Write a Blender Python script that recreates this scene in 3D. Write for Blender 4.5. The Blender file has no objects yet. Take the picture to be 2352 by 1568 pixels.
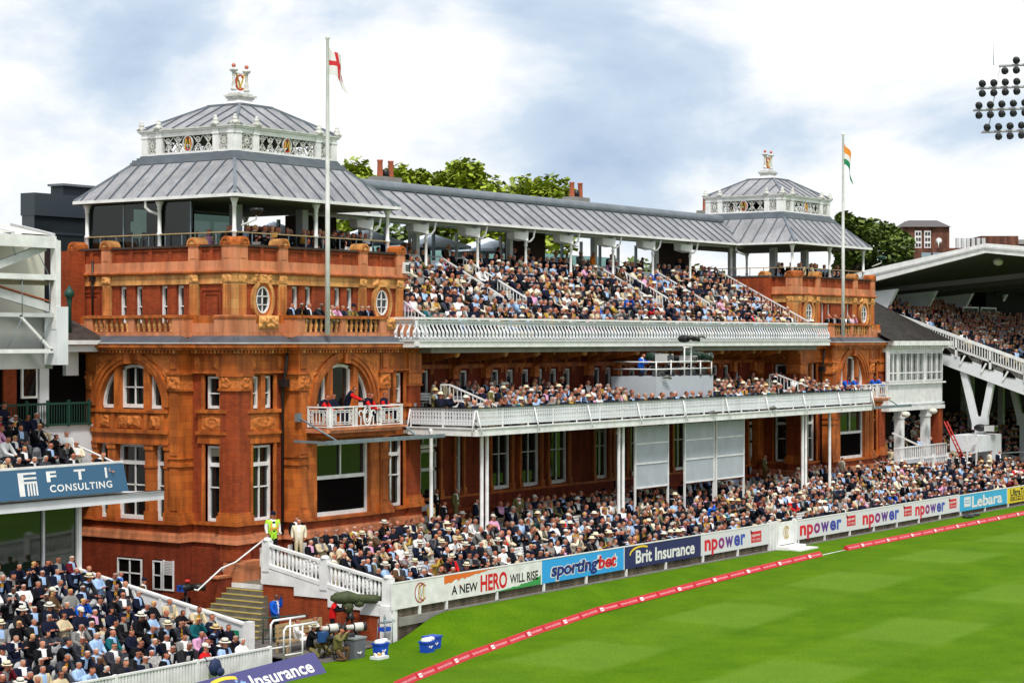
import bpy, math, random
import numpy as np
from mathutils import Vector, Matrix, noise
from math import sin, cos, pi, radians as R, sqrt
rnd = random.Random(7)
S = bpy.context.scene
COL = S.collection
# ---------------------------------------------------------------- camera
YAW = R(34.66)
CAM = Vector((-62.33, -56.85, 10.5))
cd = bpy.data.cameras.new('camera'); cam = bpy.data.objects.new('camera', cd); COL.objects.link(cam)
cam.location = CAM; cam.rotation_euler = (pi/2, 0, YAW - pi/2)
cd.lens = 71.94; cd.sensor_width = 36; cd.shift_y = -0.0017; cd.clip_start = 1; cd.clip_end = 3000
S.camera = cam
def pix(x, y, z):
    dx, dy = x-CAM.x, y-CAM.y
    d = dx*cos(YAW)+dy*sin(YAW); r = dx*sin(YAW)-dy*cos(YAW)
    return 1176+4700*r/d, 780-(z-10.5)*4700/d, d
# ---------------------------------------------------------------- sky, clouds, sun
SUN_EL, SUN_AZ = R(56), R(222)      # azimuth measured from +X towards +Y
W = bpy.data.worlds.new('World'); S.world = W; W.use_nodes = True
nt = W.node_tree; N = nt.nodes; L = nt.links; N.clear()
def nd(t, **k):
    n = N.new(t)
    for a, b in k.items(): setattr(n, a, b)
    return n
out = nd('ShaderNodeOutputWorld'); bg = nd('ShaderNodeBackground'); L.new(bg.outputs[0], out.inputs[0])
bg.inputs[1].default_value = 0.088
sky = nd('ShaderNodeTexSky', sky_type='NISHITA', sun_disc=False, sun_elevation=SUN_EL, sun_rotation=pi/2-SUN_AZ)
tc = nd('ShaderNodeTexCoord'); mp = nd('ShaderNodeMapping'); mp.inputs['Scale'].default_value = (1, 1, 2.1)
L.new(tc.outputs['Generated'], mp.inputs[0])
n1 = nd('ShaderNodeTexNoise'); n1.inputs['Scale'].default_value = 4.6; n1.inputs['Detail'].default_value = 7; n1.inputs['Roughness'].default_value = .58
n1.inputs['Distortion'].default_value = .5
L.new(mp.outputs[0], n1.inputs[0])
n2 = nd('ShaderNodeTexNoise'); n2.inputs['Scale'].default_value = 15; n2.inputs['Detail'].default_value = 6; n2.inputs['Roughness'].default_value = .55
L.new(mp.outputs[0], n2.inputs[0])
def M2(op, a, b, clamp=False):
    m = nd('ShaderNodeMath', operation=op); m.use_clamp = clamp
    for i, v in enumerate((a, b)):
        if isinstance(v, (int, float)): m.inputs[i].default_value = v
        else: L.new(v, m.inputs[i])
    return m.outputs[0]
def skydir(px, py):
    t = (px-1176)/4700; v = (780-py)/4700
    return Vector((cos(YAW)+t*sin(YAW), sin(YAW)-t*cos(YAW), v)).normalized()
thick = M2('ADD', M2('MULTIPLY', n1.outputs[0], 1.0), M2('MULTIPLY', n2.outputs[0], .55))
# broad banks of thinner grey-blue cloud (positive) and bright white cloud (negative), in fixed sky directions
for (px, py, rad, amp, fl) in ((1500, 270, .085, .24, 2.2), (330, 60, .05, .18, 1.8), (1230, 0, .04, .18, 2.2), (2250, 330, .06, .14, 1.6), (2050, 170, .05, .10, 1.8),
                           (900, 190, .05, -.16, 1), (100, 300, .07, -.14, 1), (1950, 60, .05, -.20, 2), (1150, 175, .03, -.14, 1.5), (2050, 470, .04, -.16, 2), (700, 250, .05, -.10, 1), (1330, 385, .02, .10, 2)):
    d = skydir(px, py)
    sb = nd('ShaderNodeVectorMath', operation='SUBTRACT'); L.new(tc.outputs['Generated'], sb.inputs[0]); sb.inputs[1].default_value = d
    ml = nd('ShaderNodeVectorMath', operation='MULTIPLY'); L.new(sb.outputs[0], ml.inputs[0]); ml.inputs[1].default_value = (1, 1, fl)
    ln = nd('ShaderNodeVectorMath', operation='LENGTH'); L.new(ml.outputs[0], ln.inputs[0])
    mr = nd('ShaderNodeMapRange', interpolation_type='SMOOTHSTEP'); L.new(ln.outputs['Value'], mr.inputs[0])
    mr.inputs[1].default_value = 0; mr.inputs[2].default_value = rad*1.9; mr.inputs[3].default_value = amp*.75; mr.inputs[4].default_value = 0
    thick = M2('ADD', thick, mr.outputs[0])
mrs = nd('ShaderNodeMapRange'); L.new(thick, mrs.inputs[0]); mrs.inputs[1].default_value = .45; mrs.inputs[2].default_value = 1.22
rp = nd('ShaderNodeValToRGB'); L.new(mrs.outputs[0], rp.inputs[0])
e = rp.color_ramp.elements; e[0].position = .40; e[0].color = (11.6, 11.7, 11.8, 1); e[1].position = 1.0; e[1].color = (4.6, 6.0, 8.2, 1)
m = rp.color_ramp.elements.new(.66); m.color = (7.0, 8.3, 9.9, 1)
# the nishita blue shows faintly through the thin cloud
mx = nd('ShaderNodeMixRGB', blend_type='MIX'); mx.inputs[0].default_value = .06
L.new(rp.outputs[0], mx.inputs[1]); L.new(sky.outputs[0], mx.inputs[2]); L.new(mx.outputs[0], bg.inputs[0])
sd = bpy.data.lights.new('sun', 'SUN'); sd.energy = 3.1; sd.angle = R(10); sd.color = (1, .95, .87)
sun = bpy.data.objects.new('sun', sd); COL.objects.link(sun)
sv = Vector((cos(SUN_EL)*cos(SUN_AZ), cos(SUN_EL)*sin(SUN_AZ), sin(SUN_EL)))
sun.rotation_euler = sv.to_track_quat('Z', 'Y').to_euler()
S.view_settings.view_transform = 'Standard'; S.view_settings.look = 'None'; S.view_settings.exposure = 0.08; S.view_settings.gamma = 1
S.render.resolution_x = 1024; S.render.resolution_y = 682
S.cycles.max_bounces = 5; S.cycles.diffuse_bounces = 2; S.cycles.glossy_bounces = 3; S.cycles.transparent_max_bounces = 8
# ---------------------------------------------------------------- materials
MATS = {}
def mat(name, col, rough=.6, metal=0, spec=.4, var=0, vscale=1.5, bump=0, bscale=20, coat=0):
    if name in MATS: return MATS[name]
    m = bpy.data.materials.new(name); m.use_nodes = True; t = m.node_tree; b = t.nodes['Principled BSDF']
    c = (col[0], col[1], col[2], 1)
    b.inputs['Base Color'].default_value = c; b.inputs['Roughness'].default_value = rough; b.inputs['Metallic'].default_value = metal
    b.inputs['Specular IOR Level'].default_value = spec
    if var or bump:
        g = t.nodes.new('ShaderNodeNewGeometry'); no = t.nodes.new('ShaderNodeTexNoise'); no.inputs['Scale'].default_value = vscale; no.inputs['Detail'].default_value = 6
        t.links.new(g.outputs['Position'], no.inputs[0])
        if var:
            r = t.nodes.new('ShaderNodeValToRGB'); t.links.new(no.outputs[0], r.inputs[0])
            r.color_ramp.elements[0].position = .3; r.color_ramp.elements[1].position = .7
            r.color_ramp.elements[0].color = tuple(v*(1-var) for v in col)+(1,); r.color_ramp.elements[1].color = tuple(min(1, v*(1+var*.6)) for v in col)+(1,)
            t.links.new(r.outputs[0], b.inputs['Base Color'])
        if bump:
            nb = t.nodes.new('ShaderNodeTexNoise'); nb.inputs['Scale'].default_value = bscale; nb.inputs['Detail'].default_value = 4; t.links.new(g.outputs['Position'], nb.inputs[0])
            bp = t.nodes.new('ShaderNodeBump'); bp.inputs['Strength'].default_value = bump; bp.inputs['Distance'].default_value = .05
            t.links.new(nb.outputs[0], bp.inputs['Height']); t.links.new(bp.outputs[0], b.inputs['Normal'])
    MATS[name] = m; return m
def brickmat(name, c1, c2, mortar, bw, bh, msize=.012, var=.25, rough=.8, stain=.45):
    m = bpy.data.materials.new(name); m.use_nodes = True; t = m.node_tree; b = t.nodes['Principled BSDF']; b.inputs['Roughness'].default_value = rough
    b.inputs['Specular IOR Level'].default_value = .25
    uv = t.nodes.new('ShaderNodeUVMap'); bk = t.nodes.new('ShaderNodeTexBrick'); t.links.new(uv.outputs[0], bk.inputs[0])
    bk.inputs['Color1'].default_value = (*c1, 1); bk.inputs['Color2'].default_value = (*c2, 1); bk.inputs['Mortar'].default_value = (*mortar, 1)
    bk.inputs['Scale'].default_value = 1; bk.inputs['Brick Width'].default_value = bw; bk.inputs['Row Height'].default_value = bh; bk.inputs['Mortar Size'].default_value = msize
    bk.inputs['Mortar Smooth'].default_value = .3
    g = t.nodes.new('ShaderNodeNewGeometry')
    def ns(sc, det, scale=(1, 1, 1)):
        mpn = t.nodes.new('ShaderNodeMapping'); mpn.inputs['Scale'].default_value = scale; t.links.new(g.outputs['Position'], mpn.inputs[0])
        n = t.nodes.new('ShaderNodeTexNoise'); n.inputs['Scale'].default_value = sc; n.inputs['Detail'].default_value = det; t.links.new(mpn.outputs[0], n.inputs[0]); return n.outputs[0]
    def ramp(src, a, bb, ca, cb):
        r = t.nodes.new('ShaderNodeValToRGB'); t.links.new(src, r.inputs[0]); r.color_ramp.elements[0].position = a; r.color_ramp.elements[1].position = bb
        r.color_ramp.elements[0].color = (*ca, 1); r.color_ramp.elements[1].color = (*cb, 1); return r.outputs[0]
    def mul(a, bb, f=1):
        x = t.nodes.new('ShaderNodeMixRGB'); x.blend_type = 'MULTIPLY'; x.inputs[0].default_value = f; t.links.new(a, x.inputs[1]); t.links.new(bb, x.inputs[2]); return x.outputs[0]
    big = ramp(ns(.9, 5), .3, .7, (1-var, 1-var*1.1, 1-var*1.2), (1.15, 1.12, 1.05))
    streak = ramp(ns(1.2, 6, (2.2, 2.2, .35)), .40, .58, (1-stain, 1-stain, 1-stain*.95), (1, 1, 1))
    col = mul(mul(bk.outputs[0], big), streak)
    t.links.new(col, b.inputs['Base Color'])
    bp = t.nodes.new('ShaderNodeBump'); bp.inputs['Strength'].default_value = .35; bp.inputs['Distance'].default_value = .02; bp.invert = True
    t.links.new(bk.outputs['Fac'], bp.inputs['Height']); t.links.new(bp.outputs[0], b.inputs['Normal'])
    MATS[name] = m; return m
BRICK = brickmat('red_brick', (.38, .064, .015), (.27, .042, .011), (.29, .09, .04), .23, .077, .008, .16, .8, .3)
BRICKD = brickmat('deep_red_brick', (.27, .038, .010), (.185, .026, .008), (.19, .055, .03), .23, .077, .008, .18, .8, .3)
TERRA = brickmat('orange_terracotta', (.60, .170, .033), (.44, .112, .024), (.33, .09, .024), .62, .31, .008, .18, .55, .38)
PINK = brickmat('pink_terracotta', (.70, .285, .15), (.60, .22, .10), (.46, .17, .08), .58, .60, .008, .18, .6, .3)
BUFF = brickmat('buff_terracotta', (.70, .38, .135), (.62, .27, .09), (.44, .20, .08), .55, .42, .010, .25, .6, .4)
CARVE = mat('carved_terracotta', (.60, .175, .035), .7, var=.3, vscale=6, bump=.8, bscale=9)
CARVEB = mat('carved_buff', (.74, .35, .11), .7, var=.3, vscale=6, bump=.8, bscale=9)
KERBB = brickmat('grey_stock_brick', (.13, .10, .075), (.09, .07, .055), (.17, .15, .12), .23, .077, .012, .3)
WHITE = mat('white_paint', (.80, .80, .80), .45, var=.16, vscale=2.2)
WHITE2 = mat('white_render', (.74, .76, .80), .6, var=.14, vscale=.7)
IRON = mat('weathered_white_iron', (.60, .60, .57), .6, var=.3, vscale=5, bump=.3, bscale=25)
CREAM = mat('cream_sheet', (.66, .64, .56), .6, var=.12, vscale=.8)
GREYST = mat('pale_grey_steel', (.55, .56, .57), .5, var=.15, vscale=2)
GALV = mat('galvanised_steel', (.20, .25, .28), .45, metal=.3, var=.25, vscale=3)
ROOF = mat('grey_metal_roof', (.30, .305, .325), .5, var=.24, vscale=.6, bump=.05, bscale=3)
def roofmat():
    m = ROOF; t = m.node_tree; b_ = t.nodes['Principled BSDF']; src = b_.inputs['Base Color'].links[0].from_socket; g = t.nodes.new('ShaderNodeNewGeometry')
    mpn = t.nodes.new('ShaderNodeMapping'); mpn.inputs['Scale'].default_value = (2.6, 2.6, .35); t.links.new(g.outputs['Position'], mpn.inputs[0]); n = t.nodes.new('ShaderNodeTexNoise'); n.inputs['Scale'].default_value = 1.6; n.inputs['Detail'].default_value = 8; n.inputs['Roughness'].default_value = .7; t.links.new(mpn.outputs[0], n.inputs[0])
    r = t.nodes.new('ShaderNodeValToRGB'); t.links.new(n.outputs[0], r.inputs[0]); r.color_ramp.elements[0].position = .35; r.color_ramp.elements[0].color = (.74, .74, .78, 1); r.color_ramp.elements[1].position = .66; r.color_ramp.elements[1].color = (1.14, 1.12, 1.08, 1)
    x = t.nodes.new('ShaderNodeMixRGB'); x.blend_type = 'MULTIPLY'; x.inputs[0].default_value = 1; t.links.new(src, x.inputs[1]); t.links.new(r.outputs[0], x.inputs[2]); t.links.new(x.outputs[0], b_.inputs['Base Color'])
roofmat()
ROOFB = mat('lead_flashing', (.15, .175, .205), .5, var=.22, vscale=1.4, bump=.15, bscale=5)
SEAM = mat('standing_seam', (.085, .105, .13), .5)
LEAD = mat('dark_lead', (.075, .085, .105), .55, var=.3, vscale=1.5)
SOFFIT = mat('soffit_board', (.36, .36, .34), .8, var=.1); SOFFD = mat('shadowed_ceiling', (.13, .125, .115), .9)  # second colour is the tower soffit with its shade painted in
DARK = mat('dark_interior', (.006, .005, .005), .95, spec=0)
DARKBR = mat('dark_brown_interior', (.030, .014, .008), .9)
BLK = mat('black_plastic', (.012, .012, .013), .4)
SLATE = brickmat('slate_tiles', (.055, .050, .046), (.040, .037, .035), (.018, .017, .016), .25, .20, .02, .3)
TILE = mat('dark_pantile', (.045, .032, .027), .8, var=.5, vscale=4, bump=.8, bscale=6)
CONC = mat('concrete_terrace', (.25, .24, .22), .9, var=.2, vscale=1.5)
STEPC = mat('worn_stone_step', (.16, .14, .10), .9, var=.35, vscale=2.5)
YEL = mat('yellow_nosing', (.55, .42, .10), .8)
ASPH = mat('path_asphalt', (.12, .11, .10), .95, var=.25, vscale=1.2)
GREENP = mat('dark_green_paint', (.012, .06, .045), .5)
REDP = mat('red_paint', (.50, .025, .02), .5)
GOLD = mat('gold_paint', (.62, .42, .08), .45)
WOOD = mat('pale_wood', (.42, .30, .15), .6, var=.2, vscale=4)
BLUEB = mat('blue_plastic', (.012, .07, .50), .35)
SCREEN = mat('pale_screen_cloth', (.42, .46, .50), .85, var=.1, vscale=1.5)
TGLASS = mat('turquoise_obscured_glass', (.30, .55, .53), .3)
CHIM = mat('chimney_pot_clay', (.42, .11, .05), .8, var=.2, vscale=3)
BALLR = mat('pink_finial_ball', (.55, .15, .12), .5)
def glassmat(name, col, rough=.04, spec=.6):
    m = mat(name, col, rough, spec=spec); return m
GLASS = mat('window_glass', (.008, .009, .009), .03, spec=.7, bump=.06, bscale=1.5)
GLASSB = glassmat('smoked_glass', (.020, .026, .032), .06, .8)
def clearglass(name, tint=(.6, .72, .72), mixf=.2):
    m = bpy.data.materials.new(name); m.use_nodes = True; t = m.node_tree; t.nodes.clear()
    o = t.nodes.new('ShaderNodeOutputMaterial'); mxs = t.nodes.new('ShaderNodeMixShader'); tr = t.nodes.new('ShaderNodeBsdfTransparent'); gl = t.nodes.new('ShaderNodeBsdfGlossy')
    tr.inputs[0].default_value = (*tint, 1); gl.inputs['Roughness'].default_value = .03; mxs.inputs[0].default_value = mixf
    t.links.new(tr.outputs[0], mxs.inputs[1]); t.links.new(gl.outputs[0], mxs.inputs[2]); t.links.new(mxs.outputs[0], o.inputs[0]); MATS[name] = m; return m
CLEAR = clearglass('clear_glass')
CLEARG = clearglass('green_tinted_glass', (.25, .32, .29), .05)
# ---------------------------------------------------------------- object helpers
def tag(o, label=None, cat=None, group=None, kind=None):
    if label: o['label'] = label
    if cat: o['category'] = cat
    if group: o['group'] = group
    if kind: o['kind'] = kind
    return o
def empty(name, loc, label=None, cat=None, group=None, rz=0):
    o = bpy.data.objects.new(name, None); COL.objects.link(o); o.location = loc; o.rotation_euler = (0, 0, rz); o.empty_display_size = .3
    return tag(o, label, cat, group)
CH = {}
def newobj(name, data, parent=None, loc=None):
    o = bpy.data.objects.new(name, data); COL.objects.link(o)
    if parent is not None:
        o.parent = parent; CH.setdefault(parent.name, []).append(o)
    if loc is not None: o.location = loc
    return o
def copy_tree(o, parent=None):
    c = o.copy(); COL.objects.link(c)
    if parent is not None:
        c.parent = parent; CH.setdefault(parent.name, []).append(c)
    for k in list(CH.get(o.name, [])): copy_tree(k, c)
    return c
def wl(o):
    v = Vector((0, 0, 0))
    while o is not None: v += Vector(o.location); o = o.parent
    return v
class MB:
    """collects shapes in world (or local) space and links them as ONE mesh object"""
    def __init__(s, f=None): s.v = []; s.f = []; s.m = []; s.sm = []; s.mats = []; s.fr = f; s.cur = None
    def mi(s, m):
        if m not in s.mats: s.mats.append(m)
        return s.mats.index(m)
    def add(s, vs, fs, m, smooth=False, raw=False):
        n = len(s.v); flip = False
        if s.fr and not raw:
            vs = [s.fr.p(*v) for v in vs]; flip = s.fr.flip
        s.v += [tuple(v) for v in vs]; k = s.mi(m)
        for f in fs:
            f = tuple(n+i for i in f); s.f.append(f[::-1] if flip else f); s.m.append(k); s.sm.append(smooth)
        return s
    def box(s, x0, x1, y0, y1, z0, z1, m):
        if x0 > x1: x0, x1 = x1, x0
        if y0 > y1: y0, y1 = y1, y0
        return s.add([(x0, y0, z0), (x1, y0, z0), (x1, y1, z0), (x0, y1, z0), (x0, y0, z1), (x1, y0, z1), (x1, y1, z1), (x0, y1, z1)],
              [(0, 3, 2, 1), (4, 5, 6, 7), (0, 1, 5, 4), (1, 2, 6, 5), (2, 3, 7, 6), (3, 0, 4, 7)], m)
    def quad(s, a, b, c, d, m): return s.add([a, b, c, d], [(0, 1, 2, 3)], m)
    def bar(s, p, q, w, h, m, up=(0, 0, 1)):
        p, q = Vector(p), Vector(q); d = (q-p).normalized(); u = Vector(up)
        if abs(d.dot(u)) > .98: u = Vector((1, 0, 0))
        a = d.cross(u).normalized()*w/2; b = a.cross(d).normalized()*h/2
        vs = [p-a-b, p+a-b, p+a+b, p-a+b, q-a-b, q+a-b, q+a+b, q-a+b]
        return s.add(vs, [(0, 1, 2, 3), (7, 6, 5, 4), (0, 4, 5, 1), (1, 5, 6, 2), (2, 6, 7, 3), (3, 7, 4, 0)], m)
    def tube(s, pts, r, m, n=8, cap=True):
        pts = [Vector(p) for p in pts]; rs = r if isinstance(r, (list, tuple)) else [r]*len(pts); vs = []
        ref = Vector((0, 0, 1))
        d0 = (pts[-1]-pts[0]).normalized() if (pts[-1]-pts[0]).length > 1e-6 else Vector((0, 0, 1))
        if abs(d0.dot(ref)) > .9: ref = Vector((1, 0, 0))
        for i, p in enumerate(pts):
            d = (pts[min(i+1, len(pts)-1)]-pts[max(i-1, 0)]).normalized()
            a = d.cross(ref)
            if a.length < 1e-4: a = d.cross(Vector((0, 1, 0)))
            a.normalize(); b = d.cross(a)
            for k in range(n): t = 2*pi*k/n; vs.append(p+(a*cos(t)+b*sin(t))*rs[i])
        fs = [(i*n+k, i*n+(k+1) % n, (i+1)*n+(k+1) % n, (i+1)*n+k) for i in range(len(pts)-1) for k in range(n)]
        if cap: fs += [tuple(range(n))[::-1], tuple((len(pts)-1)*n+k for k in range(n))]
        return s.add(vs, fs, m, True)
    def lathe(s, prof, c, m, n=12, axis='z'):
        vs = []
        for r, h in prof:
            for k in range(n):
                t = 2*pi*k/n
                if axis == 'z': vs.append((c[0]+r*cos(t), c[1]+r*sin(t), c[2]+h))
                elif axis == 'y': vs.append((c[0]+r*cos(t), c[1]+h, c[2]+r*sin(t)))
                else: vs.append((c[0]+h, c[1]+r*cos(t), c[2]+r*sin(t)))
        L_ = len(prof)
        fs = [(i*n+k, i*n+(k+1) % n, (i+1)*n+(k+1) % n, (i+1)*n+k) for i in range(L_-1) for k in range(n)]
        fs += [tuple(range(n))[::-1], tuple((L_-1)*n+k for k in range(n))]
        return s.add(vs, fs, m, True)
    def ball(s, c, r, m, n=8, sc=(1, 1, 1)):
        vs = [(c[0], c[1], c[2]-r*sc[2])]; k_ = max(4, n//2)
        for i in range(1, k_):
            a = -pi/2+pi*i/k_
            for k in range(n): t = 2*pi*k/n; vs.append((c[0]+r*sc[0]*cos(a)*cos(t), c[1]+r*sc[1]*cos(a)*sin(t), c[2]+r*sc[2]*sin(a)))
        vs.append((c[0], c[1], c[2]+r*sc[2])); T = len(vs)-1
        fs = [(0, 1+(k+1) % n, 1+k) for k in range(n)]
        for i in range(k_-2):
            for k in range(n): fs.append((1+i*n+k, 1+i*n+(k+1) % n, 1+(i+1)*n+(k+1) % n, 1+(i+1)*n+k))
        b = 1+(k_-2)*n; fs += [(b+k, b+(k+1) % n, T) for k in range(n)]
        return s.add(vs, fs, m, True)
    def poly(s, pts, a, b, m, plane='xz'):
        """extrude a 2-D outline: plane 'xz' -> thickness in y from a to b; 'yz' -> thickness in x; 'xy' -> z"""
        n = len(pts)
        def P(u, v, w): return (u, w, v) if plane == 'xz' else ((w, u, v) if plane == 'yz' else (u, v, w))
        vs = [P(u, v, a) for u, v in pts]+[P(u, v, b) for u, v in pts]
        fs = [tuple(range(n)), tuple(range(n, 2*n))[::-1]]+[(i, n+i, n+(i+1) % n, (i+1) % n) for i in range(n)]
        return s.add(vs, fs, m)
    def ribbon(s, pts, w, a, b, m, plane='xz', closed=False):
        """flat strap of width w along a 2-D line, extruded from a to b"""
        P2 = [Vector(p) for p in pts]; n = len(P2); up, lo = [], []
        for i, p in enumerate(P2):
            q0 = P2[(i-1) % n] if (closed or i) else p; q1 = P2[(i+1) % n] if (closed or i < n-1) else p
            d = (q1-q0).normalized(); nn = Vector((-d.y, d.x))*w/2; up.append(p+nn); lo.append(p-nn)
        def P(u, v, ww): return (u, ww, v) if plane == 'xz' else ((ww, u, v) if plane == 'yz' else (u, v, ww))
        vs = []
        for i in range(n): vs += [P(up[i].x, up[i].y, a), P(lo[i].x, lo[i].y, a), P(lo[i].x, lo[i].y, b), P(up[i].x, up[i].y, b)]
        fs = []
        for i in range(n if closed else n-1):
            j = (i+1) % n
            for k in range(4): fs.append((i*4+k, i*4+(k+1) % 4, j*4+(k+1) % 4, j*4+k))
        if not closed: fs += [(0, 1, 2, 3), tuple((n-1)*4+k for k in (3, 2, 1, 0))]
        return s.add(vs, fs, m)
    def build(s, name, parent=None, loc=None, world=True):
        me = bpy.data.meshes.new(name)
        off = Vector((0, 0, 0))
        if parent is not None and world: off = wl(parent)
        if loc is not None: off = Vector(loc)
        me.from_pydata([(v[0]-off.x, v[1]-off.y, v[2]-off.z) for v in s.v], [], s.f)
        for m in s.mats: me.materials.append(m)
        me.polygons.foreach_set('material_index', s.m); me.polygons.foreach_set('use_smooth', s.sm)
        uvl = me.uv_layers.new(name='UVMap'); co = np.array(s.v, dtype=np.float32) if s.v else np.zeros((0, 3), np.float32)
        uv = np.empty((len(me.loops), 2), np.float32); nz = np.empty(len(me.polygons)*3, np.float32); me.polygons.foreach_get('normal', nz); nz = nz.reshape(-1, 3)
        lv = np.empty(len(me.loops), np.int32); me.loops.foreach_get('vertex_index', lv); lt = np.empty(len(me.polygons), np.int32); me.polygons.foreach_get('loop_total', lt)
        pn = np.repeat(nz, lt, axis=0); c = co[lv]
        ax = np.abs(pn); top = ax[:, 2] > .75; xs = (ax[:, 0] > ax[:, 1]) & ~top
        uv[:, 0] = np.where(xs, c[:, 1], c[:, 0]); uv[:, 1] = np.where(top, c[:, 1], c[:, 2])
        uvl.data.foreach_set('uv', uv.ravel())
        me.update()
        if parent is None: o = newobj(name, me, None, off)
        else: o = newobj(name, me, parent, (0, 0, 0) if loc is None else off-wl(parent))
        return o
class Frame:
    """a facade: s along it, d outwards, z up"""
    def __init__(s, kind, x0=0, w=0): s.k = kind; s.x0 = x0; s.w = w; s.flip = kind in ('front', 'right')
    def p(s, a, d, z):
        if s.k == 'front': return (s.x0+a, -d, z)
        if s.k == 'left': return (s.x0-d, a, z)
        return (s.x0+s.w+d, a, z)
FONT = None
def text_data(txt, bold=0.0, shear=0.0, space=1.0):
    cu = bpy.data.curves.new('t', 'FONT'); cu.body = txt; cu.size = 1; cu.resolution_u = 3; cu.offset = bold; cu.shear = shear; cu.space_character = space
    o = bpy.data.objects.new('t', cu); COL.objects.link(o)
    dg = bpy.context.evaluated_depsgraph_get(); me = bpy.data.meshes.new_from_object(o.evaluated_get(dg))
    vs = [v.co.copy() for v in me.vertices]; fs = [tuple(p.vertices) for p in me.polygons]
    bpy.data.objects.remove(o); bpy.data.curves.remove(cu); bpy.data.meshes.remove(me)
    return vs, fs
def put_text(mb, txt, o, xd, yd, h, m, width=None, bold=0.0, shear=0.0, space=1.0, lift=.006, capheight=.70):
    vs, fs = text_data(txt, bold, shear, space)
    if not vs: return 0
    x0 = min(v.x for v in vs); x1 = max(v.x for v in vs); sy = h/capheight; sx = sy if width is None else width/(x1-x0)
    o = Vector(o); xd = Vector(xd).normalized(); yd = Vector(yd).normalized(); n = xd.cross(yd)
    mb.add([o+xd*((v.x-x0)*sx)+yd*(v.y*sy)+n*lift for v in vs], fs, m, raw=True)
    return (x1-x0)*sx
def chain(pts, n=8):
    """smooth a 2-D polyline"""
    out_ = []
    for i in range(len(pts)-1):
        p0 = Vector(pts[max(i-1, 0)]); p1 = Vector(pts[i]); p2 = Vector(pts[i+1]); p3 = Vector(pts[min(i+2, len(pts)-1)])
        for k in range(n):
            t = k/n; out_.append(.5*((2*p1)+(-p0+p2)*t+(2*p0-5*p1+4*p2-p3)*t*t+(-p0+3*p1-3*p2+p3)*t**3))
    out_.append(Vector(pts[-1])); return out_
# ================================================================ GROUND
def smooth(a, b, x): t = max(0, min(1, (x-a)/(b-a))); return t*t*(3-2*t)
def ground_z(x, y):
    low = -.9+.75*smooth(-8, 34, x)             # the field rises to the right
    bank = smooth(-12.6, -9.9, y)*smooth(-2.2, 1.5, x)
    dip = (1-smooth(-8.2, -6.8, x))*smooth(-12.0, -10.2, y)*.30
    return low+(0.0-low)*bank-dip
def GRASS():
    m = bpy.data.materials.new('mown_grass'); m.use_nodes = True; t = m.node_tree; b = t.nodes['Principled BSDF']; b.inputs['Roughness'].default_value = .85; b.inputs['Specular IOR Level'].default_value = .04
    g = t.nodes.new('ShaderNodeNewGeometry')
    def mth(op, a, bb=0.0, cl=False):
        n = t.nodes.new('ShaderNodeMath'); n.operation = op; n.use_clamp = cl
        for i, v in enumerate((a, bb)):
            if isinstance(v, (int, float)): n.inputs[i].default_value = v
            else: t.links.new(v, n.inputs[i])
        return n.outputs[0]
    sp = t.nodes.new('ShaderNodeSeparateXYZ'); t.links.new(g.outputs['Position'], sp.inputs[0])
    def noise_(sc, det=5, r=.6):
        n = t.nodes.new('ShaderNodeTexNoise'); n.inputs['Scale'].default_value = sc; n.inputs['Detail'].default_value = det; n.inputs['Roughness'].default_value = r; t.links.new(g.outputs['Position'], n.inputs[0]); return n.outputs[0]
    def ramp(src, a, bb, ca, cb):
        r = t.nodes.new('ShaderNodeValToRGB'); t.links.new(src, r.inputs[0]); r.color_ramp.elements[0].position = a; r.color_ramp.elements[1].position = bb
        r.color_ramp.elements[0].color = (*ca, 1); r.color_ramp.elements[1].color = (*cb, 1); return r.outputs[0]
    wob = mth('MULTIPLY', mth('SUBTRACT', noise_(.35), .5), .9)
    def stripe(coord, period, ph):
        a = mth('SINE', mth('MULTIPLY', mth('ADD', mth('ADD', coord, wob), ph), 2*pi/period)); return mth('ADD', mth('MULTIPLY', a, 2.6), .5, True)
    s1 = stripe(sp.outputs[0], 11.0, 3.0); s2 = stripe(sp.outputs[1], 8.0, 3.2)
    infield = mth('MULTIPLY', mth('SUBTRACT', -12.3, sp.outputs[1]), 1.2, True)
    chk = mth('MULTIPLY', mth('ADD', mth('MULTIPLY', s1, s2), mth('MULTIPLY', s2, .35)), infield)
    base = ramp(noise_(.5, 7), .3, .7, (.060, .148, .003), (.098, .204, .004))
    light = t.nodes.new('ShaderNodeMixRGB'); t.links.new(mth('MULTIPLY', chk, .34), light.inputs[0]); t.links.new(base, light.inputs[1]); light.inputs[2].default_value = (.145, .262, .035, 1)
    fine = ramp(noise_(11, 7, .8), .3, .7, (.62, .66, .5), (1.30, 1.24, 1.2))
    mu = t.nodes.new('ShaderNodeMixRGB'); mu.blend_type = 'MULTIPLY'; mu.inputs[0].default_value = 1; t.links.new(light.outputs[0], mu.inputs[1]); t.links.new(fine, mu.inputs[2])
    dry = mth('MULTIPLY', mth('SUBTRACT', noise_(.9, 4), .62), 2.2, True)
    dm = t.nodes.new('ShaderNodeMixRGB'); t.links.new(dry, dm.inputs[0]); t.links.new(mu.outputs[0], dm.inputs[1]); dm.inputs[2].default_value = (.15, .17, .035, 1)
    t.links.new(dm.outputs[0], b.inputs['Base Color'])
    bp = t.nodes.new('ShaderNodeBump'); bp.inputs['Strength'].default_value = .5; bp.inputs['Distance'].default_value = .06; t.links.new(noise_(22, 4), bp.inputs['Height']); t.links.new(bp.outputs[0], b.inputs['Normal'])
    return m
GR = GRASS()
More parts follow.
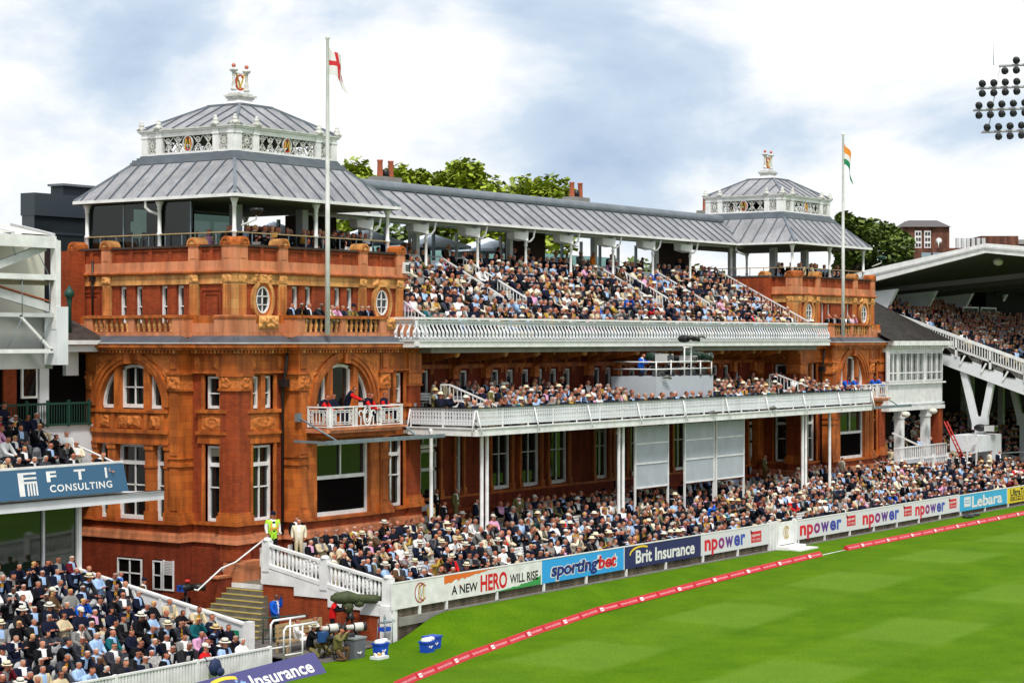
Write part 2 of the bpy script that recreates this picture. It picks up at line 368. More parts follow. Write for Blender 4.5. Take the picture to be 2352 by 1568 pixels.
mb = MB(); xs = [-90, -60, -40, -30]+[-24+.75*i for i in range(44)]+[10+2*i for i in range(50)]+[115, 140, 200]; ys = [-120, -80, -60, -45, -35]+[-30+.8*i for i in range(18)]+[-15.6+.35*i for i in range(18)]
vs = [(x, y, ground_z(x, y)) for y in ys for x in xs]; nx = len(xs)
mb.add(vs, [(j*nx+i, j*nx+i+1, (j+1)*nx+i+1, (j+1)*nx+i) for j in range(len(ys)-1) for i in range(nx-1)], GR, True)
tag(mb.build('grass_field'), kind='structure')
mb = MB(); mb.quad((-600, -600, -1.3), (900, -600, -1.3), (900, 900, -1.3), (-600, 900, -1.3), mat('far_ground', (.10, .12, .06), .95)); tag(mb.build('ground'), kind='structure')
mb = MB(); mb.poly([(-6.65, -10.35), (-5.3, -10.4), (-3.0, -9.3), (-1.5, -9.25), (-1.5, 3), (-6.65, 3)], -.93, -.885, ASPH, 'xy'); tag(mb.build('path'), kind='structure')

# ================================================================ PAVILION
W_, D_, L_ = 11.2, 9.6, 50.4          # tower width, depth, distance between the towers
pav = empty('pavilion', (0, 0, 0), 'long red brick and terracotta pavilion with two towers and grey metal roof', 'building')
def sash(f, s0, s1, z0, z1, d, cols=2, transom=None, arch=0, name='window', fw=.09, mid=None, op=False, pane=None):
    """white timber window: frame mesh (part) with a glass pane (sub-part)"""
    m = MB(f)
    m.box(s0, s0+fw, d-.06, d+.04, z0, z1, WHITE); m.box(s1-fw, s1, d-.06, d+.04, z0, z1, WHITE)
    m.box(s0+fw, s1-fw, d-.06, d+.05, z0, z0+fw*1.3, WHITE)
    if arch:
        n = 8; pts = []
        for i in range(n+1): t = i/n; pts.append((s0+.0+(s1-s0)*t, z1+arch*(1-(2*t-1)**2)))
        low = [(a, b-fw) for a, b in pts]
        for i in range(n):
            a, b, c, e_ = pts[i], pts[i+1], low[i+1], low[i]
            m.add([(a[0], d+.04, a[1]), (b[0], d+.04, b[1]), (c[0], d+.04, c[1]), (e_[0], d+.04, e_[1]), (a[0], d-.06, a[1]), (b[0], d-.06, b[1]), (c[0], d-.06, c[1]), (e_[0], d-.06, e_[1])],
                  [(0, 1, 2, 3), (2, 3, 7, 6), (0, 1, 5, 4)], WHITE)
    else: m.box(s0+fw, s1-fw, d-.06, d+.04, z1-fw, z1, WHITE)
    for i in range(1, cols): c = s0+(s1-s0)*i/cols; m.box(c-.025, c+.025, d-.04, d+.02, z0+fw, z1-fw+arch*.8, WHITE)
    for zt in ([transom] if transom and not isinstance(transom, (list, tuple)) else (transom or [])): m.box(s0+fw, s1-fw, d-.05, d+.045, zt-.08, zt+.08, WHITE)
    if mid: m.box(s0+fw, s1-fw, d-.04, d+.02, mid-.025, mid+.025, WHITE)
    fr = m.build(name, pav)
    g = MB(f); zt = z1+arch*.7 if arch else z1
    g.box(s0+.02, s1-.02, d-.10, d-.065, z0+.02, zt-.02, pane or GLASS); gl = g.build('pane', fr, (0, 0, 0)); 
    wr = random.Random(int(abs(s0*97+z0*31+s1*13)))
    if z1-z0 > 1.0 and s1-s0 > .5 and pane is None and wr.random() < .35:      # a blind drawn part way down behind the upper panes
        cu = MB(f); hh = (z1-z0)*wr.uniform(.08, .2); cu.box(s0+fw, s1-fw, d-.063, d-.060, z1-fw-hh, z1-fw, mat('cream_blind', (.30, .28, .22), .8)); cu.build('blind', fr, (0, 0, 0))
    return fr
def carved(m, s0, s1, z0, z1, d, mt, amp=.05, n=None, m2=None, seed=0, wreath=False):
    """carved relief panel as a displaced grid"""
    nx_ = n or max(6, int((s1-s0)/.06)); nz_ = max(6, int((z1-z0)/.06)); vs = []
    for j in range(nz_+1):
        for i in range(nx_+1):
            u = i/nx_; v = j/nz_; s = s0+(s1-s0)*u; z = z0+(z1-z0)*v; edge = min(1, 8*min(u, 1-u, v, 1-v))
            q = noise.noise(Vector((s*6+seed*3.1, z*6, seed*1.7)))
            k = abs(q)*1.6
            if wreath:
                r = sqrt(((u-.5)*2)**2+((v-.5)*2)**2); k = (.9 if abs(r-.62) < .16 else (.7 if r < .3 else .12))*(.6+.7*abs(q))
            vs.append((s, d+amp*k*edge, z))
    fs = [(j*(nx_+1)+i, j*(nx_+1)+i+1, (j+1)*(nx_+1)+i+1, (j+1)*(nx_+1)+i) for j in range(nz_) for i in range(nx_)]
    m.add(vs, fs, mt, True)
BAL = [(.06, 0), (.06, .05), (.035, .07), (.075, .20), (.085, .28), (.05, .42), (.04, .50), (.065, .53), (.065, .58)]
def stone_balustrade(f, s0, s1, d, z0, parent, n1=7):
    """terracotta balustrade: plinth, rail, square piers and two runs of vase balusters"""
    m = MB(f); th = .26; zb = z0+.22; zt = z0+.80
    m.box(s0, s1, d-th, d, z0, zb, PINK); m.box(s0-.05, s1+.05, d-th-.04, d+.05, zt, zt+.12, TERRA)
    mid = (s0+s1)/2; e1 = .48
    for a, b in ((s0, s0+e1), (mid-.17, mid+.17), (s1-e1, s1)): m.box(a, b, d-th+.01, d-.01, zb, zt, PINK)
    for a, b in ((s0+e1, mid-.17), (mid+.17, s1-e1)):
        for i in range(n1): c = a+(b-a)*(i+.5)/n1; m.lathe([(r*1.15, h*(zt-zb)/.58) for r, h in BAL], (c, d-th/2, zb), BUFF, 8)
    return m.build('balustrade', parent)
def facade(f, side):
    Wd = W_ if side == 'front' else D_; m = MB(f); T = MB(f)
    c = Wd/2
    # ---- lower storeys (plane of the recessed wall d=.42, corner piers d=.58, projecting bay d=1.22)
    lw0, lw1 = (-.6, Wd+.6); b0, b1 = (c-3.05, c+3.05) if side == 'front' else (c-2.85, c+2.85)
    # recessed brick walls, with openings left for windows
    for k, (a, b) in enumerate(((lw0, b0), (b1, lw1))):
        left = k == 0
        ws = (a+1.15, a+2.45) if left else (b-2.45, b-1.15)
        if side == 'left': ws = (a+1.0, a+1.85) if left else (b-1.85, b-1.0)
        w0, w1 = ws
        aw = a+.2 if left else a; bw = b if left else b-.2; m.box(aw, w0, .0, .42, 2.2, 10, BRICK); m.box(w1, bw, .0, .42, 2.2, 10, BRICK)
        m.box(w0, w1, .0, .42, 2.2, 3.05, BRICK); m.box(w0, w1, .0, .42, 6.2, 7.6, BRICK); m.box(w0, w1, .0, .42, 9.05, 10, TERRA)
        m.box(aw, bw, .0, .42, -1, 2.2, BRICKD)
        T.box(w0-.14, w0, .3, .50, 3.0, 6.25, TERRA); T.box(w1, w1+.14, .3, .50, 3.0, 6.25, TERRA)
        T.box(w0-.35, w1+.35, .3, .52, 6.25, 6.62, TERRA); T.box(w0-.42, w1+.42, .3, .60, 6.62, 6.74, TERRA)
        T.box(w0-.35, w1+.35, .3, .47, 6.74, 7.5, TERRA); carved(T, w0-.15, w1+.15, 6.82, 7.42, .475, CARVE, .09, seed=k, wreath=True)
        T.box(w0-.42, w1+.42, .3, .60, 7.5, 7.64, TERRA); T.box(w0-.42, w1+.42, .3, .56, 2.92, 3.04, TERRA)
        T.box(w0-.16, w0, .3, .50, 7.64, 9.05, TERRA); T.box(w1, w1+.16, .3, .50, 7.64, 9.05, TERRA)
        if side == 'front':
            mm = (w0+w1)/2; T.box(mm-.13, mm+.13, .15, .46, 7.64, 9.05, TERRA)
            sash(f, w0, mm-.13, 7.68, 9.0, .22, 1, mid=8.3); sash(f, mm+.13, w1, 7.68, 9.0, .22, 1, mid=8.3)
        else: sash(f, w0, w1, 7.68, 9.0, .22, 1, mid=8.3)
        sash(f, w0, w1, 3.06, 6.15, .22, 2 if side == 'front' else 1, transom=5.38, mid=4.45)
        # corner pier
        p0, p1 = (a, a+.92) if left else (b-.92, b)
        m.box(p0+.02, p1-.02, .3, .56, 3.45, 8.42, BRICK); m.box(p0+.02, p1-.02, .3, .58, -1, 1.5, BRICKD if side == 'left' else PINK); m.box(p0, p1, .3, .57, 1.5, 2.2, BRICK)
        for z0, z1, dd, mt in ((2.95, 3.1, .72, TERRA), (3.1, 3.34, .68, TERRA), (3.34, 3.48, .62, TERRA), (8.42, 8.5, .64, TERRA), (8.5, 9.0, .60, CARVE), (9.0, 9.14, .68, TERRA), (2.55, 2.95, .60, BRICK), (9.14, 9.9, .60, TERRA)):
            T.box(p0-(dd-.58), p1+(dd-.58), .3, dd, z0, z1, mt)
        carved(T, p0+.1, p1-.1, 8.5, 9.0, .6, CARVE, .10, seed=5+k)
        # frieze
        T.box(aw, bw, .3, .50, 9.15, 9.9, TERRA); carved(T, a+1.0, a+1.3, 9.3, 9.8, .5, CARVE, .07, seed=8); carved(T, b-.45, b-.15, 9.3, 9.8, .5, CARVE, .07, seed=9)
        T.box(aw, bw, .3, .605, 9.12, 9.2, TERRA)
    # ---- projecting bay with the great arch
    pd = 1.22; pw = .62; r0, r1 = 1.83, 2.28; zc = 7.72
    gw = 1.80 if side == 'front' else None
    m.box(b0, b1, .0, pd-.02, -1, 2.2, BRICKD); m.box(b0, b1, .0, pd-.02, 2.2, 3.0, BRICK)
    for p0, p1 in ((b0, b0+pw), (b1-pw, b1)):
        m.box(p0+.03, p1-.03, .0, pd-.02, 3.0, 9.9, TERRA)
        for z0, z1, dd in ((2.93, 3.05, .16), (3.05, 3.28, .11), (3.28, 3.42, .05), (5.28, 5.42, .04), (5.6, 5.66, .03), (8.38, 8.45, .05), (9.06, 9.16, .12)):
            T.box(p0-dd, p1+dd, .3, pd+dd, z0, z1, TERRA)
        T.box(p0, p1, .3, pd+.02, 8.45, 9.06, CARVE); carved(T, p0-.05, p1+.05, 8.45, 9.06, pd+.03, CARVE, .16, seed=3)
        # carved return of the capital
        T.box(p0+.12, p1-.12, .3, pd+.015, 3.5, 5.2, TERRA); T.box(p0+.12, p1-.12, .3, pd+.015, 5.75, 8.3, TERRA)
        T.box(p0+.14, p1-.14, .3, pd+.02, 9.3, 9.8, TERRA)
    ia, ib = b0+pw, b1-pw
    # spandrel and jambs round the arch
    n = 20; xs_ = [ia+(ib-ia)*i/40 for i in range(41)]
    def az(s): q = r1*r1-(s-c)**2; return zc+(sqrt(q) if q > 0 else 0)
    for i in range(40):
        a, b = xs_[i], xs_[i+1]; za, zb = az(a), az(b)
        T.add([(a, pd-.06, za), (b, pd-.06, zb), (b, pd-.06, 9.9), (a, pd-.06, 9.9)], [(0, 1, 2, 3)], CARVE)
    for sg in (-1, 1):
        q0, q1 = (c-r1+.15, c-1.2) if sg < 0 else (c+1.2, c+r1-.15); vs = []; nn = 18
        for j in range(nn+1):
            for i in range(nn+1):
                s = q0+(q1-q0)*i/nn; zb_ = az(s)+.04; z = zb_+(9.86-zb_)*j/nn; e_ = min(1, 6*min(i/nn, 1-i/nn, j/nn, 1-j/nn))
                vs.append((s, pd-.055+.09*e_*abs(noise.noise(Vector((s*6, z*6, sg*2))))*1.7, z))
        T.add(vs, [(j*(nn+1)+i, j*(nn+1)+i+1, (j+1)*(nn+1)+i+1, (j+1)*(nn+1)+i) for j in range(nn) for i in range(nn)], CARVE, True)
    # archivolt in two orders
    for (ra, rb, dd) in ((r0, r0+.16, pd-.03), (r0+.16, r1-.10, pd+.03), (r1-.10, r1, pd+.07)):
        n = 28; vs = []
        for i in range(n+1):
            t = pi*i/n; cc, ss = cos(t), sin(t)
            vs += [(c+ra*cc, dd, zc+ra*ss), (c+rb*cc, dd, zc+rb*ss), (c+rb*cc, .3, zc+rb*ss), (c+ra*cc, .3, zc+ra*ss)]
        fs = []
        for i in range(n):
            for k in range(4): fs.append((i*4+k, i*4+(k+1) % 4, i*4+4+(k+1) % 4, i*4+4+k))
        T.add(vs, fs, TERRA)
    T.box(c-.17, c+.17, .5, pd+.16, zc+r0-.05, zc+r1+.08, TERRA); T.box(c-.23, c+.23, .5, pd+.2, zc+r1+.06, zc+r1+.14, TERRA)
    T.box(ia, c-r0, .3, pd-.03, 7.5, zc, TERRA); T.box(c+r0, ib, .3, pd-.03, 7.5, zc, TERRA)
    # back of arch: dark glazing, terracotta mullions, white frames
    g = MB(f); pts = [(c+(r0+.04)*cos(pi*i/20), zc-.1+(r0+.04)*sin(pi*i/20)) for i in range(21)]
    g.add([(a, .80, b) for a, b in pts], [tuple(range(21))], GLASS)
    gp = g.build('arch_glazing', pav)
    mw = .70
    for sg in (-1, 1):
        a, b = (c-mw-.33, c-mw) if sg < 0 else (c+mw, c+mw+.33); zt = zc+sqrt(r0*r0-(mw+.15)**2)
        T.box(a, b, .78, 1.10, 7.55, zt+.03, TERRA)
        wf = MB(f); q0 = mw+.33
        p_ = [(c+sg*(r0-.05)*cos(t), zc+(r0-.05)*sin(t)) for t in [math.acos(min(1, (q0+.02)/(r0-.05)))*i/8 for i in range(9)]]
        wf.ribbon(p_, .10, .81, .93, WHITE); wf.box(min(c+sg*q0, c+sg*(q0+.10)), max(c+sg*q0, c+sg*(q0+.10)), .81, .93, zc-.1, p_[-1][1], WHITE)
        wf.box(min(c+sg*q0, c+sg*(r0-.05)), max(c+sg*q0, c+sg*(r0-.05)), .81, .95, zc-.08, zc+.06, WHITE); wf.build('window', pav)
    if side == 'left': sash(f, c-mw, c+mw, zc-.06, zc+1.62, .86, 2, arch=.13, mid=zc+.80, fw=.12)
    else: # tall open door onto the balcony
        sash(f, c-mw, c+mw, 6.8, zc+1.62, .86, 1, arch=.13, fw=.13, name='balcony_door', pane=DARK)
    # apron with carved panels
    T.box(ia-.02, ib+.02, .3, pd-.04, 6.78, 7.5, TERRA); T.box(ia, ib, .3, pd+.08, 7.47, 7.6, TERRA); T.box(ia, ib, .3, pd+.10, 6.62, 6.78, TERRA); T.box(ia, ib, .3, pd-.02, 6.2, 6.62, TERRA); T.box(ia, ib, .3, pd+.04, 6.16, 6.24, TERRA)
    for a, b, sd_ in ((c-1.75, c-1.2, 1), (c-.62, c+.62, 2), (c+1.2, c+1.75, 3)):
        if side == 'left': T.box(a-.08, b+.08, .3, pd+.0, 6.84, 7.42, TERRA); carved(T, a, b, 6.9, 7.36, pd+.005, CARVE, .10, seed=sd_)
    for s in (c-.97, c+.97, c-1.9, c+1.9): T.box(s-.12, s+.12, .3, pd+.03, 6.78, 7.47, TERRA)
    # ground-floor windows of the bay
    if side == 'front':
        m.box(ia, c-gw, .0, pd-.06, 3.0, 6.2, TERRA); m.box(c+gw, ib, .0, pd-.06, 3.0, 6.2, TERRA)
        fr = sash(f, c-gw, c+gw, 3.02, 6.16, .92, 1, transom=4.66, fw=.14); ow = MB(f); ow.box(c-gw+.13, c+gw-.13, .86, .90, 3.1, 4.58, DARK); ow.build('dark_opening_sheet', fr, (0, 0, 0))  # black sheet paints the unlit room behind the open lower half
        q = MB(f); q.box(c-.03, c+.03, .90, .96, 4.74, 6.1, WHITE); q.build('glazing_bar', fr, (0, 0, 0))
        T.box(c-gw-.1, c+gw+.1, .3, pd+.06, 2.9, 3.03, TERRA)
    else:
        for a, b in ((ia, c-1.95), (c-1.32, c-.86), (c+.86, c+1.32), (c+1.95, ib)):
            m.box(a, b, .0, pd-.05, 3.0, 6.2, TERRA)
            T.box(a-.03, b+.03, .3, pd-.0, 5.95, 6.16, TERRA); T.box(a-.03, b+.03, .3, pd+.0, 3.0, 3.4, TERRA); T.box(a-.03, b+.03, .3, pd-.01, 5.2, 5.3, TERRA)
        sash(f, c-1.95, c-1.32, 3.02, 6.16, .86, 1, transom=5.38, mid=4.45, fw=.11); sash(f, c-.86, c+.86, 3.02, 6.16, .86, 2, transom=5.38, mid=4.45, fw=.13); sash(f, c+1.32, c+1.95, 3.02, 6.16, .86, 1, transom=5.38, mid=4.45, fw=.11)
        for a, b in ((c-1.9, c-1.4), (c-.75, c+.65)):
            T.box(a-.03, b+.03, .3, pd-.005, .15, 1.45, DARK); sash(f, a, b, .2, 1.4, pd+.03, 1 if b-a < 1 else 2, mid=.8, fw=.045)
        lv = MB(f)
        for i in range(9): lv.box(c-2.62+.12, c-2.62+.62, pd-.02, pd+.03, .85+i*.065, .85+i*.065+.04, WHITE)
        lv.box(c-2.55, c-2.5, pd-.02, pd+.04, .2, 1.45, WHITE); lv.box(c-2.0, c-1.95, pd-.02, pd+.04, .2, 1.45, WHITE); lv.box(c-2.5, c-2.0, pd-.02, pd+.0, .2, .85, DARK); lv.box(c-2.5, c-2.0, pd-.02, pd+.03, .2, .27, WHITE)
        lv.build('louvred_vent', pav)
    # sill course, band course, plinth all along
    for (a, b, dd) in ((lw0, b0, .42), (b1, lw1, .42), (b0, b1, pd)):
        for z0, z1, ex, mt in ((2.20, 2.28, .10, PINK), (2.28, 2.50, .07, PINK), (2.50, 2.58, .03, PINK), (2.90, 2.97, .10, TERRA)):
            T.box(a-(0.0 if dd < 1 else ex), b+(0.0 if dd < 1 else ex), .2, dd+ex, z0, z1, mt)
        if side == 'left': T.box(a, b, .2, dd+.12, -1, -.1, BRICKD)
    for (p0, p1) in ((lw0, lw0+.92), (lw1-.92, lw1)):
        for z0, z1, ex in ((2.20, 2.28, .10), (2.28, 2.50, .07), (2.50, 2.58, .03)): T.box(p0-ex, p1+ex, .2, .58+ex, z0, z1, PINK)
    # ---- main cornice with dentils, lead apron
    def course(z0, z1, ex, mt, lo=True):
        for (a, b, dd) in ((lw0, b0, .58), (b1, lw1, .58), (b0, b1, pd)):
            ea = ex if (dd > 1 or a == lw0) else 0; eb = ex if (dd > 1 or b == lw1) else 0
            T.box(a-ea, b+eb, .0, dd+ex, z0, z1, mt)
    course(9.9, 9.98, .06, TERRA); course(10.08, 10.18, .30, TERRA); course(10.18, 10.34, .42, TERRA); course(9.98, 10.08, .12, TERRA); course(10.34, 10.39, .46, GREYST)
    for (a, b, dd) in ((lw0-.2, b0, .58), (b1, lw1+.2, .58), (b0, b1, pd)):
        k = int((b-a)/.2)
        for i in range(k): s = a+(b-a)*(i+.5)/k; T.box(s-.05, s+.05, dd+.08, dd+.24, 9.95, 10.08, TERRA if i % 5 else BUFF)
    for (a, b, dd) in ((lw0, b0, .58), (b1, lw1, .58), (b0, b1, pd)):
        e1 = .4 if dd > 1 or a == lw0 else 0; e2 = .4 if dd > 1 or b == lw1 else 0
        T.add([(a-e1, dd+.4, 10.39), (b+e2, dd+.4, 10.39), (b, dd-.1, 10.66), (a, dd-.1, 10.66), (a, 0, 10.39), (b, 0, 10.39)], [(0, 1, 2, 3), (0, 3, 4), (1, 5, 2)], LEAD)
    # ---- parapet above the cornice: solid ends with balustraded balcony over the bay
    for (a, b) in ((lw0+.35, b0), (b1, lw1-.35)):
        first = a < c
        T.box(-.397 if first else a-.06, b+.06 if first else b, .0, .40, 10.6, 11.18, PINK); T.box(-.357 if first else a-.06, b+.06 if first else b, .0, .36, 11.18, 11.5, TERRA)
        if first: T.box(-.457, .75, .0, .46, 10.62, 11.52, PINK); T.box(-.497, .79, .0, .50, 11.38, 11.46, TERRA)
    stone_balustrade(f, b0+.05, b1-.05, 1.12, 10.60, pav)
    T.box(b0+.06, b0+.30, 0, .85, 10.6, 11.40, PINK); T.box(b1-.30, b1-.06, 0, .85, 10.6, 11.40, PINK); T.box(b0+.02, b0+.34, 0, .83, 11.40, 11.52, TERRA); T.box(b1-.34, b1-.02, 0, .83, 11.40, 11.52, TERRA); T.box(b0+.1, b1-.1, 0, 1.0, 10.4, 10.62, LEAD)
    # ---- upper storey
    pier = [.34, 2.2 if side == 'left' else 2.85, (D_-2.3) if side == 'left' else W_-3.0, Wd-.34]
    ov = [] if side == 'left' else [1.6, W_-1.65]
    wn = [(pier[1]+.25+.42, .42), (pier[1]+.25+1.36, .42), (pier[2]-.25-1.36-.42, .42), (pier[2]-.25-.42-.42, .42)]
    if side == 'front': wn = [(3.55, .45), (4.4, .45), (6.35, .45), (7.2, .45)]
    edges = sorted([0, Wd]+[v for a, w in wn for v in (a, a+w)])
    holes = {(a, a+w) for a, w in wn}
    for a, b in zip(edges[:-1], edges[1:]):
        if (a, b) in holes: m.box(a, b, -.3, 0, 10.5, 11.2, BRICK); m.box(a, b, -.3, 0, 12.78, 13, BRICK)
        else: m.box(a, b, -.3, 0, 10.5, 13, BRICK)
    for a, w in wn: sash(f, a, a+w, 11.2, 12.76, -.18, 1, mid=11.9, fw=.10)
    m.box(0, Wd, -.25, 0, 13, 14.36, BRICK)
    T.box(-.057, Wd+.02, -.2, .06, 12.84, 13.26, BUFF)
    for z0, z1, ex, mt in ((12.80, 12.86, .09, BUFF), (13.20, 13.27, .12, TERRA), (13.27, 13.33, .20, TERRA), (13.33, 13.40, .14, PINK), (13.40, 13.76, .07, PINK), (14.33, 14.42, .12, mat('dark_coping', (.05, .03, .022), .8, var=.3))):
        T.box(-(ex-.003), Wd+ex, -.25, ex, z0, z1, mt)
    # brick panels of the parapet, sunk between raised ribs
    for i in range(3):
        a, b = pier[i]+.3, pier[i+1]-.3; k = 2 if i != 1 else 4
        for j in range(k):
            q0 = a+(b-a)*j/k+.1; q1 = a+(b-a)*(j+1)/k-.1
            for x0, x1, z0, z1 in ((q0, q1, 14.2, 14.26), (q0-.1, q0, 13.76, 14.33), (q1, q1+.1, 13.76, 14.33)): T.box(x0, x1, -.1, .055, z0, z1, BRICK)
    for s in pier:
        hw = .27; fs_ = s < .5
        c0 = (lambda q, dd: -(dd-.003) if fs_ else q)
        T.box(c0(s-hw, .15), s+hw, -.1, .15, 13.3, 14.45, PINK); T.box(s-hw+.12, s+hw-.12, -.1, .17, 13.85, 14.2, PINK)
        # half-round cap
        n = 12; rr = .30; pts = [(s+rr*cos(pi*i/n), 14.44+rr*sin(pi*i/n)) for i in range(n+1)]
        T.poly(pts, -.45, .22, BUFF if s > .5 and s < Wd-.5 else TERRA); 
        pts2 = [(s+rr*.62*cos(pi*i/n), 14.46+rr*.62*sin(pi*i/n)) for i in range(n+1)]
        T.ribbon(pts2, .05, .22, .255, TERRA); T.box(c0(s-hw-.06, .20), s+hw+.06, -.4, .20, 14.36, 14.46, TERRA)
        # fluted pilaster and capital
        T.box(c0(s-.24, .10), s+.24, -.1, .10, 11.4, 12.84, BUFF)
        for i in range(5): x = s-.18+i*.09; T.box(x-.012, x+.012, .1, .118, 11.5, 12.75, TERRA)
        T.box(c0(s-.26, .13), s+.26, -.1, .13, 12.86, 13.2, BUFF); carved(T, s-.24, s+.24, 12.88, 13.18, .13, CARVEB, .08, seed=int(s*7))
    if side == 'left':
        for a, b in ((.75, 1.8), (7.75, 8.85)):
            T.ribbon([(a, 11.5), (a, 12.55), (b, 12.55), (b, 11.5)], .07, -.05, .05, BRICKD); T.ribbon([(a+.18, 11.5), (a+.18, 12.38), (b-.18, 12.38), (b-.18, 11.5)], .06, -.05, .04, BRICKD)
    for s in ov:  # oval windows in carved surrounds
        for ra, w, d0, d1, mt in ((1.0, .16, -.1, .16, BUFF), (.80, .12, -.1, .10, TERRA)):
            T.ribbon([(s+.60*ra*cos(2*pi*i/28), 12.15+.78*ra*sin(2*pi*i/28)) for i in range(28)], w, d0, d1, mt, closed=True)
        g = MB(f); g.add([(s+.45*cos(2*pi*i/24), .02, 12.15+.6*sin(2*pi*i/24)) for i in range(24)], [tuple(range(24))], GLASS)
        wf = MB(f); wf.ribbon([(s+.40*cos(2*pi*i/24), 12.15+.55*sin(2*pi*i/24)) for i in range(24)], .09, .02, .09, WHITE, closed=True)
        wf.box(s-.02, s+.02, .02, .07, 11.65, 12.65, WHITE)
        for z in (11.95, 12.3): wf.box(s-.4, s+.4, .02, .07, z-.02, z+.02, WHITE)
        w_ = wf.build('window', pav); g.build('pane', w_, (0, 0, 0))
        carved(T, s-.65, s+.65, 12.84, 13.24, .06, CARVEB, .20, seed=21); carved(T, s-.62, s+.62, 10.95, 11.5, .42, CARVEB, .20, seed=22)
        T.box(s-.25, s+.25, 0, .2, 12.85, 13.15, CARVEB)
    return m, T
def lantern(X0):
    """the upper roof stage: eaves roof, white pierced lantern, cap roof and monogram finial"""
    e_ = -.10; x0, x1, y0, y1 = X0-e_, X0+W_+e_, -e_, D_+e_
    fx0, fx1, fy0, fy1 = X0+2.0, X0+9.25, 1.85, 7.85; ze, zf = 16.5, 18.15
    m = MB()
    m.add([(x0, y0, ze), (x1, y0, ze), (x1, y1, ze), (x0, y1, ze), (fx0, fy0, zf), (fx1, fy0, zf), (fx1, fy1, zf), (fx0, fy1, zf)], [(0, 1, 5, 4), (1, 2, 6, 5), (2, 3, 7, 6), (3, 0, 4, 7)], ROOF)
    lx0, lx1, ly0, ly1 = X0+2.35, X0+9.0, 2.15, 7.55; zl = 18.5
    # rounded lead roll at the head of the slope
    for (ax, bx, ay, by, za, zb) in ((fx0-.08, fx1+.08, fy0-.08, fy1+.08, 18.12, 18.24), (fx0-.02, fx1+.02, fy0-.02, fy1+.02, 18.24, 18.34), (fx0+.12, fx1-.12, fy0+.12, fy1-.12, 18.34, 18.44), (lx0-.10, lx1+.1, ly0-.1, ly1+.1, 18.44, 18.52)):
        m.box(ax, bx, ay, by, za, zb, ROOFB)
    tx0, tx1, ty0, ty1 = X0+4.65, X0+6.65, 3.95, 5.75; zt = 20.82; zc_ = 19.62
    cx0, cx1, cy0, cy1 = lx0-.15, lx1+.15, ly0-.15, ly1+.15
    m.add([(cx0, cy0, zc_), (cx1, cy0, zc_), (cx1, cy1, zc_), (cx0, cy1, zc_), (tx0, ty0, zt), (tx1, ty0, zt), (tx1, ty1, zt), (tx0, ty1, zt)], [(0, 1, 5, 4), (1, 2, 6, 5), (2, 3, 7, 6), (3, 0, 4, 7), (4, 5, 6, 7)], ROOF)
    m.box(tx0-.08, tx1+.08, ty0-.08, ty1+.08, zt-.02, zt+.06, ROOFB)
    # standing seams (run straight up each slope, cut at the hips)
    def seams(ax0, ax1, ay0, ay1, az, bx0, bx1, by0, by1, bz, sp):
        for (p, q, lo, hi, fx) in (('x', 'y', ax0, ax1, 0), ('y', 'x', ay0, ay1, 1)):
            for side_ in (0, 1):
                n = int((hi-lo)/sp)
                for i in range(n+1):
                    v = lo+(hi-lo)*(i+.5)/(n+1)
                    if p == 'x': e0, e1, t0, t1, g0, g1 = ax0, ax1, bx0, bx1, (ay0 if not side_ else ay1), (by0 if not side_ else by1)
                    else: e0, e1, t0, t1, g0, g1 = ay0, ay1, by0, by1, (ax0 if not side_ else ax1), (bx0 if not side_ else bx1)
                    k = 1.0
                    if v < t0: k = (v-e0)/(t0-e0)
                    if v > t1: k = (e1-v)/(e1-t1)
                    if k < .06: continue
                    a = (v, g0, az); b = (v, g0+(g1-g0)*k, az+(bz-az)*k)
                    if p == 'y': a = (a[1], a[0], a[2]); b = (b[1], b[0], b[2])
                    m.bar(a, b, .055, .10, SEAM)
        for (a, b) in (((ax0, ay0), (bx0, by0)), ((ax1, ay0), (bx1, by0)), ((ax0, ay1), (bx0, by1)), ((ax1, ay1), (bx1, by1))):
            m.bar((*a, az), (*b, bz), .14, .14, ROOFB)
    seams(x0, x1, y0, y1, ze, fx0, fx1, fy0, fy1, zf, .90); seams(cx0, cx1, cy0, cy1, zc_, tx0, tx1, ty0, ty1, zt, .95)
    roof = m.build('tower_roof', pav)
    g = MB()
    for (a, b) in (((x0, y0), (x1, y0)), ((x1, y0), (x1, y1)), ((x0, y0), (x0, y1)), ((x0, y1), (x1, y1))): g.bar((*a, ze-.06), (*b, ze-.06), .16, .13, WHITE)
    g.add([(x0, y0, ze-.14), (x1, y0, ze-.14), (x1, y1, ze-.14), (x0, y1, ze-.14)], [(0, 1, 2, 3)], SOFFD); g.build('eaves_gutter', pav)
    # lantern walls
    la = MB()
    def run(f, s0, s1, c0):
        la.fr = f
        n_ = [s0, s0+(s1-s0)*.19, s1-(s1-s0)*.19, s1]; pw = .17
        la.box(s0-.05, s1+.05, -.1, .07, zl, zl+.10, WHITE); la.box(s0-.05, s1+.05, -.1, .06, zl+.80, zl+1.0, WHITE); la.box(s0-.12, s1+.12, -.1, .14, zl+1.0, zl+1.07, WHITE); la.box(s0-.16, s1+.16, -.1, .20, zl+1.07, zl+1.13, IRON)
        for s in (s0+pw, n_[1], n_[2], s1-pw):
            la.box(s-pw, s+pw, -.1, .10, zl, zl+1.0, WHITE); la.box(s-pw-.03, s+pw+.03, -.1, .13, zl+.78, zl+.84, WHITE)
        pan = MB(f)
        cz = zl+.45; h = .33
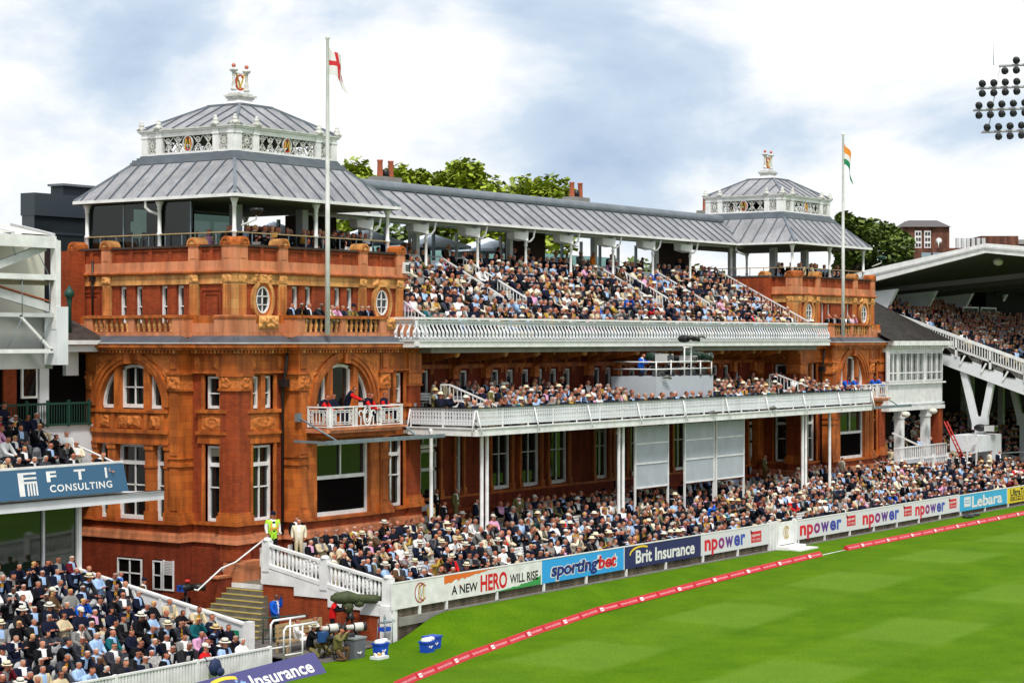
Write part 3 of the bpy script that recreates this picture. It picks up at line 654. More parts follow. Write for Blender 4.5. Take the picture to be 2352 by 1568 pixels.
        for (a, b) in ((s0+2*pw, n_[1]-pw), (n_[2]+pw, s1-pw*2)):  # rosettes
            c = (a+b)/2; w = min((b-a)/2, .42)-.02
            pan.ribbon([(a+.03, cz-h-.01), (b-.03, cz-h-.01), (b-.03, cz+h+.01), (a+.03, cz+h+.01)], .045, -.02, .03, IRON, closed=True)
            pan.ribbon([(c+w*cos(2*pi*i/20), cz+h*sin(2*pi*i/20)) for i in range(20)], .05, -.02, .04, IRON, closed=True)
            pan.ribbon([(c+w*.25*cos(2*pi*i/10), cz+h*.25*sin(2*pi*i/10)) for i in range(10)], .06, -.02, .05, IRON, closed=True)
            for k in range(8):
                t = 2*pi*k/8; t2 = t+.35
                pan.ribbon([(c+w*.28*cos(t), cz+h*.28*sin(t)), (c+w*.6*cos(t-.25), cz+h*.6*sin(t-.25)), (c+w*.92*cos(t), cz+h*.92*sin(t))], .03, -.02, .03, IRON)
                pan.ribbon([(c+w*.28*cos(t), cz+h*.28*sin(t)), (c+w*.6*cos(t+.25), cz+h*.6*sin(t+.25)), (c+w*.92*cos(t), cz+h*.92*sin(t))], .03, -.02, .03, IRON)
        a, b = n_[1]+pw, n_[2]-pw; c = (a+b)/2
        pan.ribbon([(a+.02, cz-h-.02), (b-.02, cz-h-.02), (b-.02, cz+h+.02), (a+.02, cz+h+.02)], .04, -.02, .03, IRON, closed=True)
        rx, rz = .27, .34
        pan.ribbon([(c+rx*cos(2*pi*i/24), cz+rz*sin(2*pi*i/24)) for i in range(24)], .05, -.02, .05, IRON, closed=True)
        # red and gold monogram in the oval
        pan.ribbon([(c+.20*cos(t), cz+.26*sin(t)) for t in [.7+i*(2*pi-1.4)/14 for i in range(15)]], .05, -.01, .03, REDP)
        pan.ribbon([(c-.17, cz-.24), (c-.10, cz+.24), (c, cz-.08), (c+.10, cz+.24), (c+.17, cz-.24)], .045, .0, .05, GOLD)
        # scrolls: mirrored spirals either side of the oval
        for (e0, e1) in ((a+.03, c-rx-.02), (c+rx+.02, b-.03)):
            wdt = e1-e0; k = max(2, int(wdt/.42))
            for i in range(k):
                for up in (-1, 1):
                    ox, oz = e0+wdt*(i+.5)/k, cz+up*.165; rr = min(.155, wdt/k/2); ph = pi*(i % 2)
                    sp_ = [(ox+rr*(1-.8*q/16)*cos(ph+up*q*.62), oz+rr*(1-.8*q/16)*sin(ph+up*q*.62)) for q in range(17)]
                    pan.ribbon(sp_, .034, -.02, .03, IRON)
                xx = e0+wdt*i/k
                pan.ribbon([(xx, cz-h), (xx+wdt/k/2, cz), (xx+wdt/k, cz+h)], .026, -.02, .02, IRON); pan.ribbon([(xx, cz+h), (xx+wdt/k/2, cz), (xx+wdt/k, cz-h)], .026, -.02, .02, IRON)
        pan.build('pierced_panel', pav)
        la.fr = None
        return n_
    class F2:
        def __init__(s, k, o): s.k = k; s.o = o; s.flip = k in (0, 3)
        def p(s, a, d, z):
            return ((a, s.o-d, z), (s.o-d, a, z), (s.o+d, a, z), (a, s.o+d, z))[s.k]
    fx = run(F2(0, ly0), lx0, lx1, 0); fy = run(F2(1, lx0), ly0, ly1, 0); run(F2(2, lx1), ly0, ly1, 0); run(F2(3, ly1), lx0, lx1, 0)
    lw = la.build('lantern', pav)
    # antefix ornaments along the lantern cornice
    pts = [(x, ly0-.1) for x in (fx[1], fx[2])]+[(x, ly1+.1) for x in (fx[1], fx[2])]+[(lx0-.1, y) for y in (fy[1], fy[2])]+[(lx1+.1, y) for y in (fy[1], fy[2])]+[(lx0-.05, ly0-.05), (lx1+.05, ly0-.05), (lx0-.05, ly1+.05), (lx1+.05, ly1+.05)]
    for x, y in pts:
        a = MB(); z = zl+1.12
        a.ball((x, y, z+.10), .17, IRON, 8, (1.1, 1.1, .75)); a.ball((x, y, z+.24), .13, IRON, 8, (1, 1, 1)); a.ball((x, y, z+.36), .085, IRON, 8, (1, 1, 1.3))
        for k in range(4): t = k*pi/2+.78; a.ball((x+.14*cos(t), y+.14*sin(t), z+.07), .085, IRON, 6)
        a.build('antefix', pav)
    # finial
    q = MB(); cx, cy = (tx0+tx1)/2, (ty0+ty1)/2; z = zt+.06
    prof = [(.80, 0, .55), (.62, .08, .42), (.50, .21, .33), (.46, .30, .30)]
    for i in range(len(prof)-1):
        a, b = prof[i], prof[i+1]
        q.add([(cx-a[0], cy-a[2], z+a[1]), (cx+a[0], cy-a[2], z+a[1]), (cx+a[0], cy+a[2], z+a[1]), (cx-a[0], cy+a[2], z+a[1]), (cx-b[0], cy-b[2], z+b[1]), (cx+b[0], cy-b[2], z+b[1]), (cx+b[0], cy+b[2], z+b[1]), (cx-b[0], cy+b[2], z+b[1])],
              [(0, 1, 5, 4), (1, 2, 6, 5), (2, 3, 7, 6), (3, 0, 4, 7)], WHITE)
    q.box(cx-.56, cx+.56, cy-.36, cy+.36, z+.30, z+.38, IRON); q.box(cx-.64, cx+.64, cy-.42, cy+.42, z+.38, z+.46, IRON); q.box(cx-.5, cx+.5, cy-.3, cy+.3, z+.46, z+.55, IRON); z -= .10
    fin = q.build('finial', pav)
    for sg in (-1, 1):
        p = MB(); x = cx+sg*.42
        p.lathe([(.13, 0), (.13, .10), (.08, .13), (.10, .25), (.075, .38), (.07, .62), (.075, .76), (.11, .82), (.19, .88), (.21, .92), (.10, .97), (.06, 1.02)], (x, cy, z+.76), IRON, 10); p.ball((x, cy, z+1.87), .10, BALLR, 8)
        p.build('finial_post', fin, (0, 0, 0))
    g = MB(); g.fr = None
    zz = z+1.14
    for (dx, col_) in ((-.03, REDP), (.06, GOLD)): g.ribbon([(cx+dx+.26*cos(t), zz+.33*sin(t)) for t in [.75+i*(2*pi-1.5)/16 for i in range(17)]], .055, cy-.03+dx*.4, cy+.03+dx*.4, col_)
    g.ribbon([(cx-.26, zz+.38), (cx, zz-.18), (cx+.26, zz+.38)], .045, cy-.05, cy+.03, GOLD); g.ribbon([(cx-.12, zz+.1), (cx, zz-.30), (cx+.12, zz+.1)], .035, cy-.05, cy+.03, GOLD)
    g.bar((cx-.36, cy, zz+.40), (cx+.36, cy, zz+.40), .04, .05, IRON); g.build('monogram', fin, (0, 0, 0))
for X0 in (0, L_):
    for k in ('front', 'left'):
        m, T = facade(Frame(k, X0, W_), k); m.build('brick_wall', pav); T.build('terracotta_trim', pav)
    m = MB()   # plain rear and far sides, floors, core
    m.box(X0+.3, X0+W_-.3, .3, D_+.3, -1, 13.2, BRICKD); m.box(X0+W_-.02, X0+W_+.3, -.4, D_, -1, 10.4, BRICK); m.box(X0+W_-.3, X0+W_, 0, D_, 10.4, 14.36, BRICK); m.box(X0, X0+W_, D_-.05, D_+.25, -1, 14.36, BRICK)
    m.box(X0-.55, X0+W_+.55, -.1, D_, -1, 2.0, BRICKD)
    m.box(X0+.05, X0+W_-.05, .05, D_-.05, 13.2, 13.4, CONC); m.build('tower_core', pav)
    lantern(X0)
    cols = [(X0+.5, .5), (X0+5.7, .5), (X0+10.7, .5), (X0+.5, 4.75), (X0+.5, 9.1), (X0+10.7, 4.75), (X0+10.7, 9.1)]
    for x, y in cols:
        c = MB(); c.lathe([(.13, 0), (.13, .3), (.09, .34), (.085, 1.5), (.12, 1.53), (.12, 1.6), (.085, 1.63), (.08, 2.6), (.11, 2.63), (.09, 2.7), (.18, 2.92), (.18, 2.98)], (x, y, 13.4), WHITE, 10); c.build('roof_column', pav)
    for (x, y) in ((X0+4.0, 3.6), (X0+8.4, 3.6), (X0+4.0, 6.6)):
        c = MB(); c.box(x-.2, x+.2, y-.2, y+.2, 13.4, 16.36, GREYST); c.build('inner_pillar', pav)
    hr = MB(); zz = 14.95
    for a, b in (((X0+.45, .5), (X0+10.75, .5)), ((X0+.45, .5), (X0+.45, 9.2))):
        hr.bar((*a, zz), (*b, zz), .06, .045, WOOD); k = 9
        for i in range(k+1): p = [a[j]+(b[j]-a[j])*i/k for j in (0, 1)]; hr.bar((*p, 13.4), (*p, zz), .04, .03, GALV)
    hr.build('terrace_handrail', pav)
# glazed left side and back of the near tower terrace
g = MB(); g.box(.62, .66, 3.0, 9.3, 13.4, 16.3, CLEARG); g.box(3.2, 8.6, 8.0, 8.05, 13.4, 16.3, CLEARG); g.build('terrace_glazing', pav)
g = MB()
for y in (3.05, 7.0): g.box(.6, .68, y-.03, y+.03, 13.4, 16.3, GALV)
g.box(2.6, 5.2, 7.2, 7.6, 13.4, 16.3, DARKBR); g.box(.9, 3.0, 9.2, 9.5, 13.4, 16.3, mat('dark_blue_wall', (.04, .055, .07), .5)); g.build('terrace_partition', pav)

# ---------------------------------------------------------------- centre range
XA, XB, YF = W_+.0, L_, 2.3
m = MB(); T = MB()
gwin = [(21.35, 23.1), (23.95, 25.75), (26.55, 28.4), (31.0, 32.45), (34.6, 36.2), (37.0, 38.6), (39.4, 41.0), (46.6, 47.4), (18.3, 18.9)]
gdoor = [(14.75, 17.0), (33.05, 34.3), (48.5, 50.1)]
op = sorted([(a, b, 2.95, 6.3) for a, b in gwin]+[(a, b, 1.75, 6.3) for a, b in gdoor])
x = XA
for a, b, z0, z1 in op:
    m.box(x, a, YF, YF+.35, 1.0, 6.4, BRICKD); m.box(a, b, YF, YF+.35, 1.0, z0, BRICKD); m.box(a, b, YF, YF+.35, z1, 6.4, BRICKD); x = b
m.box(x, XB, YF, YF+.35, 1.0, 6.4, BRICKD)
for a, b, z0, z1 in op:
    for s in (a-.18, b): T.box(s, s+.18, YF-.12, YF+.05, 2.9, 6.3, TERRA); T.box(s-.05, s+.23, YF-.17, YF+.05, 2.9, 3.25, TERRA)
T.box(XA, XB, YF-.14, YF+.05, 2.80, 2.92, TERRA); T.box(XA, XB, YF-.12, YF+.05, 2.1, 2.3, BRICK)
class FY:
    flip = True
    def __init__(s, y): s.y = y
    def p(s, a, d, z): return (a, s.y-d, z)
fy = FY(YF)
for a, b in gwin: sash(fy, a+.05, b-.05, 3.0, 6.25, -.12, 2 if b-a > 1.4 else 1, fw=.12, mid=4.75)
for a, b in gdoor:
    sash(fy, a+.05, b-.05, 5.35, 6.28, -.12, 2, fw=.1)
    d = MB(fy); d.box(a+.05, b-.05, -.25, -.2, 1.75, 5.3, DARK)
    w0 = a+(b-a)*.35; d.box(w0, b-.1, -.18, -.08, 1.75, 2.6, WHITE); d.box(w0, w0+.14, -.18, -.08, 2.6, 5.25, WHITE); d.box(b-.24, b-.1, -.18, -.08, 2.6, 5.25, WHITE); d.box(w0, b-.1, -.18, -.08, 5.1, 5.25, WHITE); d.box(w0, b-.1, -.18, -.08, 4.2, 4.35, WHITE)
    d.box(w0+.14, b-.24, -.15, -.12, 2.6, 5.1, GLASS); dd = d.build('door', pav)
    st = MB(); 
    for i in range(3): st.box(a-.1, b+.1, YF-.4-.35*i, YF-.05, 1.0, 1.72-.17*i, STEPC); st.box(a-.1, b+.1, YF-.4-.35*i-.01, YF-.33-.35*i, 1.72-.17*i, 1.73-.17*i, YEL)
    st.build('door_steps', pav)
# first floor wall
fwin = [19.05, 21.76, 23.04, 24.43, 25.7, 27.04, 28.34, 31.3, 32.45, 33.7, 35.0, 36.3, 38.0, 40.6, 41.9, 44.4, 45.75, 47.0, 49.6]
fdoor = [(14.3, 16.1), (51.0, 52)]
ops = sorted([(c-.33, c+.33, 7.4, 9.0) for c in fwin]+[(14.5, 16.2, 7.0, 9.05)]); x = XA
for a, b, z0, z1 in ops:
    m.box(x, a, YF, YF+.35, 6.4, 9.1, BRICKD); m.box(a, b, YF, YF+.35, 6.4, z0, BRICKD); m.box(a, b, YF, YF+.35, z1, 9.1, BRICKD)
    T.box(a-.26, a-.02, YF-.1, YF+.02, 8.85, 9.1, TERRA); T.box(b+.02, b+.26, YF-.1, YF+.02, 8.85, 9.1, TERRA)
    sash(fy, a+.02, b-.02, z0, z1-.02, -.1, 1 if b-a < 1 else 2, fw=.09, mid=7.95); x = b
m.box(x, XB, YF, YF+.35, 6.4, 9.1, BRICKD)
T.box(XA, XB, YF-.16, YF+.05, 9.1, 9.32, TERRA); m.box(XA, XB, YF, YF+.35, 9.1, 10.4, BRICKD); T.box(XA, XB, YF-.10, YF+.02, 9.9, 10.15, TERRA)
for xx in [XA+1.3*i for i in range(31)]: T.box(xx, xx+.16, YF-.08, YF, 9.32, 9.9, TERRA)
m.build('recessed_wall', pav); T.build('terracotta_dressing', pav)
for c in (14.1, 18.0, 20.7, 25.05, 30.2, 33.1, 37.1, 39.4, 43.2, 46.4, 49.0):   # great scrolled consoles under the upper balcony
    k = MB(); top = chain([(2.2, 9.1), (1.9, 9.25), (1.0, 9.45), (.1, 9.55), (-.7, 9.72), (-1.0, 9.95)], 5); pts = [(p.x, p.y) for p in top]+[(-1.0, 10.12), (2.2, 10.12)]
    k.poly(pts, c-.13, c+.13, TERRA, 'yz'); k.ball((c, -.88, 9.86), .19, BUFF, 8, (.9, 1, 1)); k.ball((c, 2.05, 9.0), .2, CARVE, 8, (1, .8, 1.2)); k.box(c-.17, c+.17, 2.05, 2.3, 6.7, 8.9, BRICKD)
    k.box(c-.2, c+.2, 1.98, 2.3, 8.6, 9.1, CARVE)
    k.build('console_bracket', pav)
for c in [21.9+1.3*i for i in range(20)]:
    k = MB(); k.poly([(.6, 10.1), (.6, 9.75), (.1, 9.6), (-.3, 9.75), (-.35, 10.1)], c-.07, c+.07, TERRA, 'yz'); k.build('small_bracket', pav)
# ---------------------------------------------------------------- upper balcony and its tier
BX0, BX1, BY = 10.05, 51.4, -1.65
m = MB(); m.box(BX0+.15, BX1-.15, BY+.15, YF+.1, 10.16, 10.3, SOFFIT)
for (a, b) in (((BX0, BY), (BX1, BY)), ((BX0, BY), (BX0, .3)), ((BX1, BY), (BX1, -.6))): m.bar((*a, 10.30), (*b, 10.30), .30, .28, WHITE); m.bar((*a, 10.46), (*b, 10.46), .42, .06, WHITE); m.bar((*a, 10.18), (*b, 10.18), .24, .06, WHITE)
m.build('balcony_floor', pav)
rl = MB()
def bal_run(p0, p1, out):
    p0, p1 = Vector(p0), Vector(p1); d = (p1-p0); Ln = d.length; d.normalize(); o = Vector(out); n = int(Ln/.30)
    for i in range(n+1):
        c = p0+d*(Ln*i/n)
        prof = [(0.02, 10.56), (.14, 10.66), (.17, 10.80), (.10, 10.95), (.0, 11.10), (-.02, 11.3)]
        for k in range(len(prof)-1):
            a, b = prof[k], prof[k+1]; w = (.10, .17, .15, .09, .13)[k]
            A = c+o*a[0]; B = c+o*b[0]; rl.bar((A.x, A.y, a[1]), (B.x, B.y, b[1]), w, .03, WHITE2, up=tuple(o))
        q = c+o*.14; e = c+d*(Ln/n/2)+o*.12
        rl.ball((q.x, q.y, 10.62), .07, WHITE2, 6); 
        if i < n:
            rl.ball((e.x, e.y, 10.58), .05, WHITE2, 5)
            e2 = c+d*(Ln/n/2)-o*.01; rl.bar((c.x, c.y, 11.1), (e2.x, e2.y, 11.26), .05, .03, WHITE2, up=tuple(o)); g2 = c+d*(Ln/n); rl.bar((g2.x, g2.y, 11.1), (e2.x, e2.y, 11.26), .05, .03, WHITE2, up=tuple(o))
    for z, w, h in ((10.54, .16, .05), (11.33, .10, .09), (11.46, .24, .10)): rl.bar((p0.x, p0.y, z), (p1.x, p1.y, z), w, h, WHITE2 if z < 11.4 else WHITE)
bal_run((BX0+.05, BY+.05, 0), (BX1-.05, BY+.05, 0), (0, -1, 0)); bal_run((BX0+.05, BY+.05, 0), (BX0+.05, .15, 0), (-1, 0, 0)); bal_run((BX1-.05, BY+.05, 0), (BX1-.05, -.9, 0), (1, 0, 0))
rl.build('balcony_railing', pav)
NU = 9
def upfloor(k): return 10.33+.42*k
m = MB()
for k in range(NU): m.box(XA+.2, XB-.1, -1.45+.8*k, 9, 9.9 if k == 0 else upfloor(k-1)-.02, upfloor(k), CONC)
m.box(XA+.2, XB-.1, 5.75, 12.5, 13.3, 13.75, CONC); m.build('upper_terrace', pav)
m = MB(); m.add([(XB-.35, -1.4, 10.3), (XB-.35, 5.8, 14.0), (XB-.35, 5.8, 10.3)], [(0, 1, 2)], BRICK); m.box(XB-.32, XB, 1.6, 9.6, 10.4, 14.36, BRICK); m.box(XB-.36, XB+.02, 1.6, 9.6, 14.36, 14.45, LEAD)
m.build('flank_wall', pav); m = MB(); m.box(XA, XA+.32, 1.9, 9.6, 10.4, 14.36, BRICK); m.build('flank_wall', pav)
# main roof
m = MB(); RX0, RX1 = 9.5, L_+1.5; ey, ez, ry, rz = 3.95, 16.46, 6.1, 18.05
m.add([(RX0, ey, ez), (RX1, ey, ez), (RX1, ry, rz), (RX0, ry, rz)], [(0, 1, 2, 3)], ROOF); m.add([(RX0, ry, rz), (RX1, ry, rz), (RX1, 10.2, 16.74), (RX0, 10.2, 16.74)], [(0, 1, 2, 3)], ROOF)
n = int((RX1-RX0)/.97)
for i in range(n): x = RX0+(RX1-RX0)*(i+.3)/n; m.bar((x, ey, ez+.02), (x, ry, rz+.02), .055, .10, SEAM)
prof = chain([(ry-.28, rz-.12), (ry-.30, rz+.06), (ry-.16, rz+.26), (ry+.1, rz+.34), (ry+.5, rz+.34)], 4); prof = [(p.x, p.y) for p in prof]+[(ry+.5, rz-.2)]
m.poly(prof, RX0, RX1, ROOFB, 'yz')
m.build('main_roof', pav)
m = MB(); m.bar((RX0, ey, ez-.04), (RX1, ey, ez-.04), .16, .13, WHITE); m.add([(RX0, ey, ez-.12), (RX1, ey, ez-.12), (RX1, 10.1, 16.66), (RX0, 10.1, 16.66)], [(0, 1, 2, 3)], SOFFIT)
m.bar((RX0, ey+.5, ez-.18), (RX1, ey+.5, ez-.18), .06, .12, SOFFIT); m.build('main_eaves', pav)
for i in range(9):
    x = 14.3+4.39*i; z0 = upfloor(6)-.02
    if x > 46.5: break
    c = MB(); c.lathe([(.12, 0), (.09, .1), (.08, .85), (.12, .88), (.12, 1.0), (.075, 1.05), (.07, 2.6), (.10, 2.64), (.10, 2.72), (.07, 2.8), (.16, 3.25), (.16, 3.45)], (x, 4.35, z0), WHITE, 10)
    c.tube([(x, 4.3, z0+2.85), (x+.22, 4.2, z0+2.9), (x+.36, 4.1, z0+3.1), (x+.36, 4.02, z0+3.5)], .055, WHITE, 6); c.build('verandah_column', pav)
    s = MB(); y0 = 4.6; z0 -= .65
    s.add([(x-.75, y0-.05, z0+3.68), (x-.2, y0-.55, z0+3.55), (x-.15, y0+.2, z0+3.55), (x-.7, y0+.45, z0+3.68), (x-.72, y0, z0+4.08), (x-.17, y0-.5, z0+3.98), (x-.12, y0+.25, z0+4.0), (x-.67, y0+.5, z0+4.1)],
          [(0, 3, 2, 1), (4, 5, 6, 7), (0, 1, 5, 4), (1, 2, 6, 5), (2, 3, 7, 6), (3, 0, 4, 7)], WHITE); s.build('loudspeaker', pav)
# back of the upper terrace: grey posts, turquoise glass screen, dark piers
for i in range(19): m = MB(); x = XA+1.4+2.08*i; m.box(x-.06, x+.06, 8.6, 8.75, 13.75, 16.3, GREYST if i % 2 else GALV); m.build('rear_post', pav)
for x in (21.0, 29.4, 38.0, 45): m = MB(); m.box(x-.14, x+.14, 6.6, 6.9, 13.75, 16.4, GREYST); m.build('rear_column', pav)
m = MB(); m.box(XA+.5, XB-.5, 12.4, 12.45, 13.75, 15.75, TGLASS); m.build('glass_screen', pav)
m = MB()
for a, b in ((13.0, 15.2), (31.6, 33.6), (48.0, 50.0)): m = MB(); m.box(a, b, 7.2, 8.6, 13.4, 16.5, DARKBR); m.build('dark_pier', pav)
# stair rails on the tiers
def stair_rail(p0, p1, h=.95, sp=.22, name='stair_rail', lead=.9):
    m = MB(); p0, p1 = Vector(p0), Vector(p1); n = max(2, int((p1-p0).length/sp)); up = Vector((0, 0, h))
    m.bar(p0+up, p1+up, .07, .07, WHITE); m.bar(p0+Vector((0, 0, .15)), p1+Vector((0, 0, .15)), .04, .04, WHITE)
    if lead: m.bar(p1+up, p1+up+Vector((0, lead, 0)), .07, .07, WHITE); m.bar(p1+Vector((0, lead, 0)), p1+up+Vector((0, lead, 0)), .05, .05, WHITE)
    for i in range(n+1): q = p0+(p1-p0)*i/n; m.bar(q+Vector((0, 0, .1)), q+up, .03 if i % 6 else .055, .03, WHITE)
    return m.build(name, pav)
for x in (20.6, 22.6, 35.4, 37.4, 41.4): stair_rail((x, 1.0, upfloor(3)+.05), (x, 4.9, upfloor(8)+.05))
stair_rail((XB-.5, -1.2, 10.6), (XB-.5, 5.4, 14.0)); stair_rail((XA+.35, -1.0, 10.6), (XA+.35, 1.9, 12.2), name='stair_rail')
# ---------------------------------------------------------------- lower balcony
CX0, CX1, CY = 10.45, 51.15, -4.62
m = MB(); m.box(CX0+.1, CX1-.1, CY+.1, YF+.1, 6.30, 6.44, SOFFIT)
for (a, b) in (((CX0, CY), (CX1, CY)), ((CX0, CY), (CX0, -.9)), ((CX1, CY), (CX1, -.9))): m.bar((*a, 6.44), (*b, 6.44), .16, .34, WHITE); m.bar((*a, 6.60), (*b, 6.60), .26, .05, WHITE)
m.build('balcony_floor', pav)
rl = MB()
def lat_run(p0, p1, out):
    p0, p1 = Vector(p0), Vector(p1); d = p1-p0; Ln = d.length; d.normalize(); o = Vector(out)
    def B(a, b, z0, z1, th=.03, off=0):
        A = p0+d*a+o*off; C = p0+d*b+o*off; rl.bar((A.x, A.y, (z0+z1)/2), (C.x, C.y, (z0+z1)/2), th, z1-z0, WHITE2)
    B(0, Ln, 7.44, 7.47, .07); B(0, Ln, 7.28, 7.34); B(0, Ln, 6.90, 6.98); B(0, Ln, 6.73, 6.77)
    n = int(Ln/.15)
    for i in range(n+1):
        s = Ln*i/n; B(s-.045, s+.045, 6.98, 7.28, .025); B(s-.02, s+.02, 7.10, 7.16, .05)
        B(s-.035, s+.035, 7.34, 7.44, .025); B(s-.05, s+.05, 6.77, 6.90, .025)
        if i < n: s2 = s+Ln/n/2; B(s2-.035, s2+.035, 7.37, 7.41, .03); B(s2-.03, s2+.03, 6.81, 6.86, .03); B(s2-.03, s2+.03, 7.115, 7.155, .03)
    k = int(Ln/2.1)+1
    for i in range(k+1): s = Ln*i/k; A = p0+d*s; rl.bar((A.x, A.y, 6.6), (A.x, A.y, 7.46), .05, .05, WHITE)
    k = max(1, int(Ln/4.2))
    for i in range(k+1):
        A = p0+d*(Ln*i/k)+o*.05; Bp = A+o*.28; rl.tube([(A.x, A.y, 7.4), (Bp.x, Bp.y, 6.35)], .035, WHITE, 6)
lat_run((CX0+.03, CY+.03, 0), (CX1-.03, CY+.03, 0), (0, -1, 0)); lat_run((CX0+.03, CY+.03, 0), (CX0+.03, -1.0, 0), (-1, 0, 0)); lat_run((CX1-.03, CY+.03, 0), (CX1-.03, -1.3, 0), (1, 0, 0))
tr = MB(); tr.bar((CX0, CY, 7.5), (CX1, CY, 7.5), .10, .04, BLK); tr.bar((CX0, CY, 7.5), (CX0, -1, 7.5), .10, .04, BLK)
q = rl.build('balcony_railing', pav); tr.build('top_rail', q, (0, 0, 0))
NL = 6
def lofloor(k): return 6.46+.14*k
m = MB()
for k in range(NL): m.box(CX0+.2, CX1-.2, CY+.35+.95*k, YF, 6.42, lofloor(k), CONC)
m.build('lower_balcony_terrace', pav)
stair_rail((12.6, -4.2, 6.6), (12.6, -1.6, 7.5), lead=.5); stair_rail((45.6, -3.9, 6.6), (45.6, -1.2, 7.5), lead=.5)
for x, y in ((11.6, -4.1), (12.0, -4.1), (23.0, -4.2), (23.4, -4.2), (42.9, -4.2), (43.3, -4.2), (46.4, -4.2), (10.4, -2.2)):
    c = MB(); c.lathe([(.12, 0), (.085, .12), (.085, 4.6), (.12, 4.75)], (x, y, 1.55 if y < -3 else 1.8), WHITE, 12); c.build('balcony_column', pav)
# players' balconies on the front bays
for X0 in (0, L_):
    c = X0+5.55; m = MB(); a, b, y = c-2.45, c+2.45, -2.45
    m.poly([(a-.1, -1.1), (a-.1, y+.1), (a+.15, y-.1), (b-.15, y-.1), (b+.1, y+.1), (b+.1, -1.1)], 6.62, 6.80, PINK, 'xy'); m.poly([(a+.15, -1.1), (a+.15, y+.25), (b-.15, y+.25), (b-.15, -1.1)], 6.42, 6.62, TERRA, 'xy'); m.box(a-.14, b+.14, y-.16, y-.05, 6.74, 6.82, PINK)
    m.build('players_balcony', pav)
    rl = MB()
    def iron(f, s0, s1, k):
        rl.fr = f
        rl.box(s0, s1, -.03, .03, 7.66, 7.72, WHITE); rl.box(s0, s1, -.02, .02, 6.86, 6.90, WHITE)
        for i in range(k):
            u0, u1 = s0+(s1-s0)*i/k, s0+(s1-s0)*(i+1)/k
            for s in (u0+.03, u0+.12, u1-.12): rl.box(s-.025, s+.025, -.03, .03, 6.84, 7.68, WHITE)
            a_, b_ = u0+.2, u1-.2; cc = (a_+b_)/2
            if k == 3 and i == 1:
                rl.ribbon([(cc+.24*cos(2*pi*q/20), 7.28+.40*sin(2*pi*q/20)) for q in range(20)], .07, -.02, .03, WHITE, closed=True)
                rl.ribbon([(cc+.15*cos(2*pi*q/16), 7.28+.26*sin(2*pi*q/16)) for q in range(16)], .035, -.02, .03, WHITE, closed=True)
                rl.ribbon([(cc-.07+.07*cos(q*.4), 7.28+.16*sin(q*.4)) for q in range(2, 15)], .03, -.01, .03, WHITE)
                for sg in (-1, 1):
                    rl.ribbon([(cc+sg*.42+.13*cos(q*.5), 7.38+.13*sin(q*.5)) for q in range(11)], .05, -.02, .02, WHITE); rl.box(cc+sg*.42-.02, cc+sg*.42+.02, -.02, .02, 6.9, 7.28, WHITE)
                continue
            rl.ribbon([(a_, 6.98), (b_, 6.98), (b_, 7.56), (a_, 7.56)], .035, -.02, .02, WHITE, closed=True); rl.ribbon([(a_+.10, 7.06), (b_-.10, 7.06), (b_-.10, 7.48), (a_+.10, 7.48)], .035, -.02, .02, WHITE, closed=True)
            for q in range(4): s = a_+.18+(b_-a_-.36)*q/3; rl.box(s-.018, s+.018, -.02, .02, 7.0, 7.54, WHITE)
            for zz in (7.18, 7.36): rl.box(a_, a_+.12, -.02, .02, zz-.02, zz+.02, WHITE); rl.box(b_-.12, b_, -.02, .02, zz-.02, zz+.02, WHITE)
        rl.fr = None
    iron(FY(y), a, b, 3)
    class FX:
        flip = False
        def __init__(s, x): s.x = x
        def p(s, aa, d, z): return (s.x-d, aa, z)
    iron(FX(a), y, -1.15, 1); iron(FX(b), y, -1.15, 1)
    rl.build('balcony_railing', pav)
    bl = MB(); bl.tube([(a-.6, -1.2, 7.3), (a-.25, -3.0, 6.35)], .04, GALV, 6); bl.box(a-.72, a-.5, -1.35, -1.15, 7.1, 7.45, GALV); bl.tube([(b+.6, -1.2, 7.3), (b+.25, -3.0, 6.35)], .04, GALV, 6); bl.bar((a-.9, -3.05, 6.28), (b+2.2, -3.05, 6.28), .16, .16, GALV); bl.bar((a-.9, -1.3, 6.3), (a-.9, -3.05, 6.28), .1, .1, GALV); bl.build('awning_bar', pav)
# drainpipes
for X0 in (0, L_):
    m = MB(); m.tube([(X0+2.25, -.6, 2.4), (X0+2.25, -.6, 8.7), (X0+2.25, -.75, 9.1), (X0+2.35, -.75, 9.7), (X0+2.35, -.75, 10.0)], .065, BLK, 6); m.box(X0+2.1, X0+2.42, -.85, -.5, 8.55, 8.85, BLK); m.build('drainpipe', pav)
m = MB(); m.tube([(-.14, 8.1, 11.4), (-.14, 8.1, 13.9)], .05, BLK, 6); m.box(-.25, -.05, 8.0, 8.2, 13.0, 13.25, BLK); m.build('drainpipe', pav)
for (x, y) in ((.12, 5.2), (L_+.12, 4.2)):
    m = MB(); m.tube([(x, y, 16.42), (x, y, 16.1), (x+.1, y-.1, 15.95), (x+.38, y-.4, 15.8)], .07, WHITE, 6); m.build('downpipe', pav)
for (x, y, z, sx) in ((.55, .15, 15.2, 1), (L_+11.6, .3, 15.3, 1)):   # cctv arms on the corner columns
    m = MB(); m.tube([(x, y, z), (x+.35, y-.5, z+.25), (x+.35, y-.5, z+.5)], .045, WHITE, 6); m.lathe([(.05, -.1), (.22, 0), (.30, .12), (.28, .2)], (x+.35, y-.5, z+.5), BLK if x < 5 else GREENP, 10); m.build('camera_arm', pav)
m = MB(); m.box(11.26, 11.36, -.3, .25, 13.55, 13.95, WHITE)
for i in range(3): m.box(11.0, 11.3, -.33, -.3, 13.62+.1*i, 13.68+.1*i, BLK)
m.box(10.95, 11.36, -.3, .0, 13.5, 14.0, WHITE); m.build('meter_box', pav)
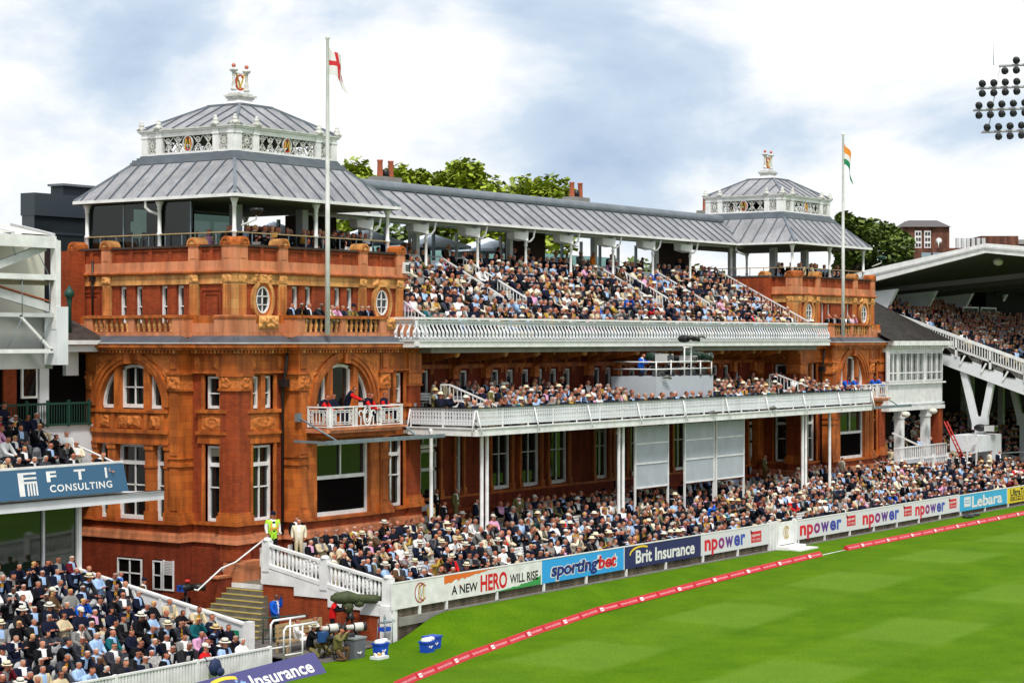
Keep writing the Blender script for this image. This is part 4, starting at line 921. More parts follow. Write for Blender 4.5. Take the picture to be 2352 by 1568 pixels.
for (x, y) in ((21.6, 9.2), (39.9, 9.2), (55.6, 9.0)):
    m = MB(); m.box(x-.9, x+.9, y-.4, y+.4, 17.3, 18.95, CONC)
    for dx in (-.45, .45): m.lathe([(.17, 0), (.16, .08), (.14, .78), (.17, .82), (.17, .88)], (x+dx, y, 18.95), CHIM, 10)
    m.lathe([(.18, 0), (.22, .2), (.2, .38), (.1, .42)], (x, y, 18.95), BLK, 8); m.build('chimney', pav)
# ================================================================ FRONT ENCLOSURE AND BOARDS
NF = 8
def frfloor(y): return .28+.155*(y+9.0)
m = MB()
for k in range(NF): y = -9.3+1.09*k; m.box(-1.3 if y < -3.4 else .35, 80, y, y+1.10 if k < NF-1 else YF, -.5, .28+.175*k, CONC)
tag(m.build('terrace'), kind='structure')
m = MB(); m.box(-1.5, 76, -9.42, -9.22, -1.0, .40, KERBB); m.box(-1.3, 76, -9.5, -9.42, -.3, .03, CONC); tag(m.build('boundary_wall'), 'low grey brick wall carrying the advertising boards along the pavilion front', 'wall')
def C_(c): return mat('ink_%02x%02x%02x' % c, tuple((v/255)**2.2 for v in c), .5)
def board(x0, x1, label, face, z0=.36, z1=1.34, posts=2, name='advertising_board'):
    root = empty(name, (x0, -9.5, 0), label, 'advertising board')
    m = MB(); m.box(x0+.01, x1-.01, -9.50, -9.44, z0, z1, face); m.build('panel', root)
    m = MB(); m.box(x0, x1, -9.515, -9.43, z1, z1+.04, WHITE); m.box(x0, x0+.04, -9.515, -9.43, z0-.02, z1, WHITE); m.build('frame', root)
    for i in range(posts): x = x0+(x1-x0)*(i+.06)/posts; m = MB(); m.box(x, x+.11, -9.50, -9.42, 0.0, z0-.005, WHITE); m.build('post', root)
    return root
XD, ZD = (1, 0, 0), (0, 0, 1)
def lettering(root, items, name='lettering'):
    m = MB()
    for (txt, x, z, h, w, c, kw) in items: put_text(m, txt, (x, -9.50, z), XD, ZD, h, C_(c), w, **kw)
    return m.build(name, root)
def mcc(m, x, z, y, h, cr, cg, f=1.0):
    """the interlaced club letters: two C shapes and an M"""
    for (dx, s_) in ((-.05, 1.0), (.06, .80)):
        m.ribbon([(x+dx*h*2+.36*h*f*s_*cos(t), z+.5*h*s_*sin(t)) for t in [.8+i*(2*pi-1.6)/20 for i in range(21)]], .055*h, y-.012, y-.004, cr)
    m.ribbon([(x-.16*h*f, z-.5*h), (x-.18*h*f, z+.5*h), (x, z-.25*h), (x+.18*h*f, z+.5*h), (x+.16*h*f, z-.5*h)], .05*h, y-.020, y-.013, cg)
B1 = board(-1.77, 1.46, 'plain white board with red and gold club monogram at the corner post', WHITE)
m = MB(); mcc(m, .05, .86, -9.50, .74, C_((150, 20, 30)), C_((205, 170, 60)), 1.2); m.build('monogram', B1)
B2 = board(1.46, 8.28, 'white board reading A NEW HERO WILL RISE with orange and green splashes', WHITE)
lettering(B2, [('A NEW', 2.0, .56, .34, 1.75, (25, 25, 25), dict(bold=.02)), ('HERO', 3.95, .50, .62, 1.85, (205, 20, 30), dict(bold=.03)), ('WILL RISE', 6.0, .60, .36, 2.05, (25, 25, 25), dict(bold=.02))])
m = MB(); rr = random.Random(3)
top = [(1.5+.14*i, 1.335) for i in range(26)]; low = [(a, 1.335-max(.02, .33*(1-i/25)**1.1*(.75+.5*rr.random()))) for i, (a, b) in enumerate(top)]
for i in range(25): m.add([(top[i][0], -9.506, top[i][1]), (top[i+1][0], -9.506, top[i+1][1]), (low[i+1][0], -9.506, low[i+1][1]), (low[i][0], -9.506, low[i][1])], [(0, 1, 2, 3)], C_((225, 110, 45)))
m.build('orange_splash', B2); m = MB()
bot = [(5.0+.13*i, .365) for i in range(26)]; up = [(a, .365+.30*(i/25)**1.6*(.6+.7*rr.random())+.02) for i, (a, b) in enumerate(bot)]
for i in range(25): m.add([(bot[i][0], -9.506, bot[i][1]), (bot[i+1][0], -9.506, bot[i+1][1]), (up[i+1][0], -9.506, up[i+1][1]), (up[i][0], -9.506, up[i][1])], [(0, 1, 2, 3)], C_((60, 150, 80)))
m.build('green_splash', B2)
B3 = board(8.28, 14.84, 'sky blue board with sportingbet lettering in navy and red', mat('sky_blue_vinyl', (.03, .36, .80), .4))
m = MB()
w1 = put_text(m, 'sporting', (8.95, -9.50, .60), XD, ZD, .54, WHITE, 3.85, bold=.075, shear=.12, lift=.005); put_text(m, 'bet', (12.55, -9.50, .60), XD, ZD, .54, WHITE, 1.75, bold=.075, shear=.12, lift=.005)
put_text(m, 'sporting', (9.03, -9.50, .61), XD, ZD, .52, C_((25, 45, 120)), 3.66, bold=.035, shear=.12, lift=.011); put_text(m, 'bet', (12.72, -9.50, .61), XD, ZD, .52, C_((200, 25, 40)), 1.48, bold=.035, shear=.12, lift=.011); m.build('lettering', B3)
B4 = board(14.84, 21.75, 'dark navy board with white Brit Insurance lettering and yellow arc', mat('navy_vinyl', (.018, .022, .115), .4))
m = MB(); put_text(m, 'Brit Insurance', (15.85, -9.50, .55), XD, ZD, .56, WHITE, 5.3, bold=.028)
m.ribbon([(15.35+.95+.95*cos(t), .93+.34*sin(t)) for t in [pi-i*2.2/10 for i in range(11)]], .08, -9.512, -9.505, C_((245, 205, 50))); m.build('lettering', B4)
NP = [('n', (215, 30, 45)), ('p', (205, 30, 60)), ('o', (140, 45, 120)), ('w', (95, 55, 140)), ('e', (60, 70, 165)), ('r', (50, 85, 180))]
def npower(root, x, w, z=.58, h=.56, small=True, sx=None):
    m = MB(); a = x; k = w/6.4
    for ch, c in NP:
        wd = {'w': 1.35, 'n': 1.0, 'r': .8}.get(ch, 1.0)*k
        put_text(m, ch, (a, -9.50, z), XD, ZD, h*1.25, C_(c), wd*.92, bold=.035); a += wd+.03*k
    if small:
        m.build('lettering', root); m = MB()
        q = sx if sx else x+w+.5
        m.box(q, q+1.05, -9.507, -9.501, .56, 1.10, C_((205, 35, 50))); m.poly([(q-.07, 1.0), (q-.07, 1.22), (q+.1, 1.10), (q+.12, 1.0)], -9.507, -9.501, C_((120, 30, 35)))
        put_text(m, 'npower', (q+.09, -9.507, .86), XD, ZD, .15, WHITE, .86, bold=.02, lift=.004); put_text(m, 'TEST SERIES', (q+.09, -9.507, .64), XD, ZD, .11, WHITE, .86, lift=.004)
    return m.build('series_logo', root)
B5 = board(21.75, 28.6, 'white npower board just left of the white club gate', mat('white_vinyl', (.70, .70, .74), .45)); npower(B5, 22.1, 4.15, sx=26.75)
B6 = board(31.65, 52.92, 'long white board with npower written three times, right of the gate', mat('white_vinyl', (.7, .7, .7)), z0=.30, z1=1.27, posts=7)
for x, w in ((32.0, 5.0), (39.5, 4.9), (46.5, 4.4)): npower(B6, x, w, z=.52, sx=x+w+.55)
B7 = board(52.92, 60.62, 'light blue Lebara board between the npower and yellow boards', mat('lebara_blue', (.04, .42, .72), .4), z0=.26, z1=1.22)
m = MB(); put_text(m, 'Lebara', (54.9, -9.50, .42), XD, ZD, .64, WHITE, 4.9, bold=.03); m.box(53.7, 54.7, -9.507, -9.501, .5, 1.08, WHITE)
for i in (0, 1): m.ribbon([(53.85+.1*k, .72+.15*i+.04*sin(k*1.1)) for k in range(8)], .05, -9.512, -9.508, C_((30, 150, 205)))
m.build('lettering', B7)
B8 = board(60.62, 68, 'yellow UltraTech cement board at the right edge', mat('yellow_vinyl', (.80, .62, .03), .4), z0=.24, z1=1.2)
m = MB(); put_text(m, 'UltraTech', (61.2, -9.50, .68), XD, ZD, .42, C_((20, 20, 20)), 3.4, bold=.03); m.box(61.2, 64.6, -9.507, -9.501, .36, .62, C_((20, 20, 20))); put_text(m, 'CEMENT', (61.3, -9.507, .41), XD, ZD, .17, C_((240, 205, 40)), 3.2, bold=.02); m.build('lettering', B8)
gt = empty('gate', (28.6, -9.5, 0), 'white picket gate with gold club monogram between the npower boards', 'gate')
m = MB(); m.box(28.62, 31.6, -9.45, -9.40, .30, 1.30, WHITE2)
for x in (28.62, 28.95, 29.25, 29.5, 31.42): m.box(x, x+.14, -9.55, -9.36, 0, 1.42, WHITE)
m.box(29.65, 31.35, -9.52, -9.45, .2, 1.34, WHITE); m.build('gate_leaf', gt)
m = MB(); mcc(m, 30.5, .80, -9.525, .62, C_((190, 160, 60)), C_((205, 170, 60)), 1.2); m.build('monogram', gt)
m = MB(); m.box(29.4, 31.5, -10.1, -9.5, -.2, .16, WHITE); m.box(29.6, 31.7, -10.7, -10.1, -.3, .04, WHITE); tag(m.build('white_steps'), 'two white wooden steps below the club gate onto the grass', 'steps')
# corner: sloping balustrade on its stepped brick wall
cb = empty('side_balustrade', (-1.6, -9.2, -.9), 'white sloping balustrade on stepped brick wall left of the boards', 'balustrade')
def bz(y): return 1.43+.178*(y+9.2)             # height of the rail
m = MB()
for y, w in ((-9.18, .2), (-6.1, .17), (-3.15, .17)): m.box(-1.72, -1.44, y-w, y+w, -.9 if y < -9 else bz(y)-1.1, bz(y)+.10, WHITE); m.lathe([(.20, 0), (.17, .05), (.1, .12)], (-1.58, y, bz(y)+.10), WHITE, 8)
m.bar((-1.58, -9.15, bz(-9.15)-.05), (-1.58, -3.15, bz(-3.15)-.05), .17, .10, WHITE); m.bar((-1.58, -9.15, bz(-9.15)-.92), (-1.58, -3.15, bz(-3.15)-.86), .24, .14, WHITE); m.build('rail', cb)
m = MB()
for i in range(30):
    y = -8.95+5.65*i/29
    if abs(y+6.1) < .15: continue
    if i == 15: m.build('balusters', cb); m = MB()
    z = bz(y)-.86; m.lathe([(.045, 0), (.045, .08), (.03, .12), (.06, .28), (.07, .42), (.055, .6), (.03, .68), (.045, .72), (.045, .78)], (-1.58, y, z), WHITE, 8)
m.build('balusters', cb)
m = MB(); 
for ya, yb, zb in ((-9.0, -7.9, .08), (-7.9, -6.3, .24), (-6.3, -4.6, .56), (-4.6, -2.9, .90)):
    f_ = lambda q: .36+.178*(q+9.0)
    m.poly([(ya, zb), (yb, zb), (yb, f_(yb)+.14), (ya, f_(ya)+.14)], -1.68, -1.50, WHITE, 'yz')
m.box(-1.77, -1.37, -9.45, -8.93, -1.05, .5, WHITE); m.build('stepped_coping', cb)
m = MB(); m.poly([(-9.0, -.95), (-9.0, .38), (-2.95, 1.45), (-2.95, -.95)], -1.62, -1.35, BRICK, 'yz'); m.build('brick_wall', cb)
# steps by the tower corner
m = MB(); Sx, Sz = -1.25, .78; NS = 9
for i in range(NS):
    x1 = Sx-.30*i; z = Sz-.175*(i+1); yr = -3.0-(Sx-x1)*.74; x0 = x1-.32
    m.box(x0, x1+.01, yr, -.95, -.95, z, STEPC); m.box(x0-.012, x0+.045, yr, -.96, z-.03, z+.004, YEL)
m.box(Sx-.01, 2.4, -3.0, -.7, -.95, Sz, STEPC); m.box(Sx-.03, Sx+.02, -3.0, -.96, Sz-.17, Sz+.01, WHITE)
for i in range(5): x = -.55+.26*i; m.box(x, 2.4, -2.95, -1.9, Sz, Sz+.17*(i+1), STEPC); m.box(x-.01, x+.04, -2.95, -1.9, Sz+.17*(i+1)-.02, Sz+.17*(i+1)+.004, YEL)
m.box(-.58, -.54, -2.95, -1.9, Sz, Sz+.15, WHITE)
tag(m.build('stone_steps'), 'worn stone steps with yellow nosings climbing beside the tower corner', 'steps')
m = MB(); m.box(-2.1, -1.2, -.98, -.62, -.95, 1.0, BRICKD); m.box(-2.16, -1.15, -1.02, -.6, 1.0, 1.08, PINK); m.box(-1.25, .55, -1.15, -.55, -.95, 1.55, PINK); m.box(-1.3, -.5, -1.0, -.55, 1.0, 1.55, PINK)
m.build('plinth_block', pav)
m = MB(); m.tube([(-3.6, -1.15, .75), (-3.45, -1.18, .70), (-2.1, -1.2, 1.45), (-1.3, -1.22, 1.62), (-.1, -1.9, 2.6), (.35, -2.2, 2.7)], .035, WHITE, 6); m.tube([(-1.9, -1.2, 1.5), (-1.9, -1.05, 1.3)], .03, WHITE, 5); tag(m.build('handrail'), 'thin white metal handrail rising over the stone steps', 'handrail')
# boundary cushions: red wedge segments with white lettering
wm = MB(); REDV = mat('red_vinyl', (.50, .008, .018), .5); REDD = mat('dark_red_vinyl', (.30, .008, .02), .5)
wm.poly([(-.18, 0), (.18, 0), (.03, .225), (-.03, .225)], -.78, .78, REDV, 'yz'); wm.fr = None
seg0 = wm.build('cushion', loc=(0, 0, 0)); me = seg0.data; bpy.data.objects.remove(seg0)
def segtext(kind):
    t = MB(); n = Vector((0, -.225, .15)).normalized(); up = Vector((0, .15, .225)).normalized()
    o = Vector((-.66, -.158, .034))
    if kind: 
        t.add([o+Vector((.0, 0, 0))+up*.02+n*.003, o+Vector((.26, 0, 0))+up*.02+n*.003, o+Vector((.26, 0, 0))+up*.17+n*.003, o+up*.17+n*.003], [(0, 1, 2, 3)], WHITE, raw=True)
        put_text(t, 'npower', o+Vector((.03, 0, 0))+up*.07, XD, up, .06, C_((200, 30, 40)), .2, lift=.008); put_text(t, 'hometeam', o+Vector((.32, 0, 0))+up*.055, XD, up, .11, C_((235, 165, 172)), 1.0, bold=.01)
    else: put_text(t, 'npower.com/cricket', o+Vector((.02, 0, 0))+up*.055, XD, up, .10, C_((235, 165, 172)), 1.3, bold=.012)
    ob = t.build('lettering', loc=(0, 0, 0)); d = ob.data; bpy.data.objects.remove(ob); return d
tm = [segtext(0), segtext(1)]
CUSH = [0]
def nth(n):
    U = ['', 'first', 'second', 'third', 'fourth', 'fifth', 'sixth', 'seventh', 'eighth', 'ninth', 'tenth', 'eleventh', 'twelfth', 'thirteenth', 'fourteenth', 'fifteenth', 'sixteenth', 'seventeenth', 'eighteenth', 'nineteenth']
    if n < 20: return U[n]
    t, u = divmod(n, 10); T_ = {2: 'twent', 3: 'thirt', 4: 'fort', 5: 'fift', 6: 'sixt'}[t]
    return T_+'ieth' if u == 0 else T_+'y-'+U[u]
def rope(pts):
    P = [Vector(p) for p in pts]; tot = sum((P[i+1]-P[i]).length for i in range(len(P)-1)); n = int(tot/1.58); k = 0
    def at(d):
        for i in range(len(P)-1):
            l = (P[i+1]-P[i]).length
            if d <= l or i == len(P)-2: return P[i]+(P[i+1]-P[i])*(d/l)
            d -= l
    for i in range(n):
        a, b = at(tot*i/n), at(tot*(i+1)/n); c = (a+b)/2; an = math.atan2(b.y-a.y, b.x-a.x)
        o = newobj('boundary_cushion', me, None, (c.x, c.y, ground_z(c.x, c.y)+.005)); o.rotation_euler = (0, -math.atan2(ground_z(b.x, b.y)-ground_z(a.x, a.y), 1.58), an); o.scale = ((b-a).length/1.60, 1, 1)
        kind = i % 2; CUSH[0] += 1; tag(o, 'red boundary cushion printed '+('hometeam' if kind else 'with a web address')+', '+nth(CUSH[0])+' from the left', 'boundary cushion', 'red cushions laid end to end along the boundary')
        newobj('lettering', tm[kind], o)
rope([(-12.2, -16.9), (-8.9, -15.4), (-3, -13.9), (3.5, -12.75), (7.9, -12.25), (18, -12.1), (29.3, -11.95)]); rope([(32.3, -11.9), (45, -11.8), (72, -11.6)])
m = MB(); m.tube([(29.3, -11.95, ground_z(29.3, -11.95)+.02), (32.3, -11.9, ground_z(32, -11.9)+.02)], .025, WHITE, 5); tag(m.build('boundary_line'), 'short white rope joining the two runs of red cushions', 'rope')
m = MB(); m.ball((52.6, -10.2, .05), .3, BLK, 8, (2.2, 1, .5)); m.ball((54.0, -10.1, .04), .25, BLK, 8, (2.2, 1, .4)); tag(m.build('cover_bundle'), 'black bundle on the grass below the light blue board', 'bundle')
# ---------------------------------------------------------------- flagpoles
def flagpole(x, y, z0, z1, label, fl, top=.18):
    r = empty('flagpole', (x, y, z0), label, 'flagpole'); m = MB(); m.lathe([(.11, 0), (.10, (z1-z0)*.45), (.06, z1-z0), (.10, z1-z0+.05), (.10, z1-z0+.15), (.03, z1-z0+.22)], (x, y, z0), WHITE, 10); m.build('pole', r)
    m = MB(); fl(m, x, y); m.build('flag', r)
def flag_sheet(m, x, y, zt, w, h, colour, drape=.55, n=14, k=10, out=(1, -.15)):
    """a limp flag hanging in folds from its hoist"""
    P = []
    for i in range(n+1):
        u = i/n
        for j in range(k+1):
            v = j/k; fx = u*w*.62; fold = .16*sin(u*7+v*2.3)*u
            P.append((x+.06+fx*out[0]*(.62+.38*v)+.0, y+fold+fx*out[1], zt-h*v-drape*u*u*1.1-drape*.5*u-.08*sin(u*6+v*3)))
    for i in range(n):
        for j in range(k):
            a = i*(k+1)+j; m.add([P[a], P[a+1], P[a+k+2], P[a+k+1]], [(0, 1, 2, 3)], colour((i+.5)/n, (j+.5)/k), True)
FW = mat('flag_white', (.78, .76, .77), .8); FRD = mat('flag_red', (.62, .03, .04), .8); FO = mat('flag_saffron', (.80, .28, .03), .8); FG = mat('flag_green', (.01, .22, .09), .8)
flagpole(3.78, -1.75, 10.7, 23.05, 'tall white flagpole on the near tower flying a white and red flag',
    lambda m, x, y: flag_sheet(m, x, y, 22.8, 1.8, 1.2, lambda u, v: FRD if abs(v-.5) < .13 or abs(u-.5) < .09 else FW, .42))
flagpole(L_+2.95, -1.75, 10.7, 23.1, 'tall white flagpole on the far tower flying a saffron white and green flag',
    lambda m, x, y: flag_sheet(m, x, y, 22.75, 2.0, 1.4, lambda u, v: FO if v < .36 else (FW if v < .66 else FG), .75, out=(.8, -.2)))
# ---------------------------------------------------------------- sight screens and tv platform
for i, (a, b) in enumerate(((25.2, 28.4), (30.15, 33.2), (33.5, 36.55))):
    r = empty('sight_screen', (a, -3.8, 1.5), ('pale cloth screen hanging alone, leftmost under the lower balcony', 'pale cloth screen hanging in the middle under the lower balcony', 'pale cloth screen, rightmost of three under the lower balcony')[i], 'screen')
    m = MB(); m.box(a, b, -3.82, -3.79, 3.08, 6.15, SCREEN); m.build('cloth', r); m = MB()
    for x in (a-.05, b-.02): m.box(x, x+.07, -3.86, -3.76, 1.2, 6.2, WHITE)
    for z in (3.05, 4.25, 5.25): m.box(a, b, -3.86, -3.78, z, z+.07, WHITE)
    m.build('frame', r)
tp = empty('camera_platform', (30, -2.5, 6.6), 'grey boxed television platform with white scaffold rails on the lower balcony', 'platform')
m = MB(); m.box(28.1, 34.1, -3.3, -.6, 6.5, 8.6, mat('grey_board', (.46, .49, .54), .7, var=.06)); m.build('box', tp)
m = MB()
for z in (8.98, 9.35):
    for (a, b) in (((28.2, -3.25), (34.0, -3.25)), ((28.2, -3.25), (28.2, -.7)), ((34.0, -3.25), (34.0, -.7))): m.tube([(*a, z), (*b, z)], .035, WHITE, 6)
for x, zt in ((28.2, 9.4), (29.7, 9.45), (31.1, 10.1), (31.8, 10.1), (32.8, 9.4), (34.0, 9.4)): m.tube([(x, -3.25, 8.5), (x, -3.25, zt)], .04, WHITE, 6)
m.tube([(31.0, -3.25, 10.1), (31.9, -3.25, 10.1)], .04, WHITE, 6); m.build('scaffold_rail', tp)
for i, (x, y, z, s_) in enumerate(((29.0, -2.9, 8.85, .28), (30.3, -2.8, 8.8, .24), (32.3, -2.9, 8.85, .22), (33.4, -2.9, 8.9, .3), (31.3, -2.2, 9.0, .3))):
    m = MB(); m.box(x-s_, x+s_, y-.2, y+.2, 8.6, z+.05, BLK if i % 2 else mat('slate_grey_case', (.06, .065, .07), .5)); m.ball((x, y, z+.15), s_*.7, BLK, 7, (1, .8, .7)); m.tube([(x, y-.2, 8.75), (x+.35, y-.45, 8.62), (x+.8, y-.35, 8.66)], .03, BLK, 5); m.build('equipment_case', tp)
def tvcam(x, y, z, label, cover=BLK, face=-1, s=1.0, tripod=.0, body=None, box=False):
    r = empty('television_camera', (x, y, z), label, 'television camera'); m = MB()
    cov = cover
    m.ball((x, y+.1, z), .33*s, cov, 10, (.8, 1.5, .8)); m.ball((x+.05, y-.35*s, z+.05), .22*s, cov, 8, (1.6, 1.5, .8)); m.lathe([(.15*s, 0), (.17*s, -.35*s), (.20*s, -.5*s)], (x, y-.5*s, z), cov, 10, 'y'); m.build('camera_body', r)
    if box: m = MB(); m.box(x-.35, x+.35, y-1.0, y-.3, z-.22, z+.16, mat('lens_box_grey', (.5, .5, .5), .5)); m.box(x-.28, x+.28, y-1.03, y-1.0, z-.18, z+.10, GLASS); m.build('lens_box', r)
    m = MB(); m.lathe([(.14*s, -.01), (.13*s, -.02)], (x, y-1.0*s, z), GLASS, 10, 'y'); m.build('lens', r)
    if tripod:
        m = MB(); m.lathe([(.16, 0), (.1, .1), (.1, .2)], (x, y, z-.42), BLK, 8)
        for k in range(3): t = 2*pi*k/3+.5; m.tube([(x, y, z-.36), (x+.62*cos(t), y+.62*sin(t), z-tripod)], .035, mat('tripod_grey', (.12, .12, .12), .4), 6); m.ball((x+.62*cos(t), y+.62*sin(t), z-tripod+.06), .07, BLK, 6)
        m.build('tripod', r)
    return r
GCOV = mat('olive_rain_cover', (.05, .065, .025), .7, var=.3, vscale=6); GCV2 = mat('green_rain_cover', (.015, .04, .025), .3, var=.3, vscale=6)
tvcam(31.5, -3.1, 10.55, 'black television camera on the tall scaffold frame above the grey platform', BLK, s=.8)
tvcam(33.3, -2.4, 9.6, 'green shrouded television camera at the right end of the grey platform', GCV2, s=1.25, tripod=.9)
tvcam(29.7, -2.2, 9.6, 'television camera with long grey lens box beside the blue jacketed operator', GCV2, s=1.0, tripod=.9, box=True)
tvcam(32.2, -2.2, 9.5, 'small television camera with grey lens box right of the scaffold frame', BLK, s=.7, tripod=.8, box=True)
for (x, y, z, l) in ((31.4, -4.75, 6.75, 'grey furry microphone clipped under the lower balcony rail left of centre'), (38.2, -4.75, 6.8, 'grey furry microphone clipped under the lower balcony rail right of centre'), (32.6, -3.4, 10.7, 'grey furry microphone beside the black camera on the scaffold'), (28.9, -3.45, 8.6, 'long grey furry microphone on the platform edge')):
    m = MB(); m.tube([(x-.3, y, z-.05), (x, y-.05, z), (x+.3, y-.1, z-.1)], [.06, .09, .05], mat('grey_fur', (.16, .16, .15), .95), 7); tag(m.build('microphone'), l, 'microphone')
# the near television camera below the balustrade
def olivecam(x, y, z):
    r = empty('television_camera', (x, y, ground_z(x, y)), 'olive shrouded television camera on black tripod by the corner post', 'television camera'); m = MB(); d = Vector((.80, -.6, 0)).normalized()
    def P(a, h): q = Vector((x, y, z+h))+d*a; return (q.x, q.y, q.z)
    m.tube([P(-.75, .12), P(-.5, .10), P(-.1, .12), P(.3, .05), (P(.9, .02)), P(1.25, -.02)], [.10, .21, .27, .19, .17, .17], GCOV, 10); m.ball(P(-.1, -.22), .24, GCOV, 8, (1, 1, 1.2)); m.ball(P(-.5, .22), .15, GCOV, 8, (1.2, 1, .8)); m.ball(P(.35, -.12), .2, GCOV, 8, (1.2, 1, .8)); m.build('rain_cover', r)
    m = MB(); m.tube([P(1.25, -.02), P(1.45, -.03)], .21, BLK, 4); m.build('lens_hood', r); m = MB(); m.tube([P(1.40, -.03), P(1.46, -.03)], .15, mat('lens_face', (.3, .33, .36), .2), 8); m.build('lens', r)
    m = MB(); m.lathe([(.2, 0), (.12, .12), (.12, .25)], (x, y, z-.7), BLK, 8)
    for k in range(3): t = 2*pi*k/3+.3; m.tube([(x, y, z-.6), (x+.65*cos(t), y+.65*sin(t), ground_z(x, y)+.1)], .04, BLK, 6); m.lathe([(.09, -.03), (.09, .03)], (x+.68*cos(t), y+.68*sin(t), ground_z(x, y)+.09), BLK, 8, 'x')
    m.tube([(x+.65*cos(2*pi*k/3+.3), y+.65*sin(2*pi*k/3+.3), ground_z(x, y)+.15) for k in (0, 1, 2, 0)], .03, BLK, 5); m.build('tripod', r)
olivecam(-2.45, -8.05, .70)
r = empty('television_camera', (-3.6, -.2, -.9), 'shoulder camera with red and blue parts on tripod beside the tower', 'television camera'); m = MB(); m.ball((-3.3, -.4, .75), .22, BLK, 8, (1.6, 1, .8)); m.box(-3.6, -3.3, -.5, -.2, .6, .85, C_((30, 70, 150))); m.tube([(-3.1, -.5, .75), (-2.7, -.9, .75)], [.12, .17], BLK, 8); m.build('camera_body', r); m = MB(); m.ball((-3.25, -.45, 1.0), .10, REDP, 8, (1.6, 1, .7)); m.build('red_light', r)
m = MB()
for k in range(3): t = 2*pi*k/3; m.tube([(-3.3, -.4, .6), (-3.3+.4*cos(t), -.4+.4*sin(t), -.85)], .03, BLK, 5)
m.build('tripod', r)
# coolers, boxes and bits on the grass
def cooler(x, y, label, towel=True, sx=.48, sy=.36, h=.42, body=BLUEB, lid=None):
    z = ground_z(x, y); r = empty('cooler', (x, y, z), label, 'cool box'); m = MB(); m.add([(x-sx/2*.88, y-sy/2*.88, z), (x+sx/2*.88, y-sy/2*.88, z), (x+sx/2*.88, y+sy/2*.88, z), (x-sx/2*.88, y+sy/2*.88, z), (x-sx/2, y-sy/2, z+h), (x+sx/2, y-sy/2, z+h), (x+sx/2, y+sy/2, z+h), (x-sx/2, y+sy/2, z+h)], [(0, 3, 2, 1), (4, 5, 6, 7), (0, 1, 5, 4), (1, 2, 6, 5), (2, 3, 7, 6), (3, 0, 4, 7)], body); m.build('body', r)
    m = MB(); m.box(x-sx/2-.03, x+sx/2+.03, y-sy/2-.03, y+sy/2+.03, z+h, z+h+.06, lid or body); m.build('lid', r)
    m = MB(); m.ribbon([(x-.12+.03*k, z+.2+.04*sin(k*1.3)) for k in range(8)], .03, y-sy/2-.012, y-sy/2+.02, WHITE); m.build('logo', r)
    if towel: m = MB(); m.ball((x-.05, y, z+h+.08), .26, WHITE, 8, (1, .8, .45)); m.ball((x+.15, y-.05, z+h+.12), .18, WHITE, 8, (1, .8, .5)); m.build('towel', r)
cooler(-4.35, -11.0, 'blue ice bucket with white towel, nearer the grey drinks box'); cooler(-2.75, -11.9, 'small blue ice bucket under a white towel beside the blue cool box', sx=.5, h=.35); cooler(-2.05, -11.6, 'plain blue cool box with lid on the grass, rightmost of the coolers', False, .62, .42, .42)
cooler(-5.2, -10.5, 'large grey wheeled drinks box beside the photographers', False, .65, .5, .7, mat('grey_plastic', (.13, .14, .16), .4), mat('grey_lid', (.25, .27, .28), .4))
m = MB(); z = ground_z(-4.8, -11.2); m.box(-5.15, -4.55, -11.55, -11.15, z, z+.10, WHITE2)
for k in range(8): m.ball((-5.05+.07*k, -11.35+.08*(k % 3), z+.14), .06, C_((205, 160, 60)) if k % 2 else WHITE, 6)
tag(m.build('food_tray'), 'tray of small bottles and snacks beside the blue ice bucket', 'tray')
r = empty('folding_chair', (-1.9, -9.5, -.9), 'small blue and grey folding stand below the corner post', 'stand'); m = MB(); 
for dx, dy in ((0, 0), (.5, 0), (0, -.35), (.5, -.35)): m.tube([(-2.5+dx, -9.35+dy, -.88), (-2.4+dx*.8, -9.35+dy, .1)], .02, GALV, 5)
m.box(-2.5, -2.0, -9.7, -9.4, -.05, 0.0, GALV); m.build('frame', r); m = MB(); m.box(-2.45, -2.05, -9.68, -9.4, -.35, -.2, BLUEB); m.box(-2.4, -2.1, -9.68, -9.42, -.78, -.7, WHITE); m.build('shelf', r)
m = MB(); m.lathe([(.05, 0), (.05, .16), (.02, .22), (.02, .26)], (-2.2, -9.5, .0), CLEAR, 8); tag(m.build('water_bottle'), 'clear water bottle standing on the folding stand', 'bottle')
# long white-lensed press cameras
LW = mat('white_lens', (.62, .60, .55), .5)
for (x, y, z, l) in ((-6.0, -9.55, .16, 'white telephoto lens with black bands held by the photographer in the sun hat'), (-5.0, -9.9, .12, 'white telephoto lens on a monopod, right of the first')):
    r = empty('telephoto_camera', (x, y, z), l, 'camera'); m = MB(); d = Vector((.85, -.52, .02))
    def P(a): q = Vector((x, y, z))+d*a; return tuple(q)
    m.tube([P(0), P(.3), P(.34), P(.7)], [.09, .10, .15, .16], LW, 10); m.build('lens', r); m = MB(); m.tube([P(.66), P(.78)], .165, BLK, 10); m.tube([P(.30), P(.35)], .145, BLK, 10); m.tube([P(-.18), P(.02)], .10, BLK, 6); m.build('camera_body', r)
    m = MB(); m.tube([P(.15), (x+.12, y-.1, -.85)], .02, BLK, 5); m.build('monopod', r)
r = empty('telephoto_camera', (-5.7, -10.2, -.3), 'black telephoto lens on a low tripod in front of the photographers', 'camera'); m = MB(); m.tube([(-6.1, -9.9, -.15), (-5.6, -10.2, -.13), (-5.2, -10.45, -.12)], [.10, .13, .15], BLK, 9); m.box(-6.35, -6.0, -9.95, -9.7, -.25, .1, C_((40, 80, 130))); m.build('lens', r); m = MB()
for k in range(3): t = 2*pi*k/3; m.tube([(-5.9, -10.0, -.2), (-5.9+.3*cos(t), -10+.3*sin(t), -.88)], .02, BLK, 5)
m.build('tripod', r)
